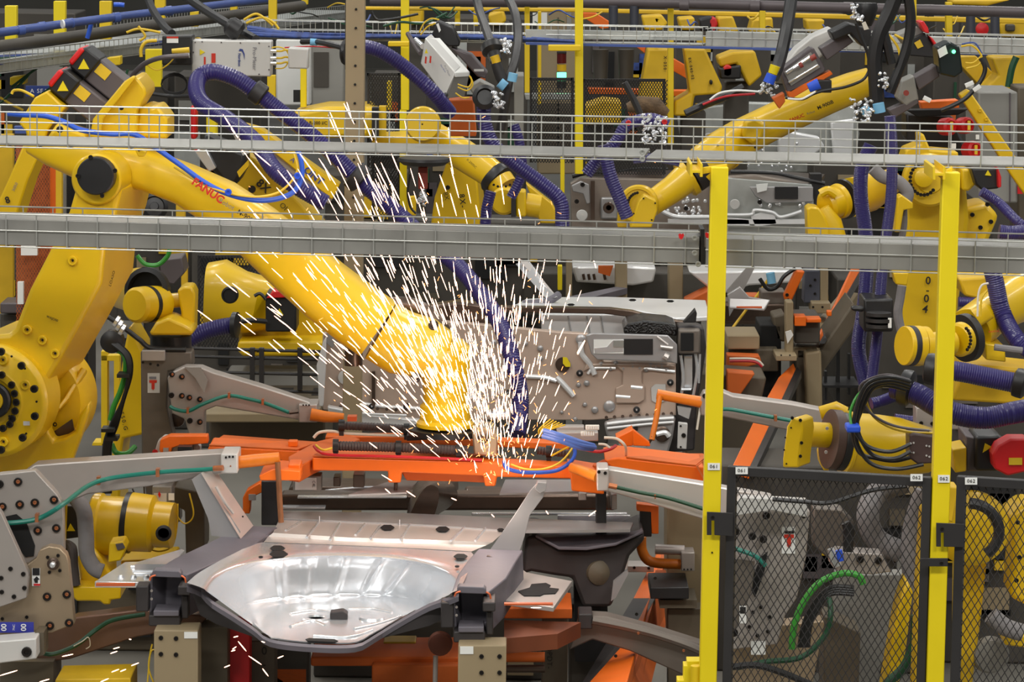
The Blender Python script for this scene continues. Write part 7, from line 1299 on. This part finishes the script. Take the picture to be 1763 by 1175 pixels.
bgrobot([(1388, 34), (1420, 34), (1416, 56), (1390, 56)], 22.4, 'far yellow casting left of the black swivel')
bgrobot([(1708, 100), (1745, 98), (1763, 92), (1790, 96), (1790, 170), (1690, 160), (1720, 130)], 20, 'yellow robot body at the upper right edge with green hose', None, [])
bgrobot([(1640, 98), (1680, 96), (1725, 140), (1728, 155), (1680, 155), (1690, 150)], 20.4, 'bright yellow robot link left of the green hose at upper right')
bgrobot([(1720, 40), (1763, 36), (1790, 36), (1790, 64), (1724, 64)], 22, 'yellow robot above the back tray at the far right', None, [('dark_joint', [(1732, 42), (1748, 42), (1748, 54), (1732, 54)], GK)])
bgrobot([(1640, 0), (1740, 0), (1700, 10), (1640, 8)], 22, 'yellow beam end at the top right above the dark pipe')
bgrobot([(1000, 185), (1040, 172), (1070, 176), (1070, 214), (1000, 216)], 18.6, 'yellow cylinder body behind fine mesh left of the purple arch')
bgrobot([(700, 8), (728, 6), (728, 40), (706, 44)], 21, 'yellow machine housing right of the bright post at the top')
bgrobot([(840, 26), (866, 18), (872, 36), (862, 44), (844, 44)], 21, 'small yellow robot wrist between the two black hoses')
solo(B().L(1691, 50, 19.5, (0, -1, 0), [(11, -4), (11, 2), (4, 5), (.1, 5)], 20), 'red_motor', RE, 'round red motor between the far right drop pipes', 'motor')
t = cable('green_hose', [(1750, 98, 18.5), (1742, 118, 18.5), (1736, 150, 18.5)], 6, GD if False else MATS['dark_green_cable'], 'dark green hose hanging at the upper right edge', 'hose')
t = slabthing(1684, 158, 1752, 350, 17.5, GC, 'control_cabinet', 'grey control cabinet at the right edge behind the sloping yellow beam', 'cabinet', [('door_seam', (1738, 160, 1740, 348), MG), ('red_sticker', (1752, 318, 1763, 334), RE)])
solo(B().rect(1752, 150, 1800, 400, 18.2, .3), 'mesh_cabinet', BD, 'brown mesh cabinet at the right picture edge', 'cabinet', bev=.01)
bm_ = solo(B().poly([(1652, 164), (1668, 154), (1790, 330), (1790, 372), (1740, 300)], 15.2, .08), 'sloping_beam', Y1, 'yellow sloping beam crossing the wire tray at the right edge', 'beam', bev=.006)
bolts(bm_, [(1687, 190), (1698, 205)], 15.19, 3.6, Y1, 'bolt')
# mesh panels
def meshpanel(x0, y0, x1, y1, Y, label, px=9):
    a = W(x0, y1, Y); b_ = W(x1, y1, Y); c = W(x0, y0, Y); t = TH('wire_fence', label, 'fence', (x0, y1, Y), 'rear mesh panels'); k = s(Y)
    q = B(); q.rect(x0, y0, x1, y0 + 5, Y, .02); q.rect(x0, y0, x0 + 4, y1, Y, .02); q.rect(x1 - 5, y0, x1, y1, Y, .02); q.o('frame', BM, t)
    B().wires(a, Vector((1, 0, 0)), Vector((0, 0, 1)), b_.x - a.x, c.z - a.z, px * k * .6, px * k, .7 * k).o('mesh', BM, t); return t
meshpanel(1004, 136, 1146, 300, 17.4, 'black mesh panel right of the tall yellow post', 8)
meshpanel(632, 126, 690, 330, 17.0, 'black mesh panel right of the beige column', 8)
meshpanel(912, 134, 988, 280, 17.6, 'black mesh panel in front of the beige machine', 8)
meshpanel(340, 440, 470, 600, 16.2, 'black mesh panel behind the yellow robot left of the sparks', 9)
meshpanel(640, 270, 690, 380, 17.6, 'mesh panel with yellow frame behind the falling purple hose', 9)
# dark equipment filling the hall
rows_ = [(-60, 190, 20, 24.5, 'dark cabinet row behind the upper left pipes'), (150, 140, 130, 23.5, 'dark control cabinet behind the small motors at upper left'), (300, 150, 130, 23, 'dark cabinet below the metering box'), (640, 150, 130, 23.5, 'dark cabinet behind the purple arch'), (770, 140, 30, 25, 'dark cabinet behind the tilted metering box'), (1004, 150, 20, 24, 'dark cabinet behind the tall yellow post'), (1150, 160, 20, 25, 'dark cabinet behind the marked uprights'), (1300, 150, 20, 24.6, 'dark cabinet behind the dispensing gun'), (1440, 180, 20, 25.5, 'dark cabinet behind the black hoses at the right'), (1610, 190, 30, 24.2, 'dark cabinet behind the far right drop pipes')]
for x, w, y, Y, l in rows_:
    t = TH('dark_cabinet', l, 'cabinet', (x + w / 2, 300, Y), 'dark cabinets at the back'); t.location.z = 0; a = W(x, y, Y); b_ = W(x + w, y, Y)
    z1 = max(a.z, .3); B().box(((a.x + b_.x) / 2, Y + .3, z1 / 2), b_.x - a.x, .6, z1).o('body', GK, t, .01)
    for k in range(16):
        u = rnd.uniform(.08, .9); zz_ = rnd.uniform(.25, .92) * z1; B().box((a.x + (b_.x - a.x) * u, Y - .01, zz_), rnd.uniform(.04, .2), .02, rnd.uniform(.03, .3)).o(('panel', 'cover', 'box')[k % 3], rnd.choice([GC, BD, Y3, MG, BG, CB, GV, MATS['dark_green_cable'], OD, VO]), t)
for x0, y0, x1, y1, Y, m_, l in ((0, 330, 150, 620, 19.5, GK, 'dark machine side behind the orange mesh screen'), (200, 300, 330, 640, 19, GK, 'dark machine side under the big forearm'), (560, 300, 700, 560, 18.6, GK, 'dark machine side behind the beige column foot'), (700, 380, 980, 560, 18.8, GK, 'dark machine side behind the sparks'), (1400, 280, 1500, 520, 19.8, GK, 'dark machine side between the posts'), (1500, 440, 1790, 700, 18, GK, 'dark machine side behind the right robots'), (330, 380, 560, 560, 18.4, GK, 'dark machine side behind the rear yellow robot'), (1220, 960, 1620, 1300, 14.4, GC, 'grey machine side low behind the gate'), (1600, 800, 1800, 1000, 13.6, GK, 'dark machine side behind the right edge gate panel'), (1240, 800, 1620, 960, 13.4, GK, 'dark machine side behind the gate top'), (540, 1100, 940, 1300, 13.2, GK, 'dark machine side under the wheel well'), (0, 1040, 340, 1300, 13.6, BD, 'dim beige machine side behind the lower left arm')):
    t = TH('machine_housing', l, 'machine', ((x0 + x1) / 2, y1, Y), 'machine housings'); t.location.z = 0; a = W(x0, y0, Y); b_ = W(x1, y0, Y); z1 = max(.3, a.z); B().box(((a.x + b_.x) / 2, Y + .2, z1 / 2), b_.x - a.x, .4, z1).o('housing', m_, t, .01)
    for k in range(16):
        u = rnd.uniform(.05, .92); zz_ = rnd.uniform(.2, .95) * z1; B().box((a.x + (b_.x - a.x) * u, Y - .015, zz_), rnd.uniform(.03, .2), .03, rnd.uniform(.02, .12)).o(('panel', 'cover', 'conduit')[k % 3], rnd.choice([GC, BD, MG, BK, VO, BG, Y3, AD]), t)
# blue sign
t = solo(B().rect(44, 148, 90, 166, 17.8, .02), 'blue_sign', mat('navy_sign', (34, 58, 130), .5), 'blue sign lettered SEA under the receding tray', 'sign'); text('A SEA', 67, 157, 17.79, 7, 0, LW, t, sp=1.2)
solo(B().poly([(24, 218), (46, 218), (48, 230), (26, 230)], 14.6, .05), 'blue_block', BN, 'blue block behind the tray left of the yellow drive cover', 'block')
# loose leads
LD = [([(20, 150), (60, 120), (90, 100)], GD if False else MATS['dark_green_cable'], 'dark green lead sagging at the far upper left'), ([(0, 178), (30, 150), (50, 128)], MATS['dark_green_cable'], 'dark green lead beside the blue sign'), ([(60, 170), (90, 150), (140, 120), (180, 100)], MATS['dark_green_cable'], 'dark green lead running to the left motors'), ([(660, 45), (690, 38), (730, 40), (770, 22)], MATS['dark_green_cable'], 'dark green lead draped over the back tray'), ([(640, 20), (650, 34), (680, 32), (720, 24)], BK, 'black lead looped above the back tray'), ([(420, 34), (440, 24), (456, 32), (470, 44)], YC, 'yellow lead arching over the back tray'), ([(424, 40), (450, 30), (470, 38), (480, 50)], YC, 'lower yellow lead arching over the back tray'), ([(218, 56), (236, 50), (256, 52), (276, 56)], YC, 'yellow lead lying on the receding tray'), ([(238, 45), (250, 62), (240, 70)], YC, 'short yellow lead over the receding tray'), ([(1560, 30), (1570, 70), (1540, 60)], YC, 'yellow lead behind the black hoses'), ([(1530, 60), (1546, 82), (1550, 110), (1540, 120)], YC, 'yellow strip lead behind the thickest black hose'), ([(160, 30), (152, 60), (150, 66)], BL, 'bright blue lead hanging below the blue pipe'), ([(196, 8), (206, 8), (214, 9)], BL, 'bright blue sleeve above the blue pipe'), ([(220, 120), (216, 140), (230, 150), (262, 145)], MATS['dark_green_cable'], 'dark green lead under the grey metering box'), ([(0, 168), (20, 180), (40, 190)], YC, 'yellow lead behind the wire tray at the left edge')]
for P, m_, l in LD: cable('loose_lead', [(x, y, 16.2) for x, y in P], 2.2 if m_ is not BL else 4, m_, l, 'cable', 'loose leads')
for k_, (n_, m_, l_) in enumerate((('green', MATS['dark_green_cable'], 'thin dark green lead sagging among the services along the top'), ('yellow', YC, 'thin yellow lead sagging among the services along the top'), ('blue', BN, 'thin blue lead sagging among the services along the top'), ('black', BK, 'thin black lead sagging among the services along the top'))):
    for _ in range(12):
        x = rnd.uniform(0, 1700); y = rnd.uniform(10, 60) + (40 if x < 400 else 0); w = rnd.uniform(14, 60)
        cable('loose_lead', [(x, y, 19.5), (x + w * .3, y + rnd.uniform(-8, 16), 19.4), (x + w * .7, y + rnd.uniform(-8, 22), 19.4), (x + w, y + rnd.uniform(-10, 10), 19.5)], rnd.uniform(1, 1.8), m_, l_, 'cable', n_ + ' leads along the top')
solo(B().rect(355, 182, 372, 240, 15.8, .1), 'yellow_bag', Y2, 'small yellow box with black band behind the wire tray under the purple loop', 'box', bev=.005)
solo(B().rect(328, 182, 338, 240, 15.8, .1), 'red_cylinder', RE, 'red upright cylinder behind the wire tray beside the yellow box', 'cylinder', bev=.01)
# ================================================================ weld sparks
rs = random.Random(11)
def spark_list(n):
    out = []
    while len(out) < n:
        u = rs.random()
        if u < .74:
            th = rs.gauss(25, 15); r = 90 + rs.gammavariate(2.6, 88)
            if th > 20: r *= 1.12
        else: th = rs.gauss(-1, 15); r = 40 + rs.gammavariate(2.6, 72)
        if not -34 < th < 60: continue
        if r > (640 if th > 8 else 430): continue
        a = math.radians(th); ox = 868 + rs.gauss(0, 22); oy = 868 + rs.gauss(0, 22)
        x = ox - r * math.sin(a); y = oy - r * math.cos(a)
        L_ = rs.uniform(6, 19) + r * rs.uniform(.01, .05)
        a2 = a + math.radians(rs.gauss(0, 3)) 
        out.append((x, y, x - L_ * math.sin(a2), y - L_ * math.cos(a2), rs.uniform(11.05, 11.45), rs.uniform(.5, .85) * (.82 if r < 220 else 1), 0))
    return out
FAR = [(384, 197, 408, 235), (398, 222, 420, 250), (424, 268, 464, 317), (405, 246, 425, 268), (435, 260, 466, 286), (478, 293, 510, 333), (494, 293, 526, 340), (515, 263, 547, 307), (529, 300, 552, 336), (548, 300, 565, 328), (549, 273, 578, 318), (556, 253, 570, 284), (565, 198, 577, 225), (568, 193, 590, 246), (592, 178, 610, 214), (597, 176, 604, 200), (625, 203, 641, 242), (580, 322, 604, 360), (609, 335, 622, 364), (622, 343, 640, 375), (632, 300, 645, 326), (642, 312, 660, 346), (641, 330, 663, 366), (645, 282, 668, 326), (656, 280, 678, 328), (674, 265, 686, 294), (672, 312, 688, 345), (673, 338, 686, 366), (686, 292, 700, 322), (721, 298, 730, 324), (724, 322, 737, 350), (727, 364, 735, 378), (757, 301, 768, 330), (776, 289, 790, 341), (775, 333, 786, 372), (751, 349, 757, 372), (861, 302, 868, 352), (819, 353, 824, 374), (838, 363, 840, 376), (893, 360, 897, 380), (438, 430, 462, 454), (380, 482, 408, 504), (400, 488, 430, 512), (460, 505, 484, 526), (472, 544, 492, 560), (470, 585, 490, 602), (462, 590, 482, 608), (500, 570, 520, 586), (532, 630, 548, 645), (1020, 440, 1026, 462)]
LOW = [(107, 1131, 126, 1127), (195, 1118, 206, 1115), (190, 1126, 202, 1122), (226, 1147, 239, 1142), (192, 1158, 205, 1153), (207, 1157, 217, 1153), (68, 1175, 85, 1170), (0, 1164, 30, 1155), (173, 1175, 187, 1169), (222, 1101, 226, 1102), (400, 1119, 407, 1114), (402, 1098, 410, 1096), (386, 1150, 396, 1146), (478, 1134, 488, 1130), (428, 1130, 450, 1145), (410, 1105, 424, 1122), (452, 1152, 462, 1165), (450, 1105, 456, 1107), (398, 1122, 405, 1120), (914, 1047, 932, 1047), (1014, 889, 1026, 880), (940, 880, 944, 886), (700, 846, 715, 856), (663, 842, 672, 850), (777, 858, 786, 862), (846, 886, 851, 891)]
SP = [(a, b_, c, d, 11.2, .9, 0) for a, b_, c, d in FAR] + [(a, b_, c, d, 10.5, .9, 0) for a, b_, c, d in LOW] + spark_list(1150)
tiny = []
for _ in range(260):
    th = math.radians(rs.gauss(15, 26)); r = 20 + rs.gammavariate(2.2, 75); x = 875 - r * math.sin(th); y = 845 - r * math.cos(th); a = math.radians(rs.uniform(-70, 70)); L_ = rs.uniform(3, 9)
    tiny.append((x, y, x - L_ * math.sin(a), y - L_ * math.cos(a), rs.uniform(11.05, 11.45), .45, 1))
def addspark(q, sp):
    x0, y0, x1, y1, Y, w, _ = sp; a = W(x0, y0, Y); b_ = W(x1, y1, Y + rs.uniform(-.02, .02)); d = (b_ - a).normalized(); n1 = d.cross(Vector((0, 1, 0))).normalized(); n2 = d.cross(n1); r = w * s(Y); c = a.lerp(b_, .5)
    q.skin([q.ring(a, n1, n2, r * .35, r * .35, 5), q.ring(a.lerp(b_, .2), n1, n2, r, r, 5), q.ring(a.lerp(b_, .8), n1, n2, r, r, 5), q.ring(b_, n1, n2, r * .35, r * .35, 5)])
SP.sort(key=lambda p: -math.hypot(p[2] - p[0], p[3] - p[1]) * p[5])
for sp in SP[:300]:
    q = B(); addspark(q, sp); tag(q.o('weld_spark', SPK), 'thin white-hot spark streak flying from the weld point over the gripper frame', 'spark', 'weld sparks')
q = B()
for sp in SP[300:]: addspark(q, sp)
tag(q.o('weld_sparks', SPK), 'dense spray of small white-hot sparks fanning up left from the weld point', 'sparks', None, 'stuff')
q = B()
for sp in tiny: addspark(q, sp)
tag(q.o('weld_sparks', SPO), 'fine orange spark splinters scattered round the weld point', 'sparks', None, 'stuff')
l = bpy.data.lights.new('weld_glow', 'POINT'); l.energy = 9; l.color = (1, .86, .76); l.shadow_soft_size = .12
o = bpy.data.objects.new('weld_glow', l); C.objects.link(o); o.location = W(800, 690, 11.15)
l = bpy.data.lights.new('weld_glow', 'POINT'); l.energy = 1.5; l.color = (1, .82, .7); l.shadow_soft_size = .1
o = bpy.data.objects.new('weld_glow', l); C.objects.link(o); o.location = W(872, 880, 11.3)
